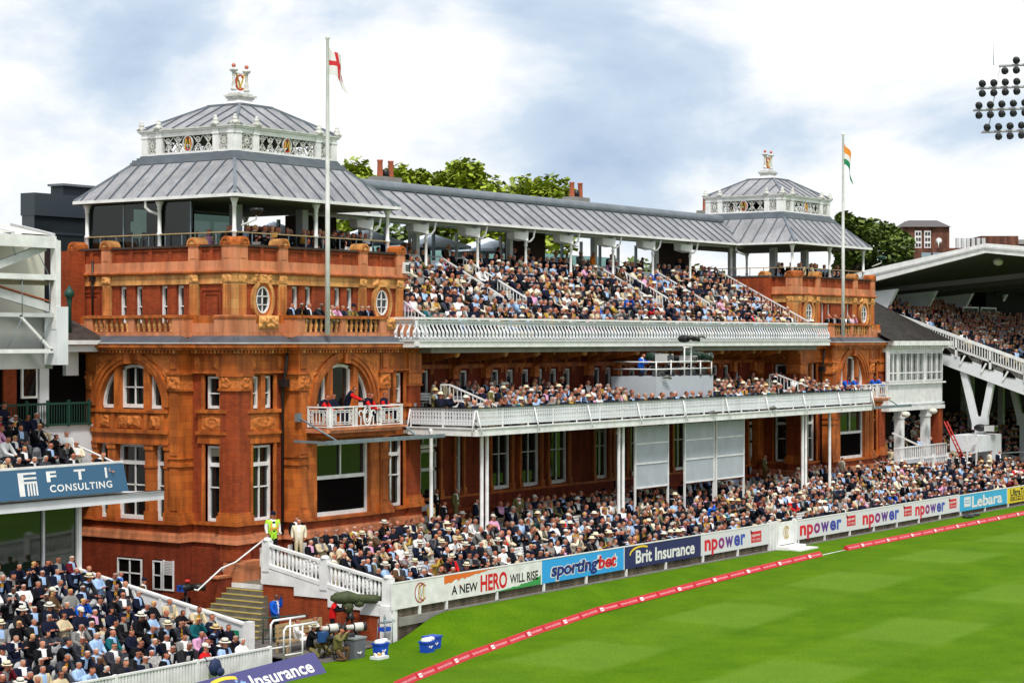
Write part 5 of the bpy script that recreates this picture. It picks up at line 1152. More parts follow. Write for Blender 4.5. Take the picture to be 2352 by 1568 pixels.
r = empty('park_bench', (-5.2, -7.6, -.9), 'pale wooden bench behind the photographers where two boys sit', 'bench'); m = MB(); m.box(-5.9, -3.3, -7.9, -7.4, -.5, -.44, WOOD); m.build('seat', r); m = MB()
for k in range(3): m.box(-5.9, -3.3, -7.38, -7.33, -.35+.17*k, -.22+.17*k, WOOD)
m.build('backrest', r)
for x in (-5.85, -3.4):
    m = MB(); m.box(x, x+.08, -7.9, -7.82, -.9, -.5, WOOD); m.box(x, x+.08, -7.4, -7.32, -.9, .1, WOOD); m.build('leg', r)
# white hoop barriers and green crowd barriers on the path
for i, (x, y, w) in enumerate(((-7.0, -8.1, 1.7), (-7.9, -9.5, 1.6))):
    m = MB(); c = .14
    p = [(x, y, -.9), (x, y, .32), (x+.12, y-.02, .44), (x+w, y-.15, .44)]; m.tube(p, .045, WHITE, 7); m.tube([(x+w*.55, y-.1, -.9), (x+w*.55, y-.1, .42)], .035, WHITE, 6); m.tube([(x, y, -.55), (x+w*.55, y-.1, -.55)], .03, WHITE, 6)
    tag(m.build('hoop_barrier'), ('white tubular hoop barrier nearer the tower steps', 'white tubular hoop barrier beside the end of the picket fence')[i], 'barrier')
for i, (a, b) in enumerate((((-5.6, -5.9), (-4.6, -2.2)), ((-4.6, -5.6), (-3.0, -6.4)))):
    m = MB(); a3, b3 = Vector((*a, -.9)), Vector((*b, -.9)); up = Vector((0, 0, 1.0))
    m.tube([a3, a3+up, b3+up, b3], .03, GREENP, 6); m.tube([a3+up*.55, b3+up*.55], .025, GREENP, 5); m.tube([a3+up*.2, b3+up*.2], .025, GREENP, 5)
    for k in range(1, 16): q = a3+(b3-a3)*k/16; m.bar(q+up*.2, q+up*.55, .012, .012, GREENP)
    tag(m.build('crowd_barrier'), ('dark green mesh barrier across the foot of the stone steps', 'dark green mesh barrier behind the man in the blue jacket')[i], 'barrier')
# the leaning board on the grass in the foreground
r = empty('advertising_board', (-9.5, -10.5, -.9), 'purple blue Insurance board lying tilted on the grass in the foreground', 'advertising board')
ln = 8.65; xd = Vector((5.57, .83, 0)).normalized(); o = Vector((-7.92, -11.54, -1.05))-xd*ln; up = Vector((-.08, .57, .76)).normalized(); up = (up-xd*up.dot(xd)).normalized(); nn = xd.cross(up)
BH = .96
m = MB(); q = [o, o+xd*ln, o+xd*ln+up*BH, o+up*BH]; m.add([tuple(v) for v in q]+[tuple(v-nn*.06) for v in q], [(0, 1, 2, 3), (7, 6, 5, 4), (0, 4, 5, 1), (1, 5, 6, 2), (2, 6, 7, 3), (3, 7, 4, 0)], mat('violet_blue_vinyl', (.06, .055, .20), .4)); m.build('panel', r)
m = MB(); put_text(m, 'Insurance', o+xd*(ln-4.35)+up*.27, xd, up, .46, WHITE, 3.75, bold=.022); put_text(m, 'Brit', o+xd*(ln-6.1)+up*.27, xd, up, .46, C_((130, 170, 220)), 1.5, bold=.022)
pts = [(ln-5.7+1.0*cos(t), .55+.30*sin(t)) for t in [pi-i*2.4/12 for i in range(13)]]
for i in range(12):
    a, b = Vector(pts[i]), Vector(pts[i+1]); w = .06
    m.add([tuple(o+xd*a.x+up*(a.y-w)+nn*.012), tuple(o+xd*b.x+up*(b.y-w)+nn*.012), tuple(o+xd*b.x+up*(b.y+w)+nn*.012), tuple(o+xd*a.x+up*(a.y+w)+nn*.012)], [(0, 1, 2, 3)], C_((245, 205, 60)))
m.build('lettering', r)

# ================================================================ LEFT STAND
ST = empty('left_stand', (-12, -2, -.9), 'white framed two-tier stand at the left with glazed back and canopy', 'grandstand')
def lfloor(k): return -1.15 if k < 2 else -1.15+.24*(k-1.5)
ROWY = [-9.25+1.06*k for k in range(11)]
m = MB()
for k, y in enumerate(ROWY):
    if y > 1.6: break
    m.box(-26, -6.7, y-.45, 2.2, -1.6, lfloor(k), CONC)
m.build('terrace', ST)
m = MB()   # sloping side wall
zt = lambda y: .12+.167*(y+6.6)
m.poly([(-6.62, -1.3), (-6.62, zt(-6.6)), (2.2, zt(2.2)), (2.2, -1.3)], -6.66, -6.56, WHITE2, 'yz'); m.bar((-6.61, -6.62, zt(-6.6)+.03), (-6.61, 2.2, zt(2.2)+.03), .22, .08, WHITE)
for i in range(7): y = -6.55+1.4*i; m.box(-6.72, -6.52, y-.06, y+.06, -.9, zt(y)+.02, WHITE)
m.box(-6.76, -6.46, -6.85, -6.6, -.95, .28, WHITE); m.build('side_wall', ST)
m = MB(); m.box(-6.75, -6.70, -6.3, -5.75, -.35, -.08, mat('exit_green', (.0, .20, .10), .5)); put_text(m, 'EXIT', (-6.755, -5.82, -.26), (0, -1, 0), ZD, .10, WHITE, .36, lift=.004); m.build('exit_sign', ST)
m = MB(); m.box(-26, -6.62, 2.15, 2.25, -.9, 1.62, WHITE2); m.build('back_wall', ST)
for i, (a, b) in enumerate(((-26, -16.6), (-16.6, -12.4), (-12.4, -8.42), (-8.35, -6.68))):
    m = MB(); m.box(a, b, 2.18, 2.21, 1.62, 4.05, mat('green_black_glass', (.012, .022, .012), .05, spec=.9)); m.build('window_pane', ST)
    m = MB(); m.box(b-.02, b+.08, 2.1, 2.26, 1.6, 4.1, WHITE if i == 3 else GREYST); m.build('window_post', ST)
m = MB(); m.box(-6.66, -6.50, 2.05, 2.25, -.9, 4.15, WHITE); m.build('end_post', ST)
m = MB()
m.add([(-26, 1.15, 4.12), (-2.92, 1.15, 4.12), (-2.92, 1.15, 4.46), (-26, 1.15, 4.46), (-26, 5, 4.12), (-6.4, 5, 4.12), (-6.4, 5, 4.46), (-26, 5, 4.46)], [(0, 1, 2, 3), (7, 6, 5, 4), (3, 2, 6, 7), (0, 4, 5, 1), (1, 5, 6, 2)], WHITE2)
m.bar((-26, 1.1, 4.5), (-2.95, 1.1, 4.5), .1, .03, BLK); m.build('upper_deck_edge', ST)
NFU = 7
m = MB()
for k in range(NFU): m.box(-26, -5.0, 1.75+.85*k, 8.2, 4.4, 4.75+.36*k, CONC)
m.build('upper_deck', ST)
m = MB(); m.box(-26, -5.0, 1.40, 1.48, 4.5, 5.72, WHITE); m.bar((-26, 1.43, 5.72), (-4.95, 1.43, 5.72), .16, .08, WHITE); m.build('deck_parapet', ST)
m = MB(); p0, p1 = (-4.95, 1.4, 5.55), (-4.95, 8.6, 7.6); m.tube([p0, p1], .04, WHITE, 6); m.add([(-4.93, 1.5, 4.6), (-4.93, 8.6, 6.6), (-4.93, 8.6, 6.9), (-4.93, 1.5, 5.3)], [(0, 1, 2, 3)], WHITE2)
for i in range(7): q = [p0[j]+(p1[j]-p0[j])*i/6 for j in range(3)]; m.tube([(q[0], q[1], q[2]-.75), q], .03, WHITE, 5)
m.build('side_rail', ST)
fb = empty('advertising_board', (-11, 1.3, 4.6), 'steel blue FTI CONSULTING board along the upper deck of the left stand', 'advertising board')
FB = mat('steel_blue_vinyl', (.035, .115, .215), .45)
o = Vector((-26, 1.12, 4.58)); up = Vector((0, .20, 1.08)); uh = up.length; up.normalize(); nn = Vector((0, -1, 0)).cross(Vector((0, 0, 0)))
ex = 21.1
m = MB(); q = [o, o+Vector((ex, 0, 0)), o+Vector((ex-.12, 0, 0))+up*uh, o+up*uh]; m.add([tuple(v) for v in q]+[tuple(v+Vector((0, .05, 0))) for v in q], [(0, 1, 2, 3), (7, 6, 5, 4), (1, 5, 6, 2), (3, 2, 6, 7)], FB); m.build('panel', fb)
m = MB(); 
def FT(t, x, z, h, w, **k): put_text(m, t, Vector((x, 1.12, 4.58))+up*z, XD, up, h, WHITE, w, lift=.012, **k)
FT('F', -9.05, .60, .38, .50, bold=.03); FT('T', -7.65, .60, .38, .58, bold=.03); FT('I', -6.05, .60, .38, .11, bold=.03); FT('CONSULTING', -8.95, .20, .26, 3.2, bold=.02, space=1.15)
FT('TM', -5.85, .9, .05, .1)
def R4_(x0, z0, x1, z1):
    y = lambda z: 1.12+.20/1.08*z*.98-.015
    m.add([(x0, y(z0), 4.58+z0*.98), (x1, y(z0), 4.58+z0*.98), (x1, y(z1), 4.58+z1*.98), (x0, y(z1), 4.58+z1*.98)], [(0, 1, 2, 3)], WHITE)
R4_(-10.45, .12, -10.18, 1.0); R4_(-10.18, .92, -9.55, 1.0); R4_(-10.18, .74, -9.55, .82); R4_(-10.18, .58, -9.55, .66)
for i in range(4): R4_(-10.05+.14*i, .12, -9.97+.14*i, .58)
m.build('lettering', fb)
# canopy of the left stand: translucent roof sheets on white steelwork
m = MB(); y0, y1 = 1.4, 4.5
m.add([(-26, y0, 14.55), (-7.9, y0, 14.45), (-7.3, y1, 14.95), (-26, y1, 15.15)], [(0, 1, 2, 3)], CREAM)
for i in range(9): x = -7.7-2.0*i; m.bar((x, y0, 14.45), (x+.7, y1, 14.98), .14, .12, GREYST)
m.build('canopy_sheet', ST)
m = MB(); m.box(-26, -6.15, 3.6, 3.66, 9.9, 14.3, CREAM)
for x in (-9.0, -10.6, -12.4): m.box(x-.07, x+.07, 3.45, 3.62, 10, 14.2, GREYST)
m.build('rear_sheeting', ST)
m = MB(); m.box(-26, -7.65, y0-.1, y0+.1, 13.95, 14.4, WHITE); m.box(-7.72, -7.48, y0-.15, y0+.15, 10.9, 14.25, WHITE); m.box(-7.45, -7.3, y0+.2, y0+.35, 11, 14.3, WHITE2)
m.box(-7.7, -7.15, y0-.2, y0+.5, 9.55, 11.75, WHITE2); m.box(-26, -7.2, y0+.6, y0+.75, 9.4, 11.4, mat('grey_panel', (.33, .335, .33), .7, var=.1)); m.box(-26, -7.7, y0-.1, y0+.1, 12.75, 12.95, WHITE); m.box(-26, -7.75, y0, y0+.3, 12.55, 12.72, mat('timber_beam', (.16, .13, .08), .8, var=.3))
m.box(-26, -7.75, y0-.05, y0+.2, 11.35, 11.5, GREYST); m.box(-26, -7.75, y0-.05, y0+.2, 10.0, 10.15, WHITE)
m.bar((-26, y0+.3, 15.6), (-7.7, y0+.3, 11.7), .22, .3, GREYST); m.bar((-26, y0+.25, 15.85), (-7.7, y0+.25, 11.95), .2, .05, CHIM); m.bar((-14, y0+.3, 12.0), (-7.9, y0+.3, 14.0), .2, .28, GREYST); m.bar((-9.4, y0, 11.4), (-7.8, y0, 10.1), .10, .10, WHITE)
for a, b in (((-9.3, 12.9), (-9.3, 11.4)), ((-9.3, 11.3), (-10.0, 10.2)), ((-7.9, 11.3), (-8.5, 10.2)), ((-7.95, 12.7), (-7.95, 11.6)), ((-8.6, 13.9), (-7.9, 12.8)), ((-9.9, 14.3), (-9.6, 13.6))): m.tube([(a[0], y0-.05, a[1]), (b[0], y0-.05, b[1])], .018, GALV, 5)
m.build('steelwork', ST)
for _o in CH[ST.name][-3:]: _o.location.x -= .85
m = MB(); x = -9.35
r = empty('picket_fence', (-14, -9.9, -.9), 'white picket fence in front of the lower left crowd', 'fence'); m = MB()
yf = -9.9; x = -26
while x < -9.05: m.box(x, x+.10, yf-.02, yf+.02, -1.1, -.10, WHITE); x += .145
m.build('pickets', r); m = MB(); m.box(-26, -9.05, yf-.05, yf+.05, -.12, -.06, WHITE); m.box(-26, -9.05, yf+.02, yf+.06, -.65, -.57, WHITE); m.build('rails', r)
for x in (-24, -20, -16.4, -12.7, -9.1):
    m = MB(); m.box(x-.06, x+.06, yf-.06, yf+.06, -1.2, -.04, WHITE); m.build('post', r)
m = MB(); m.ball((-12.1, -10.15, -.35), .24, mat('navy_bag', (.012, .025, .08), .7), 8, (1.2, .7, 1.3)); m.ball((-12.0, -10.3, -.5), .15, mat('navy_bag', (0, 0, 0)), 8, (1.2, .7, 1)); m.tube([(-12.3, -10.0, -.15), (-12.35, -9.9, .0), (-12.2, -9.85, -.1)], .02, BLK, 5); tag(m.build('backpack'), 'navy backpack hanging on the white picket fence', 'backpack')
# the building that joins the stand to the tower
ab = empty('annexe_building', (-6, 7.2, -1), 'dark brick annexe with tiled roof and white wall between stand and tower', 'building')
m = MB(); m.box(-26, -1.6, 7.6, 12, -1, 10.3, BRICKD); m.box(-1.0, -.1, 8.6, 9.4, 10, 14.3, BRICK); m.build('brick_wall', ab); m = MB(); m.box(-26, -1.15, 7.05, 7.25, 3.6, 6.85, WHITE2); m.box(-26, -1.12, 7.0, 7.3, 6.85, 6.93, WHITE); m.build('white_wall', ab)
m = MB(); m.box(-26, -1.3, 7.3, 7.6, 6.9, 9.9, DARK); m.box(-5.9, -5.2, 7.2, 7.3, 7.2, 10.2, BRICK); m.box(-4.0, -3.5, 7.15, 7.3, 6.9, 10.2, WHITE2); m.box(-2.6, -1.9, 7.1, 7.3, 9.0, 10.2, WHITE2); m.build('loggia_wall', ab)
sash(Frame('front', 0), 0, 0, 0, 0, 0) if False else None
m = MB(); m.box(-5.0, -4.15, 7.12, 7.2, 8.1, 9.6, WHITE); m.box(-4.9, -4.25, 7.1, 7.12, 8.2, 9.5, GLASS); m.box(-7.2, -6.2, 7.1, 7.2, 8.1, 10, BRICK); m.build('window', ab)
m = MB(); 
for z in (6.98, 7.85): m.bar((-26, 6.95, z), (-1.3, 6.95, z), .07, .09, GREENP)
for i in range(13): x = -1.45-1.15*i; m.box(x-.05, x+.05, 6.9, 7.0, 6.9, 8.0, GREENP)
x = -16
while x < -1.3: m.box(x-.012, x+.012, 6.93, 6.96, 7.0, 7.85, GREENP); x += .14
m.build('green_railing', ab)
m = MB(); m.add([(-10, 6.3, 10.5), (-1.0, 6.3, 10.5), (-1.6, 8.2, 11.5), (-10, 8.2, 11.5), (-1.0, 9, 10.5)], [(0, 1, 2, 3), (1, 4, 2)], TILE); m.build('tiled_roof', ab); m = MB(); m.box(-10, -1.25, 6.2, 6.4, 10.30, 10.48, WHITE); m.box(-10, -1.0, 6.4, 7.7, 10.0, 10.25, WHITE2); m.build('gutter', ab)
m = MB(); m.lathe([(.09, 0), (.09, 1.2), (.12, 1.3), (.12, 1.45), (.20, 1.5), (.20, 1.75), (.10, 1.8), (.04, 1.95)], (-2.6, 6.9, 10.8), GREENP, 10); m.build('rainwater_head', ab)
db = empty('dark_glass_building', (-3, 13, 10), 'dark blue-black glazed box building behind the near tower', 'building')
m = MB(); m.box(.1, 6, 12, 12.8, 9, 16.9, GLASSB); m.build('glass_wall', db); m = MB(); m.box(.06, 6, 11.95, 12.8, 15.2, 15.3, mat('dark_blue_wall', (0, 0, 0))); m.box(.02, 6.1, 11.9, 12.8, 16.0, 17.0, mat('dark_blue_wall', (0, 0, 0))); m.box(1.8, 6, 12.0, 12.8, 17.0, 17.4, mat('dark_blue_wall', (0, 0, 0))); m.box(1.6, 6, 11.8, 12.8, 17.4, 17.5, ROOFB); m.build('cladding', db)
m = MB(); m.bar((-3.2, 9.6, 12.8), (-3.2, 9.6, 15), .04, .04, GALV); m.add([(-3.4, 9.4, 12.9), (-1.2, 9.4, 12.9), (-1.2, 9.4, 14.6), (-2.6, 9.4, 14.6)], [(0, 1, 2, 3)], GLASSB); m.build('glass_wall', db)
m = MB(); m.tube([(-3.5, 18, 10), (-3.5, 18, 16.2)], .02, GALV, 5); m.tube([(-4.1, 18, 16.0), (-2.9, 18, 15.95)], .015, GALV, 5)
for i in range(5): m.tube([(-4.0+.25*i, 17.8, 15.98), (-4.0+.25*i, 18.2, 15.98)], .01, GALV, 4)
tag(m.build('aerial'), 'thin television aerial above the left stand canopy', 'aerial')

# ================================================================ RIGHT HAND SIDE
RX = L_+W_+.9       # right flank of the far tower
wb = empty('white_annexe', (66, -1, 0), 'white painted annexe with sash windows and slate roof beside the far tower', 'building')
y = -1.0
m = MB(); m.box(61.7, 70.6, y, 4, 5.85, 7.75, WHITE); m.box(61.5, 70.9, y-.16, 4.2, 7.55, 7.66, WHITE); m.box(61.6, 70.8, y-.12, 4.1, 5.8, 6.05, WHITE); m.box(61.6, 70.8, y-.08, 4.1, 6.15, 6.25, WHITE2); m.box(61.7, 70.6, y, 4, 9.68, 10.1, WHITE); m.box(61.6, 71.3, y-.5, 4.2, 10.12, 10.42, WHITE)
for i in range(26): x = 61.8+.36*i; m.box(x, x+.18, y-.3, y, 9.93, 10.12, WHITE)
m.build('white_wall', wb)
for a, b, n_ in ((61.7, 63.0, 2), (63.25, 67.35, 4), (67.7, 70.45, 3)):
    f = FY(y); m = MB(f); m.box(a-.12, b+.12, -.12, -.02, 7.75, 9.68, WHITE2); m.fr = None
    for i in range(n_+1): x = a+(b-a)*i/n_; m.box(x-.05, x+.05, y-.08, y+.02, 7.75, 9.68, WHITE)
    for i in range(n_*2): x = a+(b-a)*(i+.5)/(n_*2); m.box(x-.02, x+.02, y-.05, y, 7.85, 9.6, WHITE)
    for z in (7.78, 8.3, 9.62): m.box(a, b, y-.07, y, z-.04, z+.04, WHITE)
    w_ = m.build('window', wb); g = MB(); g.box(a, b, y-.035, y-.025, 7.8, 9.65, mat('curtained_glass', (.10, .115, .115), .08, var=.8, vscale=1.5)); g.build('pane', w_, (0, 0, 0))
m = MB(); m.add([(61.3, y-.45, 10.43), (71.2, y-.45, 10.43), (70.2, 6, 14.2), (61.3, 6, 14.2), (71.2, 6, 10.43)], [(0, 1, 2, 3), (1, 4, 2)], SLATE); m.build('slate_roof', wb)
for x in (64.0, 68.3):
    m = MB(); m.box(x-.28, x+.28, y, y+.5, 1.2, 5.8, WHITE); m.box(x-.34, x+.34, y-.06, y+.56, 5.3, 5.45, WHITE); m.build('square_column', wb)
m = MB(); m.box(70.0, 70.7, y, y+.8, .5, 5.8, BRICK); m.build('brick_column', wb)
m = MB(); m.box(61.7, 70.6, 2.8, 3, .5, 5.8, DARKBR); m.box(61.7, 70.6, y-.3, 3, 2.3, 2.5, WHITE2); m.build('veranda', wb)
m = MB()
for (a, b, zz) in (((61.8, -1.4), (70.4, -1.4), 2.5), ((62.0, -3.2), (66.2, -3.2), 1.9)):
    m.bar((*a, zz+.9), (*b, zz+.9), .1, .08, WHITE); m.bar((*a, zz+.12), (*b, zz+.12), .08, .06, WHITE); n_ = int((b[0]-a[0])/.3)
    for i in range(n_+1): x = a[0]+(b[0]-a[0])*i/n_; m.box(x-.03, x+.03, a[1]-.03, a[1]+.03, zz+.1, zz+.9, WHITE)
m.box(62.0, 66.2, -3.3, -1.2, 1.78, 1.9, WHITE2)
for x in (62.0, 64.0, 66.2): m.box(x-.08, x+.08, -3.3, -3.14, .2, 3.0, WHITE)
m.bar((61.9, -3.2, 3.6), (61.9, -1.2, 4.4), .1, .1, WHITE); m.bar((66.3, -3.2, 2.8), (68.6, -3.2, 1.4), .1, .1, WHITE)
for i in range(12): x = 66.3+.2*i; m.box(x-.03, x+.03, -3.23, -3.17, 1.9-.12*i*.9, 2.75-.12*i, WHITE)
m.build('white_balustrade', wb)
for x, zz in ((62.9, 5.6), (67.4, 5.7)):
    m = MB(); m.ball((x, y-.7, zz), .3, CREAM, 8, (1.3, 1, .7)); m.build('floodlight_box', wb)
m = MB(); m.tube([(69.2, -3.6, 1.2), (67.6, -2.4, 5.0)], .05, REDP, 5); m.tube([(69.7, -3.6, 1.2), (68.1, -2.4, 5.0)], .05, REDP, 5)
for i in range(12): t = i/12; m.tube([(69.2-1.6*t, -3.6+1.2*t, 1.2+3.8*t), (69.7-1.6*t, -3.6+1.2*t, 1.2+3.8*t)], .03, REDP, 5)
tag(m.build('ladder'), 'red ladder leaning against the white annexe balustrade', 'ladder')
cp = empty('camera_box', (72, -3, 1), 'white camera box with scaffold rail right of the ladder', 'platform'); m = MB(); m.box(69.6, 73.6, -4.1, -2.0, 2.9, 4.0, WHITE2); m.box(72.0, 73.6, -4.1, -2.0, 1.0, 2.9, WHITE2); m.build('box', cp); m = MB()
for x in (67.6, 69.2): m.box(x-.05, x+.05, -4.1, -4.0, 2.0, 4.1, WHITE)
for z in (2.9, 3.5, 4.1): m.box(67.6, 69.2, -4.08, -4.02, z-.04, z+.04, WHITE)
m.build('scaffold_rail', cp)
tvcam(71.8, -3.4, 4.45, 'black and grey television camera on the white box near the right edge', BLK, s=1.0, box=True)
# grandstand to the right
GS = empty('right_grandstand', (75, 0, 0), 'white grandstand with raked upper tier and long canopy at the right', 'grandstand')
gx = 72.0; gs = .345
def gz(y): return 9.05+gs*(y+6.3)       # rail top line in the plane x=72
m = MB(); m.poly([(-14, gz(-14)-2.3), (-14, gz(-14)-1.35), (13, gz(13)-1.35), (13, gz(13)-2.3)], gx+.05, gx+.4, WHITE2, 'yz')
y = -13.5
while y < 12: m.poly([(y, gz(y)-1.4), (y+.9, gz(y)-1.4+.15), (y+.9, gz(y)-.82), (y+.65, gz(y)-.82)], gx+.0, gx+.35, DARK, 'yz'); m.bar((gx-.02, y+.9, gz(y)-1.5), (gx-.02, y+.55, gz(y)-.9), .1, .12, WHITE); y += 1.55
m.build('stair_beam', GS)
m = MB(); m.bar((gx, -14, gz(-14)), (gx, 12, gz(12)), .14, .22, WHITE); m.bar((gx, -14, gz(-14)-.85), (gx, 12, gz(12)-.85), .10, .14, WHITE)
y = -13.8; i = 0
while y < 11: w = .16 if i % 13 == 0 else .05; m.box(gx-.05, gx+.03, y-w/2, y+w/2, gz(y)-(1.4 if i % 13 == 0 else .85), gz(y), WHITE); y += .19; i += 1
m.build('raked_railing', GS)
def gfloor(y): return gz(y)-.95
m = MB(); y = -12.0
while y < 12: m.box(gx+.3, 128, y, y+.895, gfloor(y)-.6, gfloor(y), CONC); y += .9
m.build('upper_tier', GS); m = MB(); m.poly([(-12.2, gfloor(-12.2)-.65), (13, gfloor(13)-.65), (13, gfloor(13)-1.1), (-12.2, gfloor(-12.2)-1.1)], gx+.42, 128, mat('soffit_painted_shade', (.04, .04, .04), .9), 'yz'); m.build('tier_shade_slab', GS)  # near-black slab added below the steps, painting the deep shade under the tier
m = MB(); m.box(gx+.3, 128, -12, 14, 6.0, 6.4, mat('soffit_painted_shade', (.05, .05, .05), .9)); m.build('tier_shade_slab', GS) if False else None
for i in range(5):     # V-shaped white struts
    x = gx+.4+8.5*i
    for (yy, zt_) in ((-2.2, 8.1),):
        m = MB(); m.bar((x, yy+.35, 8.3), (x, yy-.55, 4.6), .35, .45, WHITE2); m.bar((x, yy-1.75, 8.0), (x, yy-1.05, 4.6), .35, .45, WHITE2); m.box(x-.18, x+.18, yy-1.4, yy-.3, 4.3, 5.2, WHITE2); m.box(x-.15, x+.15, yy-1.2, yy-.5, 0, 4.4, WHITE2); m.build('strut', GS)
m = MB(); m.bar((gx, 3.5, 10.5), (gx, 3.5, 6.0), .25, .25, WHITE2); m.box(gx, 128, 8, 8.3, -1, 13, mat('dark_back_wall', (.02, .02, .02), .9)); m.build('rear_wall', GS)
for y in (4.5, 1.5):
    for x in (gx+4, gx+10, gx+16): m = MB(); m.box(x-.2, x+.2, y-.2, y+.2, 0, 10, GREYST); m.build('undercroft_column', GS)
# canopy
m = MB(); A = [(9.5, 13.6, 14.3), (5.0, 14.5, 15.45), (-3.8, 16.45, 17.1), (-12, 15.5, 16.3)]
for i in range(3):
    (ya, za, zb), (yb, zc2, zd) = A[i], A[i+1]
    m.add([(gx-.6, ya, za), (gx-.6, yb, zc2), (gx-.6, yb, zd), (gx-.6, ya, zb), (gx-.3, ya, za), (gx-.3, yb, zc2), (gx-.3, yb, zd), (gx-.3, ya, zb)], [(0, 1, 2, 3), (3, 2, 6, 7), (0, 4, 5, 1), (7, 6, 5, 4)], WHITE)
    m.bar((gx-.68, ya, (za+zb)/2+.06), (gx-.68, yb, (zc2+zd)/2+.06), .06, .05, GREYST)
m.build('canopy_fascia', GS)
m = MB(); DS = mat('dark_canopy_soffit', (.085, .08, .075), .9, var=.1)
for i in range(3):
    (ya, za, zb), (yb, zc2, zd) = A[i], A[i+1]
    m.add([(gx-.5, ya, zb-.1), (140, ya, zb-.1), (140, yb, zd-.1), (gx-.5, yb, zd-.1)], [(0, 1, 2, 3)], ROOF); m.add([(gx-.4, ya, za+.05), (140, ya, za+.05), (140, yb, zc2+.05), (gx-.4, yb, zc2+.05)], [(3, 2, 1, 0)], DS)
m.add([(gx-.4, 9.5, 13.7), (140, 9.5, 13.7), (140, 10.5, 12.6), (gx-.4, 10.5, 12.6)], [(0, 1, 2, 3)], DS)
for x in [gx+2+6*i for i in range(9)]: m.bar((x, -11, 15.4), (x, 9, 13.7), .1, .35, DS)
m.build('canopy_roof', GS)
for i in range(7):
    x = gx+.5+7.0*i; m = MB(); m.poly([(4.2, 11.0), (5.4, 11.0), (5.9, 12.6), (6.9, 13.8), (3.2, 14.1), (3.9, 12.8)], x, x+.4, WHITE2, 'yz'); m.box(x, x+.4, 4.2, 5.4, 9.0, 11.0, WHITE2); m.build('canopy_column', GS)
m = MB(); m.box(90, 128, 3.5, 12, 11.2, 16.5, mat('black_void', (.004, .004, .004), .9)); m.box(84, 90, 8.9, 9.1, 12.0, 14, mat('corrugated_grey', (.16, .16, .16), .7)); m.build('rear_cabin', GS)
for x in (84.0, 87.6):
    m = MB(); m.box(x, x+3.0, 3.0, 3.1, 11.4, 12.9, mat('dark_door_green', (.006, .02, .018), .6)); m.build('vomitory_panel', GS); m = MB(); m.ribbon([(x, 11.3), (x, 12.95), (x+3.0, 12.95), (x+3.0, 11.3)], .12, 2.9, 3.0, WHITE); m.build('vomitory_frame', GS)
m = MB(); m.ball((gx+1.5, -3.9, 15.9), .35, CREAM, 8, (1.5, 1, .8)); m.build('loudspeaker', GS)
m = MB(); gxl = 76; m.bar((74, -3.5, 2.6), (90, -3.5, 2.2), .08, .08, WHITE); m.bar((74, -3.5, 1.5), (90, -3.5, 1.1), .08, .08, WHITE)
for i in range(60): x = 74+.27*i; m.box(x-.02, x+.02, -3.52, -3.48, 1.35-.025*i, 2.6-.025*i, WHITE)
m.box(73, 95, -3.3, 8, -.5, 1.2, CONC)
for k in range(8): m.box(73, 120, -2.6+.9*k, -1.705+.9*k, .8, 1.4+.32*k, CONC)
m.build('lower_tier', GS)
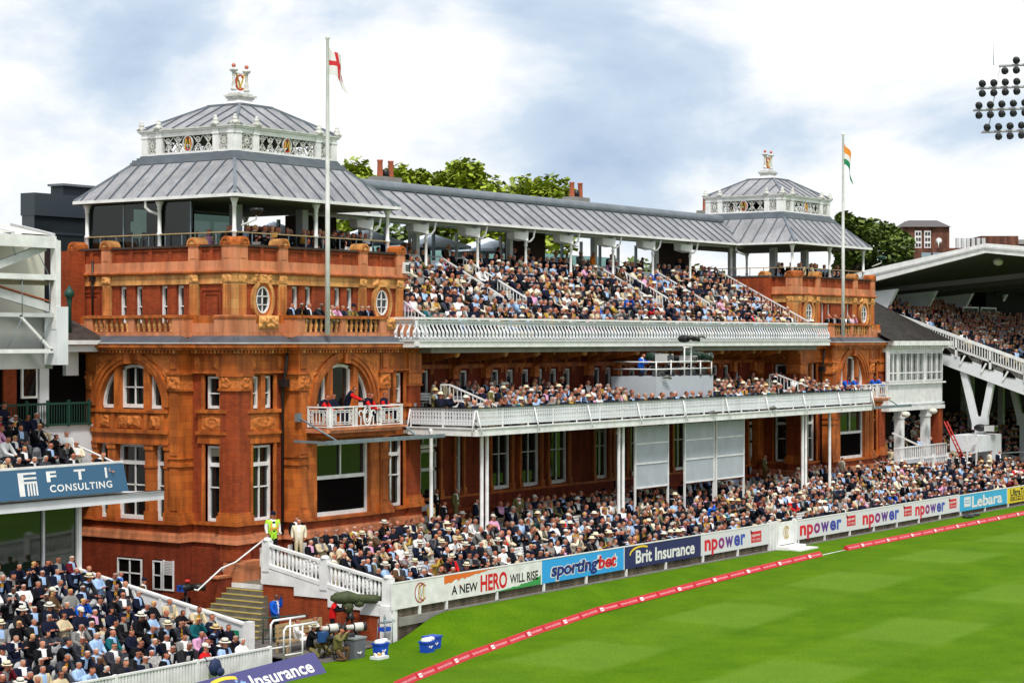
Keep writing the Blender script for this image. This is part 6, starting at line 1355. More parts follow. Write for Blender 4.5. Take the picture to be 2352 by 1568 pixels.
# ---------------------------------------------------------------- trees
LEAFS = {}
def leafmat(nm, c):
    m = bpy.data.materials.new(nm); m.use_nodes = True; t = m.node_tree; b = t.nodes['Principled BSDF']; b.inputs['Roughness'].default_value = .6
    g = t.nodes.new('ShaderNodeNewGeometry'); r = t.nodes.new('ShaderNodeValToRGB'); t.links.new(g.outputs['Random Per Island'], r.inputs[0])
    r.color_ramp.elements[0].color = (*[v*.55 for v in c], 1); r.color_ramp.elements[1].color = (*[min(1, v*1.7) for v in c], 1)
    t.links.new(r.outputs[0], b.inputs['Base Color']); b.inputs['Subsurface Weight'].default_value = 0; return m
LG = leafmat('plane_leaves', (.20, .26, .014)); LDk = leafmat('dark_leaves', (.045, .075, .012)); LM = leafmat('mid_leaves', (.085, .13, .016)); BARK = mat('bark', (.10, .075, .05), .9, var=.3, vscale=3)
def tree(x, y, zt, h, w, lm, label, seed, n=11000, ls=.46):
    rg = random.Random(seed); zb = zt-h; g0 = -1.0
    r = empty('tree', (x, y, g0), label, 'tree', None)
    m = MB(); m.tube([(x, y, g0), (x+.1, y, (g0+zb)/2), (x, y, zb+h*.3), (x+.2, y+.1, zb+h*.7)], [.45, .38, .28, .1], BARK, 8); lobes = []
    for i in range(15):
        t = rg.uniform(0, 2*pi); q = rg.random()**.5; hh = rg.uniform(.12, .92); rad = w*.5*q*sqrt(max(.05, 1-((hh-.42)/.62)**2))
        c = Vector((x+rad*cos(t), y+rad*sin(t), zb+h*hh)); lobes.append((c, rg.uniform(.13, .22)*w)); m.tube([(x, y, zb+h*.15+h*hh*.3), tuple((c+Vector((x, y, zb+h*.3)))/2), tuple(c)], [.14, .08, .03], BARK, 5)
    m.build('trunk', r)
    V = np.empty((n*4, 3), np.float32); k = 0
    for i in range(n):
        c, rr = lobes[rg.randrange(len(lobes))]; d = Vector((rg.gauss(0, 1), rg.gauss(0, 1), rg.gauss(0, .8))).normalized()*rr*(rg.random()**.38)*1.08
        p = c+d; a = Vector((rg.uniform(-1, 1), rg.uniform(-1, 1), rg.uniform(-.5, .5))).normalized(); b = a.cross(Vector((rg.uniform(-1, 1), rg.uniform(-1, 1), 1))).normalized(); s = ls*rg.uniform(.6, 1.25)
        for u, v in ((-.5, -.32), (.5, -.32), (.5, .32), (-.5, .32)): V[k] = p+a*s*u+b*s*v; k += 1
    me = bpy.data.meshes.new('crown'); me.vertices.add(n*4); me.vertices.foreach_set('co', (V-np.array([x, y, g0], np.float32)).ravel()); me.loops.add(n*4); me.loops.foreach_set('vertex_index', np.arange(n*4, dtype=np.int32)); me.polygons.add(n); me.polygons.foreach_set('loop_start', np.arange(0, n*4, 4, dtype=np.int32)); me.update(); me.validate(); me.materials.append(lm); newobj('crown', me, r)
tree(67.0, 38.9, 24.6, 10.5, 8.2, LG, 'bright green leafy tree behind the roof, left of the pair', 1); tree(69.8, 34.6, 24.6, 10.0, 8.6, LG, 'bright green leafy tree behind the roof, right of the pair', 2)
tree(62.8, 43.5, 24.2, 8, 7.0, LG, 'bright green tree showing above the near tower roof by the chimney', 3, 8000)
tree(95.3, 17.6, 21.2, 8, 4.6, LM, 'dark green tree behind the far flagpole', 4, 7000); tree(99.8, 16.4, 20.4, 10, 6.6, LM, 'dense dark green tree between far tower and canopy', 5, 8500); tree(105, 11.5, 16.6, 8, 7.5, LM, 'lower green tree by the grandstand canopy edge', 6, 5000)
for i, (x, y, zt, h, w) in enumerate(((40, 31, 17.2, 8, 11), (48, 28, 17.5, 8, 10), (57, 26, 17.0, 8, 11), (67, 25, 16.6, 8, 10), (78, 24, 15.6, 7, 10), (88, 24, 15.8, 7, 9), (97, 22, 15.8, 7, 10), (106, 20, 15.6, 7, 10), (30, 28, 17, 8, 9))):
    tree(x, y, zt, h, w, LM if i % 2 else LG, ('low green tree seen under the verandah roof, ' + ('behind the second parasol', 'behind the third parasol', 'left of the dark pier', 'right of the dark pier', 'behind the orange jacket', 'beside the far tower', 'through the far tower terrace', 'through the grandstand columns', 'behind the near tower terrace')[i]), 20+i, 2600, .5)
for i, (x, y) in enumerate(((86, 19), (95, 16), (104, 14), (114, 12))): tree(x, y, 14.5, 7, 9, LM if i % 2 else LDk, 'green tree seen through the open back of the grandstand, '+('leftmost', 'left of middle', 'right of middle', 'rightmost')[i], 40+i, 2600, .5)
# parasols on the rear terrace
for i, (x, y, w) in enumerate(((21.5, 10.6, 2.2), (27.6, 10.8, 2.3), (33.4, 11.0, 2.2), (14.2, 10.4, 2.0), (18.0, 10.2, 1.6))):
    r = empty('parasol', (x, y, 13.7), 'pale blue-white parasol on the rear terrace, '+('behind the second column', 'behind the third column', 'behind the fourth column', 'seen under the near tower roof', 'behind the first dark pier')[i], 'parasol'); m = MB(); m.tube([(x, y, 13.7), (x, y, 16.2)], .04, GREYST, 6); m.build('pole', r)
    m = MB(); n_ = 8; vs = [(x, y, 16.35)]+[(x+w*cos(2*pi*k/n_), y+w*sin(2*pi*k/n_), 15.65) for k in range(n_)]+[(x+w*cos(2*pi*k/n_), y+w*sin(2*pi*k/n_), 15.5) for k in range(n_)]; m.add(vs, [(0, 1+k, 1+(k+1) % n_) for k in range(n_)]+[(1+k, 9+k, 9+(k+1) % n_, 1+(k+1) % n_) for k in range(n_)], mat('parasol_cloth', (.66, .74, .84), .8)); m.build('canopy', r)
# distant brick block
mb_ = empty('mansion_block', (142, 34, 0), 'distant brown brick block with grey hipped roof and satellite dishes', 'building')
DB = brickmat('distant_brick', (.20, .075, .045), (.15, .06, .04), (.16, .10, .08), .6, .2, .02)
def dbx(a0, a1, y0, y1, x, dp, mt, name, parent=None):
    """box given by its screenward extent in metres across the view at distance 220 from the camera"""
    F_ = Vector((cos(YAW), sin(YAW), 0)); R_ = Vector((sin(YAW), -cos(YAW), 0)); o = Vector((CAM.x, CAM.y, 0))+F_*(218+x); m = MB(); p = []
    for (a, f) in ((a0, 0), (a1, 0), (a1, dp), (a0, dp)): q = o+R_*a+F_*f; p.append(q)
    m.add([(q.x, q.y, y0) for q in p]+[(q.x, q.y, y1) for q in p], [(0, 3, 2, 1), (4, 5, 6, 7), (0, 1, 5, 4), (1, 2, 6, 5), (2, 3, 7, 6), (3, 0, 4, 7)], mt); return m.build(name, parent or mb_)
dbx(41.6, 46.6, 8, 22.5, 0, 6, DB, 'wall'); dbx(41.8, 56, 8, 20.2, -1.5, 8, DB, 'wall'); dbx(50.0, 58, 19.5, 20.3, -1.2, 6, mat('roof_planting', (.05, .06, .02), .9, var=.5, vscale=1.2), 'roof_garden')
dbx(50.2, 54.2, 19, 21.6, 1, 7, DB, 'wall'); dbx(54.4, 66, 8, 20.9, 3, 7, DB, 'wall'); dbx(54.4, 66, 20.8, 21.3, 2.8, 7.5, mat('grey_roof', (.3, .3, .3), .8), 'roof')
F_ = Vector((cos(YAW), sin(YAW), 0)); R_ = Vector((sin(YAW), -cos(YAW), 0)); o = Vector((CAM.x, CAM.y, 0))+F_*217.6
m = MB(); bs = [o+R_*41.5, o+R_*46.7, o+R_*46.7+F_*6.6, o+R_*41.5+F_*6.6]; tp_ = [o+R_*42.6+F_*2, o+R_*45.6+F_*2, o+R_*45.6+F_*4.5, o+R_*42.6+F_*4.5]
m.add([(q.x, q.y, 22.5) for q in bs]+[(q.x, q.y, 23.3) for q in tp_], [(0, 1, 5, 4), (1, 2, 6, 5), (2, 3, 7, 6), (3, 0, 4, 7), (4, 5, 6, 7)], mat('distant_slate', (.11, .10, .10), .8)); m.build('hipped_roof', mb_)
for a in (42.9, 43.9): f_ = dbx(a, a+.7, 20.2, 22.1, -.1, .15, WHITE, 'window'); 
for a in (43.0, 43.3, 44.0, 44.3):
    for z in (20.4, 21.0, 21.6): dbx(a, a+.22, z, z+.35, -.14, .05, GLASS, 'pane')
for a in (43.8, 45.0, 46.9): dbx(a-.5, a+.5, 18.5, 19.7, -1.62, .1, mat('pale_window', (.25, .33, .38), .2), 'window')
for a, w in ((48.5, 3.6), (52.6, 8.0)): dbx(a, a+w, 17.2, 18.3, -1.8, .3, WHITE2, 'balcony_front'); dbx(a, a+w, 18.35, 18.9, -1.7, .15, mat('glass_balustrade', (.12, .15, .14), .2), 'glass_balustrade')
for a in (55.6, 57.2): dbx(a, a+.9, 19.5, 20.3, 2.85, .1, WHITE, 'window')
for i in range(6): dbx(47.2+.55*i, 47.55+.55*i, 20.2, 21.3, -.6, .4, GREYST, 'roof_vent')
for a in (42.4, 45.1):
    q = o+R_*a-F_*1.2; m = MB(); m.lathe([(.05, 0), (.38, .06)], (q.x, q.y, 20.9), WHITE, 12, 'x'); m.tube([(q.x, q.y, 20.2), (q.x, q.y, 20.9)], .05, WHITE, 5); m.build('satellite_dish', mb_)
# floodlight head
FLT = empty('floodlight_mast', (82, -2.5, 0), 'floodlight bank of black round lamps at the top right edge', 'floodlight')
F_ = Vector((cos(YAW), sin(YAW), 0)); R_ = Vector((sin(YAW), -cos(YAW), 0)); fo = Vector((CAM.x, CAM.y, 0))+F_*150
rows = [(35.7, 30.55, 4), (34.05, 28.9, 5), (33.8, 27.3, 5), (34.4, 25.7, 5)]
LM_ = mat('lamp_housing', (.012, .012, .012), .35); LF = mat('lamp_glass', (.02, .025, .025), .1)
m = MB()
for (a, z, n_) in rows: p = fo+R_*a; q = fo+R_*46; m.tube([(p.x, p.y, z), (q.x, q.y, z+.45)], .10, GREYST, 8)
for a0, a1 in ((35.8, 34.9), (41.5, 41.0)):
    p = fo+R_*a0; q = fo+R_*a1; m.tube([(p.x, p.y, 30.6), (q.x, q.y, 25.8)], .04, GREYST, 6)
p = fo+R_*42+F_*.5; m.tube([(p.x, p.y, -1), (p.x, p.y, 31)], [.6, .35], GREYST, 12); p = fo+R_*35.3; m.tube([(p.x, p.y, 30.6), (p.x, p.y, 32.2)], .03, GREYST, 5); m.build('mast', FLT)
for (a, z, n_) in rows:
    for i in range(n_+4):
        for up in (1, -1):
            if up == 1 and z > 30 and i == 0: continue
            if z < 26 and up == -1 and i == 0: continue
            p = fo+R_*(a+.35+.84*i)-F_*.25+Vector((0, 0, z+.05*i+up*.36)); m = MB(); c = p
            pts = []; dn = (-F_*.75+Vector((0, 0, -.5))).normalized()
            m.tube([tuple(c-dn*.22), tuple(c-dn*.05), tuple(c+dn*.16)], [.14, .25, .27], LM_, 10); l_ = m.build('lamp', FLT)
            g = MB(); g.tube([tuple(c+dn*.15), tuple(c+dn*.17)], .23, LF, 10); g.build('lamp_glass', l_, (0, 0, 0))
# ================================================================ PEOPLE
# regions of a body mesh: 0 skin, 1 hair, 2 jacket, 3 shirt, 4 tie, 5 trousers, 6 shoes
def skinned(chains, sub):
    """grow one continuous body from joint chains: [(name, pos, radius, parent, region)]"""
    me = bpy.data.meshes.new('s'); idx = {}; vs, es = [], []
    for (n, p, r, par, reg) in chains:
        idx[n] = len(vs); vs.append(p)
        if par: es.append((idx[par], idx[n]))
    me.from_pydata(vs, es, []); o = bpy.data.objects.new('s', me); COL.objects.link(o)
    o.modifiers.new('Skin', 'SKIN')
    if not me.skin_vertices: raise RuntimeError('no skin layer')
    sv = me.skin_vertices[0].data
    for i, (n, p, r, par, reg) in enumerate(chains):
        sv[i].radius = r if isinstance(r, tuple) else (r, r); sv[i].use_root = (i == 0)
    if sub: s = o.modifiers.new('Sub', 'SUBSURF'); s.levels = sub; s.render_levels = sub
    dg = bpy.context.evaluated_depsgraph_get(); m2 = bpy.data.meshes.new_from_object(o.evaluated_get(dg))
    V = [v.co.copy() for v in m2.vertices]; Fc = [tuple(p.vertices) for p in m2.polygons]
    bpy.data.objects.remove(o); bpy.data.meshes.remove(me); bpy.data.meshes.remove(m2)
    # region of every face: nearest bone, measured relative to its thickness
    bones = []
    for (n, p, r, par, reg) in chains:
        if par:
            q = [c for c in chains if c[0] == par][0]; rr = (r if not isinstance(r, tuple) else sum(r)/2); bones.append((Vector(q[1]), Vector(p), rr, reg))
    regs = []
    for f in Fc:
        c = sum((V[i] for i in f), Vector())/len(f); best = None
        for a, b, rr, reg in bones:
            ab = b-a; t = max(0, min(1, (c-a).dot(ab)/ab.length_squared)); d = (c-(a+ab*t)).length-rr*.9
            if best is None or d < best[0]: best = (d, reg)
        regs.append(best[1])
    return V, Fc, regs
def hand_fingers(V, Fc, Rg, w, tip, side):
    """palm end at w, five separate bent fingers towards tip direction"""
    w = Vector(w); d = (Vector(tip)-w).normalized(); dn = Vector((0, 0, -1)); s = d.cross(dn)
    if s.length < .1: s = Vector((1, 0, 0))
    s.normalize(); dn = d.cross(s).normalized()*(-1 if d.cross(s).z > 0 else 1)
    for k, (off, ln) in enumerate(((-.034, .055), (-.012, .072), (.012, .078), (.034, .066), (None, .05))):
        if off is None: a = w+s*side*.045-d*.02; dr = (d*.6+s*side*.8).normalized()
        else: a = w+s*off+d*.035; dr = d
        pts = [a, a+dr*ln*.5+dn*.008, a+dr*ln*.9+dn*.03]; n0 = len(V)
        for i, p in enumerate(pts):
            r = (.0105, .0095, .007)[i]
            for q in range(4): t = q*pi/2; V.append(p+s*r*cos(t)+dn*r*sin(t))
        for i in range(2):
            for q in range(4): Fc.append((n0+i*4+q, n0+i*4+(q+1) % 4, n0+i*4+4+(q+1) % 4, n0+i*4+4+q)); Rg.append(0)
        Fc.append((n0+8, n0+9, n0+10, n0+11)); Rg.append(0)
def body(pose, hi=True, woman=False):
    P = {}
    seated = pose.startswith('s_'); hip = .50 if seated else .93
    lean = {'s_lap': 0.02, 's_fwd': -.20, 's_chin': -.10, 's_arms': .03, 's_read': -.03, 's_bino': -.04, 'stand': 0, 'st_arms': 0, 'st_lean': -.22, 'st_cam': -.10, 'st_phone': 0, 'crouch': -.1}.get(pose, 0)
    if pose == 'crouch': hip = .42; seated = True
    c = []
    def A(n, p, r, par=None, reg=2): c.append((n, p, r, par, reg)); P[n] = Vector(p)
    kf = 1.14 if hi else 1.0
    def A(n, p, r, par=None, reg=2): r = tuple(v*kf for v in r) if isinstance(r, tuple) else r*kf; c.append((n, p, r, par, reg)); P[n] = Vector(p)
    A('pel', (0, 0, hip), (.185, .15)); A('waist', (0, lean*.25+.02, hip+.20), (.180, .140), 'pel'); A('chest', (0, lean*.7+.02, hip+.40), (.195, .135), 'waist')
    A('neckb', (0, lean*.95+.01, hip+.535), (.105, .085), 'chest'); A('neck', (0, lean*1.1-.005, hip+.60), .058, 'neckb', 0)
    hx, hy, hz = 0, lean*1.25-.03, hip+.705
    if pose in ('s_read', 'st_lean'): hy -= .03; hz -= .02
    A('jaw', (hx, hy-.015, hz-.055), (.062, .072), 'neck', 0); A('head', (hx, hy, hz+.02), (.078, .095), 'jaw', 0); A('crown', (hx, hy+.012, hz+.095), (.058, .070), 'head', 0)
    sh = .225 if not woman else .19
    arms = {'s_lap': ((.27, -.06, .27), (.10, -.30, .17)), 's_fwd': ((.24, -.28, .20), (.07, -.50, .12)), 's_arms': ((.27, -.10, .27), (-.06, -.19, .31)), 's_read': ((.27, -.13, .28), (.19, -.34, .40)),
            's_bino': ((.27, -.22, .50), (.07, -.20, .74)), 's_chin': ((.22, -.28, .30), (.05, -.20, .66)), 'stand': ((.27, .03, .26), (.26, -.06, .03)), 'st_arms': ((.27, -.06, .28), (-.04, -.20, .32)), 'st_lean': ((.26, -.30, .30), (.18, -.52, .22)),
            'st_cam': ((.26, -.20, .32), (.10, -.45, .40)), 'st_phone': ((.27, -.10, .30), (.10, -.17, .72)), 'crouch': ((.26, -.20, .36), (.06, -.32, .66))}[pose]
    for s, sg in (('l', -1), ('r', 1)):
        el, ha = arms
        if pose in ('st_phone',) and sg < 0: el, ha = ((.27, .02, .27), (.24, -.16, .10))
        if pose == 's_chin' and sg < 0: el, ha = ((.26, -.10, .26), (.08, -.34, .18))
        A('sh'+s, (sg*sh, lean*.85+.03, hip+.49), (.092, .085), 'chest'); A('el'+s, (sg*el[0], el[1]+lean*.4, hip+el[2]), .060, 'sh'+s, 7)
        A('wr'+s, (sg*(ha[0]*.9+el[0]*.1), ha[1]*.88+el[1]*.12+lean*.5, hip+ha[2]*.9+el[2]*.1), .042, 'el'+s, 7); A('ha'+s, (sg*ha[0]*.85, ha[1]-.045+lean*.5, hip+ha[2]+.01), (.036, .026), 'wr'+s, 0)
    for s, sg in (('l', -1), ('r', 1)):
        if pose == 'crouch': kn, an, to = (.16*sg, -.38, .50 if sg > 0 else .12), (.15*sg, -.30 if sg > 0 else .02, .10), (.16*sg, -.48 if sg > 0 else -.14, .05)
        elif seated: kn, an, to = (.13*sg, -.47, .53), (.12*sg, -.44, .11), (.14*sg, -.62, .05)
        else: kn, an, to = (.10*sg, -.02, .50), (.10*sg, .02, .10), (.13*sg, -.13, .04)
        A('hp'+s, (.09*sg, -.02 if seated else 0, hip-.02), (.095, .10), 'pel', 5); A('kn'+s, kn, .066, 'hp'+s, 5); A('an'+s, an, .046, 'kn'+s, 5); A('to'+s, to, (.045, .032), 'an'+s, 6)
    V, Fc, Rg = skinned(c, 2 if hi else 0)
    # face: brow, nose and chin; cut hair line; shirt front and tie on the chest
    H = Vector((hx, hy, hz))
    if hi:
        for v in V:
            d = v-H
            if abs(d.x) < .018 and d.y < -.06 and -.045 < d.z < .02: v.y -= .020
            if abs(abs(d.x)-.032) < .016 and d.y < -.055 and .0 < d.z < .03: v.y += .010
            if abs(abs(d.x)-.078) < .018 and abs(d.y) < .02 and abs(d.z+.005) < .03: v.x *= 1.14
    for i, f in enumerate(Fc):
        q = sum((V[k] for k in f), Vector())/len(f); d = q-H
        if Rg[i] == 0 and q.z > hip+.62 and abs(d.x) < .12 and abs(d.y) < .14:
            if (d.z > .055 and d.y > -.075) or (d.y > .035 and d.z > -.06) or d.z > .115: Rg[i] = 1
            if woman and ((d.y > .0 and d.z > -.14) or (abs(d.x) > .065 and d.z > -.12 and d.y > -.04)): Rg[i] = 1
        if Rg[i] == 2 and q.z > hip+.13 and abs(q.x) < .13:
            yc = lean*max(0, (q.z-hip)/.55)*.95+.02
            w = .012+.075*max(0, (q.z-hip-.15)/.40)
            if q.y < yc-.055 and abs(q.x) < w: Rg[i] = 3
            if q.y < yc-.055 and abs(q.x) < (.030 if hi else .02) and q.z < hip+.56: Rg[i] = 4
            if q.z > hip+.545: Rg[i] = 3
    if hi:
        for s, sg in (('l', -1), ('r', 1)):
            w = P['ha'+s]; dr = (P['ha'+s]-P['el'+s]).normalized(); hand_fingers(V, Fc, Rg, w, w+dr, -sg)
    return V, Fc, Rg, H
POSES_S = ['s_lap', 's_fwd', 's_chin', 's_arms', 's_read', 's_bino']
BODY = {}
def bodymesh(pose, woman=False):
    k = (pose, woman)
    if k not in BODY:
        V, Fc, Rg, H = body(pose, True, woman); me = bpy.data.meshes.new('person_body'); me.from_pydata(V, [], Fc); me.polygons.foreach_set('material_index', Rg); me.polygons.foreach_set('use_smooth', [True]*len(Fc))
        for i in range(8): me.materials.append(None)
        me.update(); BODY[k] = (me, H)
    return BODY[k]
def lin(*c): return tuple((v/255)**2.2 for v in c)
def cl(name, c, r=.85): return mat('cloth_'+name.replace(' ', '_'), lin(*c), r, spec=.2)
JK = {'black': (20, 21, 26), 'navy': (22, 28, 48), 'dark grey': (58, 60, 68), 'charcoal': (38, 38, 42), 'beige': (196, 180, 148), 'cream': (224, 214, 188), 'white': (232, 232, 232), 'pale blue': (158, 188, 226), 'brown': (92, 70, 50), 'olive': (112, 106, 66),
      'mustard': (170, 138, 60), 'maroon': (96, 26, 36), 'teal': (24, 92, 100), 'royal blue': (28, 88, 190), 'pink': (216, 160, 196), 'red': (205, 30, 34), 'grey': (128, 128, 126), 'lilac': (190, 165, 205), 'green': (60, 92, 50), 'orange': (226, 124, 40)}
JW = [('black', 34), ('navy', 30), ('dark grey', 10), ('charcoal', 13), ('beige', 9), ('cream', 4), ('white', 4), ('pale blue', 4), ('brown', 4), ('olive', 3), ('mustard', 2), ('maroon', 1.5), ('teal', 1), ('royal blue', 1), ('pink', 1.5), ('red', 1), ('grey', 4)]
SKINS = [mat('skin_a', lin(178, 112, 88), .6), mat('skin_b', lin(172, 104, 80), .6), mat('skin_c', lin(192, 132, 105), .6), mat('skin_d', lin(98, 62, 45), .6)]
HAIRS = {'white': mat('hair_white', lin(185, 182, 176), .8), 'grey': mat('hair_grey', lin(135, 130, 124), .8), 'brown': mat('hair_brown', lin(72, 48, 32), .8), 'dark': mat('hair_dark', lin(28, 22, 20), .8), 'blond': mat('hair_blond', lin(200, 165, 100), .8)}
TIE = bpy.data.materials.new('striped_tie'); TIE.use_nodes = True
_t = TIE.node_tree; _g = _t.nodes.new('ShaderNodeTexCoord'); _w = _t.nodes.new('ShaderNodeTexWave'); _w.bands_direction = 'DIAGONAL'; _w.inputs['Scale'].default_value = 9; _r = _t.nodes.new('ShaderNodeValToRGB'); _r.color_ramp.interpolation = 'CONSTANT'
_r.color_ramp.elements[0].color = (*lin(150, 25, 30), 1); _r.color_ramp.elements[1].position = .4; _r.color_ramp.elements[1].color = (*lin(232, 186, 40), 1)
_t.links.new(_g.outputs['Object'], _w.inputs[0]); _t.links.new(_w.outputs[0], _r.inputs[0]); _t.links.new(_r.outputs[0], _t.nodes['Principled BSDF'].inputs['Base Color'])
BLAZ = bpy.data.materials.new('striped_blazer'); BLAZ.use_nodes = True
_t = BLAZ.node_tree; _g = _t.nodes.new('ShaderNodeTexCoord'); _w = _t.nodes.new('ShaderNodeTexWave'); _w.bands_direction = 'X'; _w.inputs['Scale'].default_value = 6; _r = _t.nodes.new('ShaderNodeValToRGB'); _r.color_ramp.interpolation = 'CONSTANT'
_r.color_ramp.elements[0].color = (*lin(190, 40, 20), 1); _r.color_ramp.elements[1].position = .42; _r.color_ramp.elements[1].color = (*lin(245, 190, 30), 1)
_t.links.new(_g.outputs['Object'], _w.inputs[0]); _t.links.new(_w.outputs[0], _r.inputs[0]); _t.links.new(_r.outputs[0], _t.nodes['Principled BSDF'].inputs['Base Color'])
def hatmesh(kind):
    m = MB()
    if kind == 'cap':
        m.lathe([(.108, 0), (.110, .05), (.09, .10), (.04, .125), (.005, .13)], (0, .01, 0), WHITE, 12); m.poly([(.075*sin(t), -.08-.10*cos(t)) for t in [(-1.4+.28*i) for i in range(11)]], .0, .015, WHITE, 'xy')
    else:
        R_b = .20 if kind == 'brim' else .165
        m.lathe([(R_b, -.005), (R_b*.99, .006), (.112, .012), (.108, .014)], (0, 0, 0), WHITE, 16); m.lathe([(.108, .0), (.104, .09), (.085, .115), (.03, .105)], (0, 0, 0), WHITE, 14)
        m.lathe([(.112, .012), (.110, .045)], (0, 0, 0), BLK, 14)
    o = m.build('hat', loc=(0, 0, 0)); d = o.data; bpy.data.objects.remove(o)
    for i in range(len(d.materials)): pass
    return d
HATD = {k: hatmesh(k) for k in ('brim', 'cap', 'straw')}
HCOL = {'white': mat('hat_white', lin(214, 209, 196), .8), 'straw': mat('hat_straw', lin(205, 178, 125), .8), 'navy': cl('navy', JK['navy']), 'cream': mat('hat_cream', lin(225, 212, 180), .8)}
gm = MB()
gm.box(-.072, .072, -.012, 0, -.004, .008, BLK)
for s in (-1, 1): gm.ball((s*.034, -.006, -.004), .024, BLK, 6, (1.1, .5, .8)); gm.bar((s*.074, -.006, .002), (s*.080, .085, .004), .006, .008, BLK)
_o = gm.build('sunglasses', loc=(0, 0, 0)); SGD = _o.data; bpy.data.objects.remove(_o)
NPERS = 0
def person(loc, rz, pose, label, jacket='navy', shirt='white', tie=None, trousers='dark grey', hair='grey', skin=None, hat=None, hatcol='white', glasses=False, woman=False, group=None, scale=1.0, jm=None, tm_=None, sleeve=None):
    global NPERS; NPERS += 1
    me, H = bodymesh(pose, woman); o = newobj('person', me, None, loc); o.rotation_euler = (0, 0, rz); o.scale = (scale,)*3
    def cm(n): return cl(n, JK[n]) if n in JK else MATS[n]
    J = jm or cm(jacket); Sx = cm(shirt); T = TIE if tie == 'striped' else (cm(tie) if tie else Sx)
    hm = (skin or SKINS[0]) if hair == 'bald' else HAIRS[hair]
    for i, mt in enumerate((skin or SKINS[0], hm, J, Sx, T, tm_ or cm(trousers), BLK, cm(sleeve) if sleeve else J)): o.material_slots[i].link = 'OBJECT'; o.material_slots[i].material = mt
    tag(o, label, 'person', group)
    if hat:
        h = newobj('hat', HATD[hat], o, (H.x, H.y+.012, H.z+.062)); h.rotation_euler = (R(4), 0, 0)
        h.material_slots[0].link = 'OBJECT'; h.material_slots[0].material = HCOL[hatcol]
    if glasses: newobj('sunglasses', SGD, o, (H.x, H.y-.098, H.z+.018))
    return o
def wpick(r, tab): return r.choices([a for a, b in tab], [b for a, b in tab])[0]
def outfit(r, left=False):
    d = dict(jacket=wpick(r, JW), pose=r.choices(POSES_S, [34, 12, 12, 20, 8, 3])[0]); d['tie'] = r.choices(['striped', 'navy', 'red', None], [30, 30, 5, 35])[0]
    d['shirt'] = r.choices(['white', 'pale blue', 'pink', 'grey', 'navy'], [30, 24, 3, 18, 25])[0]; d['trousers'] = r.choices(['dark grey', 'navy', 'beige', 'grey', 'black'], [30, 20, 22, 14, 14])[0]
    d['hair'] = r.choices(['white', 'grey', 'brown', 'dark', 'bald', 'blond'], [15, 34, 20, 16, 13, 2])[0]; d['skin'] = r.choices(SKINS, [42, 30, 25, 3])[0]
    d['hat'], d['hatcol'] = r.choices([(None, 'white'), ('brim', 'white'), ('brim', 'straw'), ('cap', 'white'), ('cap', 'navy'), ('straw', 'cream')], [86, 5, 1.5, 2.5, 2, 3])[0]
    d['glasses'] = r.random() < .35; d['woman'] = left and r.random() < .22
    if d['jacket'] in ('white', 'pale blue', 'pink'): d['shirt'] = d['jacket']
    if d['woman']: d['tie'] = None; d['hair'] = r.choice(['white', 'brown', 'blond', 'dark']); d['shirt'] = d['jacket']; 
    return d
TENS = ['', '', 'twenty', 'thirty', 'forty', 'fifty', 'sixty']
ORD = ['front', 'second', 'third', 'fourth', 'fifth', 'sixth', 'seventh', 'eighth', 'ninth', 'tenth', 'eleventh', 'twelfth', 'thirteenth', 'fourteenth', 'fifteenth', 'sixteenth', 'seventeenth', 'eighteenth', 'nineteenth', 'twentieth', 'twenty-first', 'twenty-second', 'twenty-third', 'twenty-fourth', 'twenty-fifth', 'twenty-sixth', 'twenty-seventh', 'twenty-eighth', 'twenty-ninth', 'thirtieth']
ORD = ORD[:20]
for _i in range(21, 70):
    _t, _u = divmod(_i, 10); ORD.append({2: 'twentieth', 3: 'thirtieth', 4: 'fortieth', 5: 'fiftieth', 6: 'sixtieth'}[_t] if _u == 0 else TENS[_t]+'-'+('first' if _u == 1 else ORD[_u-1]))
def od(i): return 'first' if i == 0 else ORD[min(i, 68)]
HATW = {('brim', 'white'): 'white brimmed hat', ('brim', 'straw'): 'straw hat', ('cap', 'white'): 'white cap', ('cap', 'navy'): 'navy cap', ('straw', 'cream'): 'panama hat'}
def plabel(d, row, where, seat, frm):
    if d['woman']: a = '%s haired woman in %s' % (d['hair'], d['jacket'])
    else: a = 'man in %s %s' % (d['jacket'], 'shirt' if d['jacket'] in ('white', 'pale blue', 'pink') else 'jacket')
    if d['hat']: b = ', '+HATW[(d['hat'], d['hatcol'])]
    elif d['tie'] == 'striped': b = ', striped tie'
    elif d['hair'] == 'bald': b = ', bald'
    else: b = ''
    s_ = '%s%s, %s row of %s, %s from %s' % (a, b, ORD[row], where, od(seat), frm)
    return s_ if len(s_.split()) <= 16 else '%s, %s row of %s, %s from %s' % (a, ORD[row], where, od(seat), frm)
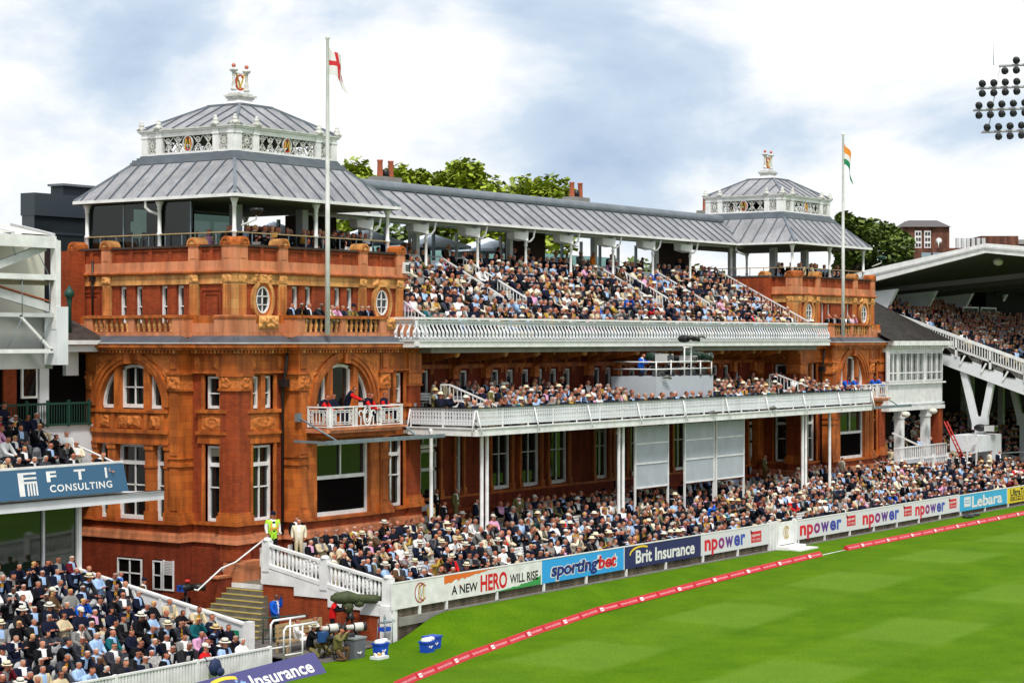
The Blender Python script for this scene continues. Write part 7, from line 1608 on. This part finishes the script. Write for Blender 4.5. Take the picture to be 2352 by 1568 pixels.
# ---- crowd beyond the nearest three hundred: one object
CROWD = []     # (x, y, z, rz, outfit)
LOW = {}
def lowbody(pose):
    if pose not in LOW:
        V, Fc, Rg, H = body(pose, False); V = [tuple(v) for v in V]; Fc = list(Fc); Rg = list(Rg)
        # head as a rounder form with face and hair
        m = MB(); m.ball((H.x, H.y, H.z+.02), .105, WHITE, 8, (.80, .95, 1.18)); n0 = len(V); V += m.v
        for f in m.f:
            q = np.mean([m.v[i] for i in f], axis=0); Fc.append(tuple(n0+i for i in f)); dz = q[2]-H.z; dy = q[1]-H.y; Rg.append(1 if (dz > .07 and dy > -.08) or (dy > .03 and dz > -.05) else 0)
        # tri-split to uniform arrays
        T = []; TR = []
        for f, g in zip(Fc, Rg):
            if len(f) == 4: T.append(f); TR.append(g)
            elif len(f) == 3: T.append((f[0], f[1], f[2], -1)); TR.append(g)
            else:
                for i in range(1, len(f)-1): T.append((f[0], f[i], f[i+1], -1)); TR.append(g)
        LOW[pose] = (np.array(V, np.float32), T, TR, H)
    return LOW[pose]
def lowhat(kind):
    m = MB()
    if kind == 'cap': m.lathe([(.112, 0), (.10, .08), (.03, .12)], (0, .01, 0), WHITE, 8); m.poly([(-.08, -.08), (.08, -.08), (.05, -.18), (-.05, -.18)], 0, .012, WHITE, 'xy')
    else: m.lathe([(.195, 0), (.19, .012), (.11, .02), (.105, .10), (.03, .115)], (0, 0, 0), WHITE, 9)
    return np.array(m.v, np.float32), m.f
LOWH = {k: lowhat(k) for k in ('brim', 'cap', 'straw')}
def build_crowd():
    mats_, mi = [], {}
    def M_(m):
        if m.name not in mi: mi[m.name] = len(mats_); mats_.append(m)
        return mi[m.name]
    VS, LV, LS, LT, MI = [], [], [], [], []; nv = 0; nl = 0
    def put(V, F, G, M4):
        nonlocal nv, nl
        VS.append((np.c_[V, np.ones(len(V))] @ M4.T)[:, :3].astype(np.float32))
        for f, g in zip(F, G):
            f = [i for i in f if i >= 0]; LV.extend(nv+i for i in f); LS.append(nl); LT.append(len(f)); nl += len(f); MI.append(g)
        nv += len(V)
    for (x, y, z, rz, d) in CROWD:
        V, T, TR, H = lowbody(d['pose']); cz, sz = cos(rz), sin(rz); s = d.get('scale', 1.02); M4 = np.array([[cz*s, -sz*s, 0, x], [sz*s, cz*s, 0, y], [0, 0, s, z], [0, 0, 0, 1]])
        cm = lambda n: cl(n, JK[n]); Sx = cm(d['shirt']); T_ = mat('tie_gold', lin(170, 125, 45), .7) if d['tie'] == 'striped' and x*7 % 1 < .35 else (cm('navy') if d['tie'] == 'navy' else Sx)
        hm = d['skin'] if d['hair'] == 'bald' else HAIRS[d['hair']]
        tabl = [M_(q) for q in (d['skin'], hm, cm(d['jacket']), Sx, T_, cm(d['trousers']), BLK, cm(d['jacket']))]
        put(V, T, [tabl[g] for g in TR], M4)
        if d['hat']:
            hv, hf = LOWH[d['hat']]; put(hv+np.array([H.x, H.y+.01, H.z+.075], np.float32), hf, [M_(HCOL[d['hatcol']])]*len(hf), M4)
    V = np.concatenate(VS); me = bpy.data.meshes.new('crowd'); me.vertices.add(len(V)); me.vertices.foreach_set('co', V.ravel()); me.loops.add(nl); me.loops.foreach_set('vertex_index', np.array(LV, np.int32)); me.polygons.add(len(LS)); me.polygons.foreach_set('loop_start', np.array(LS, np.int32))
    for m in mats_: me.materials.append(m)
    me.polygons.foreach_set('material_index', np.array(MI, np.int32)); me.update(); me.validate()
    me.polygons.foreach_set('use_smooth', [True]*len(me.polygons))
    tag(newobj('crowd', me), 'dense crowd of spectators filling the pavilion tiers and far stands', 'crowd', None, 'stuff'); print('CROWD', len(CROWD), len(LS))
rp_ = random.Random(11)
# ---- benches: one kind, copied
def make_bench(ln):
    r = empty('bench', (0, 0, 0)); m = MB()
    for y in (-.16, -.02, .12): m.box(-ln/2, ln/2, y-.05, y+.05, .40, .43, WHITE)
    m.build('seat', r); m = MB()
    for i in range(3): m.box(-ln/2, ln/2, .24+.02*i, .265+.02*i, .50+.12*i, .59+.12*i, WHITE)
    m.build('backrest', r)
    for x in (-ln/2+.2, ln/2-.2): m = MB(); m.box(x-.03, x+.03, -.18, .22, .0, .40, WHITE); m.bar((x, .20, .38), (x, .30, .84), .05, .04, WHITE); m.build('leg', r)
    return r
bench0 = make_bench(4.0); bused = False
def put_bench(x, y, z, label, grp):
    global bused
    b = copy_tree(bench0) if bused else bench0
    bused = True; b.location = (x, y, z); tag(b, label, 'bench', grp)
# ---- notable people, one by one
def gzz(x, y): return ground_z(x, y)
WH = 'white'
HV = mat('hi_vis_yellow', (.45, .85, .05), .5); HVR = mat('hi_vis_orange', (.9, .35, .08), .5)
q = person((-.35, -2.35, 1.72), R(-25), 'stand', 'steward in yellow hi-vis vest and black cap at the head of the steps', jm=HV, shirt=WH, tie='black', trousers='black', hair='dark', hat='cap', hatcol='navy', scale=1.06, sleeve=WH)
m = MB(); m.box(-.19, .19, -.16, -.145, 1.15, 1.2, HVR); m.box(-.15, -.11, -.16, -.145, 1.05, 1.4, HVR); m.box(.11, .15, -.16, -.145, 1.05, 1.4, HVR); v = m.build('reflective_stripe', loc=(0, 0, 0)); v.parent = q; CH.setdefault(q.name, []).append(v)
person((.95, -2.6, 1.5), R(-50), 'stand', 'white haired man standing in cream jacket by the steward', 'cream', trousers='beige', hair='white'); person((1.5, -2.0, 1.55), R(-40), 'stand', 'brown haired man in black suit standing behind the cream jacketed man', 'black', trousers='black', hair='brown')
person((-3.9, -5.6, -.9), R(15), 'st_phone', 'bald man in bright blue waterproof standing by the brick wall', 'royal blue', trousers='black', hair='bald', skin=SKINS[3], scale=1.05)
q = person((-2.95, -7.6, -.9), R(35), 'st_cam', 'camera operator in red bodywarmer and red cap behind the olive camera', 'red', trousers='black', hair='dark', hat='cap', hatcol='navy', shirt='red', sleeve='black')
HCOL['red'] = REDP
person((-6.35, -9.35, -.9), R(35), 'crouch', 'photographer in cream sun hat crouching behind the white lens', 'black', trousers='olive', hat='brim', hatcol='cream', hair='brown', shirt='black'); person((-5.55, -9.3, -.9), R(30), 'crouch', 'second photographer crouching behind the monopod lens', 'brown', trousers='olive', hair='brown', shirt='brown'); person((-6.0, -10.35, -.95), R(20), 'crouch', 'photographer in olive waistcoat crouching low behind the tilted board', 'olive', trousers='brown', hair='brown', shirt='olive')
person((-5.1, -7.7, -.95), R(40), 's_lap', 'boy in cricket whites on the bench, back turned', WH, trousers=WH, hair='brown', scale=.95); person((-4.2, -7.8, -.95), R(20), 's_arms', 'boy in cricket whites and yellow sunglasses on the bench', WH, trousers=WH, hair='brown', glasses=True, scale=.95)
person((-4.0, .1, -.9), R(40), 'crouch', 'camera operator in dark jacket crouching by the tower base', 'black', trousers='black', hair='dark'); person((-4.9, 1.6, -.3), R(30), 'stand', 'man in bright blue top leaning by the basement window', 'royal blue', trousers='navy', hair='grey', shirt='pale blue', scale=.98); person((-4.2, 1.0, -.5), R(20), 'stand', 'man in navy cap and brown coat beside the basement window', 'brown', trousers='navy', hat='cap', hatcol='navy', hair='dark', scale=.9)
person((30.9, -1.5, 8.05), R(-20), 'st_arms', 'crew member in dark jacket behind the scaffold on the grey platform', 'black', trousers='black', hair='brown')
person((32.7, -1.3, 8.05), R(30), 'st_cam', 'crew member in grey jacket by the green shrouded camera on the platform', 'grey', trousers='black', hair='dark')
# players on the near balcony
RB = cl('red', JK['red'])
for i, (x, y, ps, lab, jk, rz) in enumerate(((3.35, -1.75, 's_fwd', 'player in red and white tracksuit slumped at the left end of the near balcony', 'red', 20), (4.35, -1.6, 's_lap', 'player in dark tracksuit and white cap seated second on the near balcony', 'navy', 10),
        (5.35, -1.5, 'st_lean', 'player in red sleeved tracksuit standing and leaning on the near balcony', 'red', 35), (6.15, -1.9, 's_fwd', 'player in red and navy seated in front of the standing one on the near balcony', 'red', 10), (6.85, -1.5, 's_arms', 'player in navy and sunglasses seated by the right pair on the near balcony', 'navy', 0), (7.45, -1.9, 's_lap', 'player in red sleeved top resting an arm at the right of the near balcony', 'red', 15))):
    q = person((x, y, 6.80 if ps[1] == 't' else 6.92), R(rz), ps, lab, 'navy', shirt='navy', tie='navy', trousers='navy', hair='dark', glasses=i in (1, 4, 5), skin=SKINS[1], sleeve=jk)
for i, (x, jk, lab) in enumerate(((53.6, 'royal blue', 'player in blue and orange tracksuit at the left of the far balcony'), (54.8, 'royal blue', 'player in blue with white sleeves second on the far balcony'), (57.4, 'royal blue', 'player in blue crouched at the right of the far balcony'), (58.3, 'royal blue', 'rightmost player in blue and red on the far balcony'))):
    person((x, -1.7, 6.9), R(-5+10*i), 's_fwd', lab, jk, shirt='orange' if i % 2 else 'red', tie='red', trousers='navy', hair='dark', skin=SKINS[3])
# members on the tower balconies
for i in range(10):
    d = outfit(rp_); d['jacket'] = ['black', 'black', 'navy', 'charcoal', 'cream', 'pink', 'dark grey', 'olive', 'black', 'navy'][i]; d['hat'] = 'cap' if i == 7 else None; d['hatcol'] = 'navy'; d['woman'] = False; d['pose'] = ['s_lap', 's_chin', 's_lap', 's_fwd', 's_fwd', 's_fwd', 's_lap', 's_fwd', 's_chin', 's_chin'][i]
    if d['jacket'] in ('pink',): d['shirt'] = 'pink'
    person((3.0+.56*i, -.45+.1*(i % 2), 10.74-.06*(i > 3)), R(rp_.uniform(-15, 25)), label='man in %s seated %s from the left behind the near terracotta balustrade' % (d['jacket'], ORD[i] if i else 'first'), group='members on the near tower balcony', **d)
for i in range(5):
    d = outfit(rp_); d['woman'] = False; d['pose'] = 's_chin'; d['jacket'] = ['black', 'navy', 'black', 'white', 'pink'][i]; d['shirt'] = 'white'; d['hat'] = None
    CROWD.append((L_+3.2+.9*i, -.5, 10.72, R(rp_.uniform(-10, 20)), d))
# operator on the platform, doorway figures, standing men on the lower balcony
person((28.9, -1.9, 8.05), R(10), 'st_cam', 'camera operator in bright blue waterproof on the grey platform', 'royal blue', trousers='black', hair='dark')
for i, (x, y, z, rz, ps, jk, tr, lab) in enumerate(((14.9, .9, 1.75, 0, 'stand', 'black', 'black', 'man in black suit standing in the shadow left of the pavilion door'), (15.8, .4, 1.72, 10, 'stand', 'olive', 'olive', 'man in khaki suit standing at the top of the door steps'), (14.8, -1.5, 1.4, 30, 'stand', 'navy', 'beige', 'man in navy blazer and beige trousers at the foot of the door steps'), (12.3, -1.5, 1.45, 20, 'stand', 'black', 'black', 'bearded man in black suit standing right of the tan jacket'), (11.5, -1.4, 1.45, 10, 'stand', 'mustard', 'brown', 'man in tan jacket standing by the tower bay'),
        (18.7, -1.2, 1.4, -20, 'stand', 'olive', 'beige', 'man in olive tweed jacket with stick by the white columns'), (49.0, 1.4, 1.75, 10, 'stand', 'olive', 'brown', 'man in grey-green coat in the far pavilion doorway'), (53.3, -1.7, 1.5, 60, 'stand', 'cream', 'black', 'man in cream jacket standing by the far double column'),
        (13.0, -.4, 6.9, 40, 'stand', 'beige', 'beige', 'man in beige suit standing by the upper doorway, left'), (14.1, -.2, 6.95, 30, 'stand', 'beige', 'beige', 'man in pale jacket standing by the upper doorway, right'), (13.9, -3.0, 6.65, 20, 'stand', 'olive', 'olive', 'man in green tweed suit standing at the balcony stair rail'), (44.6, -1.6, 6.85, 30, 'stand', 'black', 'black', 'man in black suit standing at the far stair rail of the lower balcony'),
        (65.0, -3.9, 1.2, 10, 'stand', 'dark grey', 'grey', 'grey suited man standing below the white balustrade, leftmost of the group'), (66.0, -4.0, 1.2, 0, 'stand', 'black', 'black', 'man in black suit standing below the white balustrade'), (66.9, -4.1, 1.2, 0, 'stand', 'navy', 'navy', 'man in navy with pale shirt standing below the white balustrade'), (67.7, -4.2, 1.2, 40, 'stand', 'black', 'black', 'man in dark suit turned away left of the ladder'), (70.2, -4.6, 1.2, 40, 'stand', 'cream', 'cream', 'man in cream suit standing in front of the white camera box'), (71.4, -4.8, 1.2, -20, 'stand', 'navy', 'navy', 'man in navy suit and blue shirt in front of the white camera box'))):
    d = outfit(rp_); person((x, y, z), R(rz), ps, lab, jk, trousers=tr, hair=d['hair'], skin=d['skin'], tie=d['tie'])
FIX = NPERS
# ---- left stand, lower tier: individuals on tip-up seats
ch0 = empty('tip_up_seat', (0, 0, 0)); m = MB(); m.box(-.22, .22, -.20, .20, .40, .44, mat('grey_seat_plastic', (.45, .46, .47), .5)); m.build('seat', ch0); m = MB(); m.lathe([(.22, 0), (.22, .02)], (0, .24, .62), mat('grey_seat_plastic', (0, 0, 0)), 12, 'y'); m.box(-.22, .22, .24, .265, .44, .66, mat('grey_seat_plastic', (0, 0, 0))); m.build('backrest', ch0); m = MB(); m.box(-.03, .03, 0, .2, 0, .4, GREYST); m.build('leg', ch0)
cused = False
def put_seat(x, y, z, lab='grey plastic tip-up seat in the left stand rows'):
    global cused
    c = copy_tree(ch0) if cused else ch0
    cused = True; c.location = (x, y, z); tag(c, lab, 'seat', 'tip-up seats in the left stand')
special = {(0, 2): ('red', 'red', None, 'cap', 'white', 'man in red polo shirt and white cap with crossed arms, front row'), (0, 1): ('pale blue', 'navy', 'red', 'brim', 'white', 'man in pale blue jacket, red trousers and white sun hat, front row'), (1, 5): ('blazer', 'white', 'striped', None, '', 'man in red and yellow striped blazer near the left edge'), (0, 0): ('white', 'white', None, None, '', 'white haired woman in white clothes, front row by the fence')}
for k, y in enumerate(ROWY):
    if y > 1.5: break
    z = lfloor(k)
    xr = -9.8 if k == 0 else (-8.8 if k == 1 else (-8.1 if k < 3 else -7.65)); i = 0
    while True:
        x = xr-(.92 if k == 0 else (.80 if k < 4 else .72))*i-.28*(k % 2); px_, py_, _ = pix(x, y, z+.9)
        if px_ < -25: break
        if py_ < 1640:
            put_seat(x, y, z, 'grey tip-up seat, %s row of lower left stand, %s from side wall' % (ORD[k], od(i)))
            if rp_.random() < (.95 if k < 14 else .8) or (k, i) in special:
                d = outfit(rp_, True); x_ = x+rp_.uniform(-.06, .06); lab = plabel(d, k, 'lower left stand', i, 'side wall'); kw = {}
                if (k, i) in special:
                    s = special[(k, i)]; d.update(shirt=s[1], tie=s[2], hat=s[3], hatcol=s[4] or 'white', woman=(k, i) == (0, 0), pose='s_arms' if s[0] == 'red' else 's_lap'); lab = s[5]
                    if s[0] == 'blazer': kw['jm'] = BLAZ; d['jacket'] = 'orange'
                    else: d['jacket'] = s[0]
                    if 'red trousers' in lab: d['trousers'] = 'red'
                    if d['woman']: d['hair'] = 'white'; d['trousers'] = 'white'
                person((x_, y+rp_.uniform(-.05, .05), z-.04), R(rp_.uniform(-18, 22)), label=lab, group='spectators in the lower left stand', scale=rp_.uniform(1.05, 1.14), **d, **kw)
        i += 1
        if i > 29: break
n1_ = NPERS
for k in range(NFU):      # left stand, upper tier
    y = 1.95+.85*k; z = 4.75+.36*k; i = 0
    while True:
        x = -5.8-.66*i-.28*(k % 2); px_, py_, _ = pix(x, y, z+.9)
        if px_ < -20: break
        if i > 1.3*k-1.5 or True:
            put_seat(x, y, z, 'grey tip-up seat, %s row of upper left deck, %s from the rail' % (ORD[k], od(i)))
            if rp_.random() < .68:
                d = outfit(rp_, True); d['hat'] = None
                person((x, y, z-.04), R(rp_.uniform(-15, 25)), label=plabel(d, k, 'upper left deck', i, 'rail'), group='spectators on the upper left deck', scale=rp_.uniform(1.04, 1.14), **d)
        i += 1
        if i > 20: break
print('left people', n1_, NPERS)
# ---- front enclosure
cand = []
for k in range(NF):
    y = -8.78+1.09*k; z = .28+.175*k; x = -.9
    x0 = -.9 if k < 5 else (.9 if k == 5 else (2.5 if k == 6 else 17.2))
    x = x0; seat = 0
    while x < 77:
        aisle = any(abs(x-a) < .42 for a in ((15.2,) if k > 4 else ())+((30.4,) if k < 3 else ())+(49.3,) if k > 6) if False else ((k > 4 and 13.9 < x < 16.2) or (k < 3 and 29.9 < x < 31.2) or (61.7 < x < 72 and k > 5) or (k > 5 and 33 < x < 34.2))
        if not aisle and rp_.random() < (.90 if noise.noise(Vector((x*.35, k*.8, 3))) > -.22 else .50):
            d = outfit(rp_); cand.append((pix(x, y, z+1)[2], x+rp_.uniform(-.07, .07), y+rp_.uniform(-.06, .06), z-.02, k, seat, d))
        x += .60; seat += 1
cand.sort(key=lambda t: t[0]); room = max(0, 300-NPERS)
ind = cand[:room]; seen = {}
rows_ = {}
for c in ind: rows_.setdefault(c[4], []).append(c)
for k, cs in rows_.items():
    cs.sort(key=lambda t: t[1])
    for j, (dd, x, y, z, kk, st, d) in enumerate(cs):
        person((x, y, z), R(rp_.uniform(-15, 30)), label=plabel(d, k, 'front enclosure', min(j, 29), 'balustrade'), group='spectators in the front enclosure', scale=rp_.uniform(.97, 1.07), **d)
for (dd, x, y, z, kk, st, d) in cand[room:]: d['scale'] = rp_.uniform(.97, 1.07); CROWD.append((x, y, z, R(rp_.uniform(-15, 30)), d))
for k in range(NF):
    y = -8.78+1.09*k; z = .28+.175*k; x = (-.9 if k < 5 else (2.5 if k < 7 else 17))+2.0
    while x < 76:
        if not ((k > 4 and 12 < x < 18) or (k < 3 and 28 < x < 33) or (61 < x < 73 and k > 5)): put_bench(x, y, z, 'white slatted bench, %s row of the front enclosure, %s from the balustrade' % (ORD[k], od(int(x/4.25))), 'benches in the front enclosure')
        x += 4.25
m = MB()
for x, y, z in ((-.2, -1.6, 1.36), (1.4, -1.7, 1.36)): m.box(x, x+1.1, y, y+.08, z, z+.75, WHITE)
m.build('low_gate', pav)
for i, (x, y) in enumerate(((13.2, -3.0), (16.9, -3.2), (47.8, -3.5))):
    m = MB(); z = .28+.175*5; m.lathe([(.30, 0), (.33, .75), (.33, .82), (.05, .85)], (x, y, z), GREENP, 12); tag(m.build('litter_bin'), 'dark green litter bin in the front enclosure, '+('left of the white columns', 'beside the white columns', 'near the far tower')[i], 'bin')
# newspapers
def paper(x, y, z, rz, lab):
    m = MB(); c_, s_ = cos(rz), sin(rz)
    def P(a, b, c): return (x+a*c_-b*s_, y+a*s_+b*c_, z+c)
    m.add([P(-.3, 0, 0), P(0, .06, .02), P(0, .18, .36), P(-.3, .12, .34), P(.3, 0, 0), P(.3, .12, .34)], [(0, 1, 2, 3), (1, 4, 5, 2)], mat('newsprint', (.42, .41, .40), .9, var=.5, vscale=14)); tag(m.build('newspaper'), lab, 'newspaper')
for i, (k, x) in enumerate(((0, 9.5), (3, 27.2), (5, 8.2), (4, 34.5), (1, 14.5))): paper(x, -8.78+1.09*k-.42, .28+.175*k+.62, .2*i, 'open newspaper held by a seated spectator in the %s row of the front enclosure' % ORD[k])
paper(-11.9, -9.7, -.45, .1, 'open newspaper on the lap of a front row spectator, lower left stand'); paper(-13.3, -8.6, -.35, -.2, 'folded newspaper held up behind the man in pale blue')
# ---- upper tier crowd
for k in range(NU):
    y = -1.05+.8*k; z = upfloor(k); x = XA+.75+.2*(k % 2)
    while x < XB-.6:
        if not ((k > 2 and any(a-.1 < x < a+1.3 for a in (21.0, 35.8, 41.6)))) and rp_.random() < .88:
            d = outfit(rp_); CROWD.append((x+rp_.uniform(-.07, .07), y+rp_.uniform(-.06, .06), z-.02, R(rp_.uniform(-15, 30)), d))
        x += .61
    x = XA+2.4; bi = 0
    while x < XB-2: put_bench(x, y, z, 'white slatted bench, %s row of the upper tier, %s from the near tower' % (ORD[k], od(bi)), 'benches in the upper tier'); x += 4.6; bi += 1
for i in range(24):
    x = rp_.uniform(XA+1, XB-1); d = outfit(rp_); d['pose'] = rp_.choice(['stand', 'st_arms', 'stand']); CROWD.append((x, rp_.uniform(6.6, 8.3), 13.73, R(rp_.uniform(-60, 60)), d))
d = outfit(rp_); d.update(jacket='orange', pose='stand', hair='grey'); CROWD.append((36.6, 5.9, 13.72, R(20), d))
for i in range(12): dd_ = outfit(rp_); dd_['pose'] = 'stand'; dd_['hat'] = None; CROWD.append((rp_.uniform(1.2, 3.0), rp_.uniform(2.8, 8.4), 13.38, R(rp_.uniform(-90, 60)), dd_))
for x0, n_ in ((0, 70), (L_, 34)):
    for i in range(n_):
        d = outfit(rp_); d['pose'] = rp_.choice(['stand', 'st_arms', 'stand', 's_lap']); d['hat'] = None; d['jacket'] = wpick(rp_, JW) if rp_.random() < .5 else 'black'
        CROWD.append((x0+(rp_.uniform(1.6, 10.3) if x0 == 0 else rp_.uniform(.8, 10.3)), rp_.uniform(.75, 2.2), 13.52+(.0 if d['pose'][1] == '_' else 0), R(rp_.uniform(-70, 60)), d))
for k in range(NL):
    y = CY+.75+.95*k; z = lofloor(k); x = CX0+.9+.3*(k % 2)
    while x < CX1-.6:
        ok = not (27.4 < x < 34.5 and k > 0) and not (12.3 < x < 15.2 and k > 0) and not (44 < x < 46.2 and k > 1)
        if ok and rp_.random() < (.84 if k < 4 else .55): d = outfit(rp_); CROWD.append((x+rp_.uniform(-.06, .06), y, z+.02, R(rp_.uniform(-15, 30)), d))
        x += .61
    x = CX0+5
    while x < CX1-2:
        if not (25.5 < x < 36.6): put_bench(x, y, z, 'white slatted bench, %s row of the lower balcony, %s from the near tower' % (ORD[k], od(int((x-CX0)/5.2))), 'benches on the lower balcony')
        x += 5.2
# ---- right grandstand crowd
y = -11.6
while y < 9.5:
    x = gx+.7
    while x < 106:
        px_, py_, _ = pix(x, y, gfloor(y)+1)
        if px_ < 2375 and rp_.random() < .86: d = outfit(rp_, True); d['pose'] = rp_.choice(['s_lap', 's_arms']); CROWD.append((x+rp_.uniform(-.1, .1), y, gfloor(y)+.05, R(rp_.uniform(-20, 20)), d))
        x += .62
    y += .9
for i in range(26): d = outfit(rp_); d['pose'] = 'stand'; d['jacket'] = 'black'; x = rp_.uniform(gx+3, gx+22); CROWD.append((x, 10.2, gfloor(9.6), R(rp_.uniform(-30, 30)), d))
for k in range(8):
    x = 73.4
    while x < 100:
        if pix(x, -2.2+.9*k, 2)[0] < 2375 and rp_.random() < .85: d = outfit(rp_, True); CROWD.append((x, -2.2+.9*k, 1.4+.32*k, R(rp_.uniform(-20, 20)), d))
        x += .6
for i in range(26): d = outfit(rp_); d['pose'] = rp_.choice(POSES_S[:4]); CROWD.append((rp_.uniform(62.2, 69.8), rp_.uniform(-.6, 2.2), 2.5, R(rp_.uniform(-20, 20)), d))
build_crowd()
print('PEOPLE', NPERS, 'OBJECTS', len(bpy.data.objects))
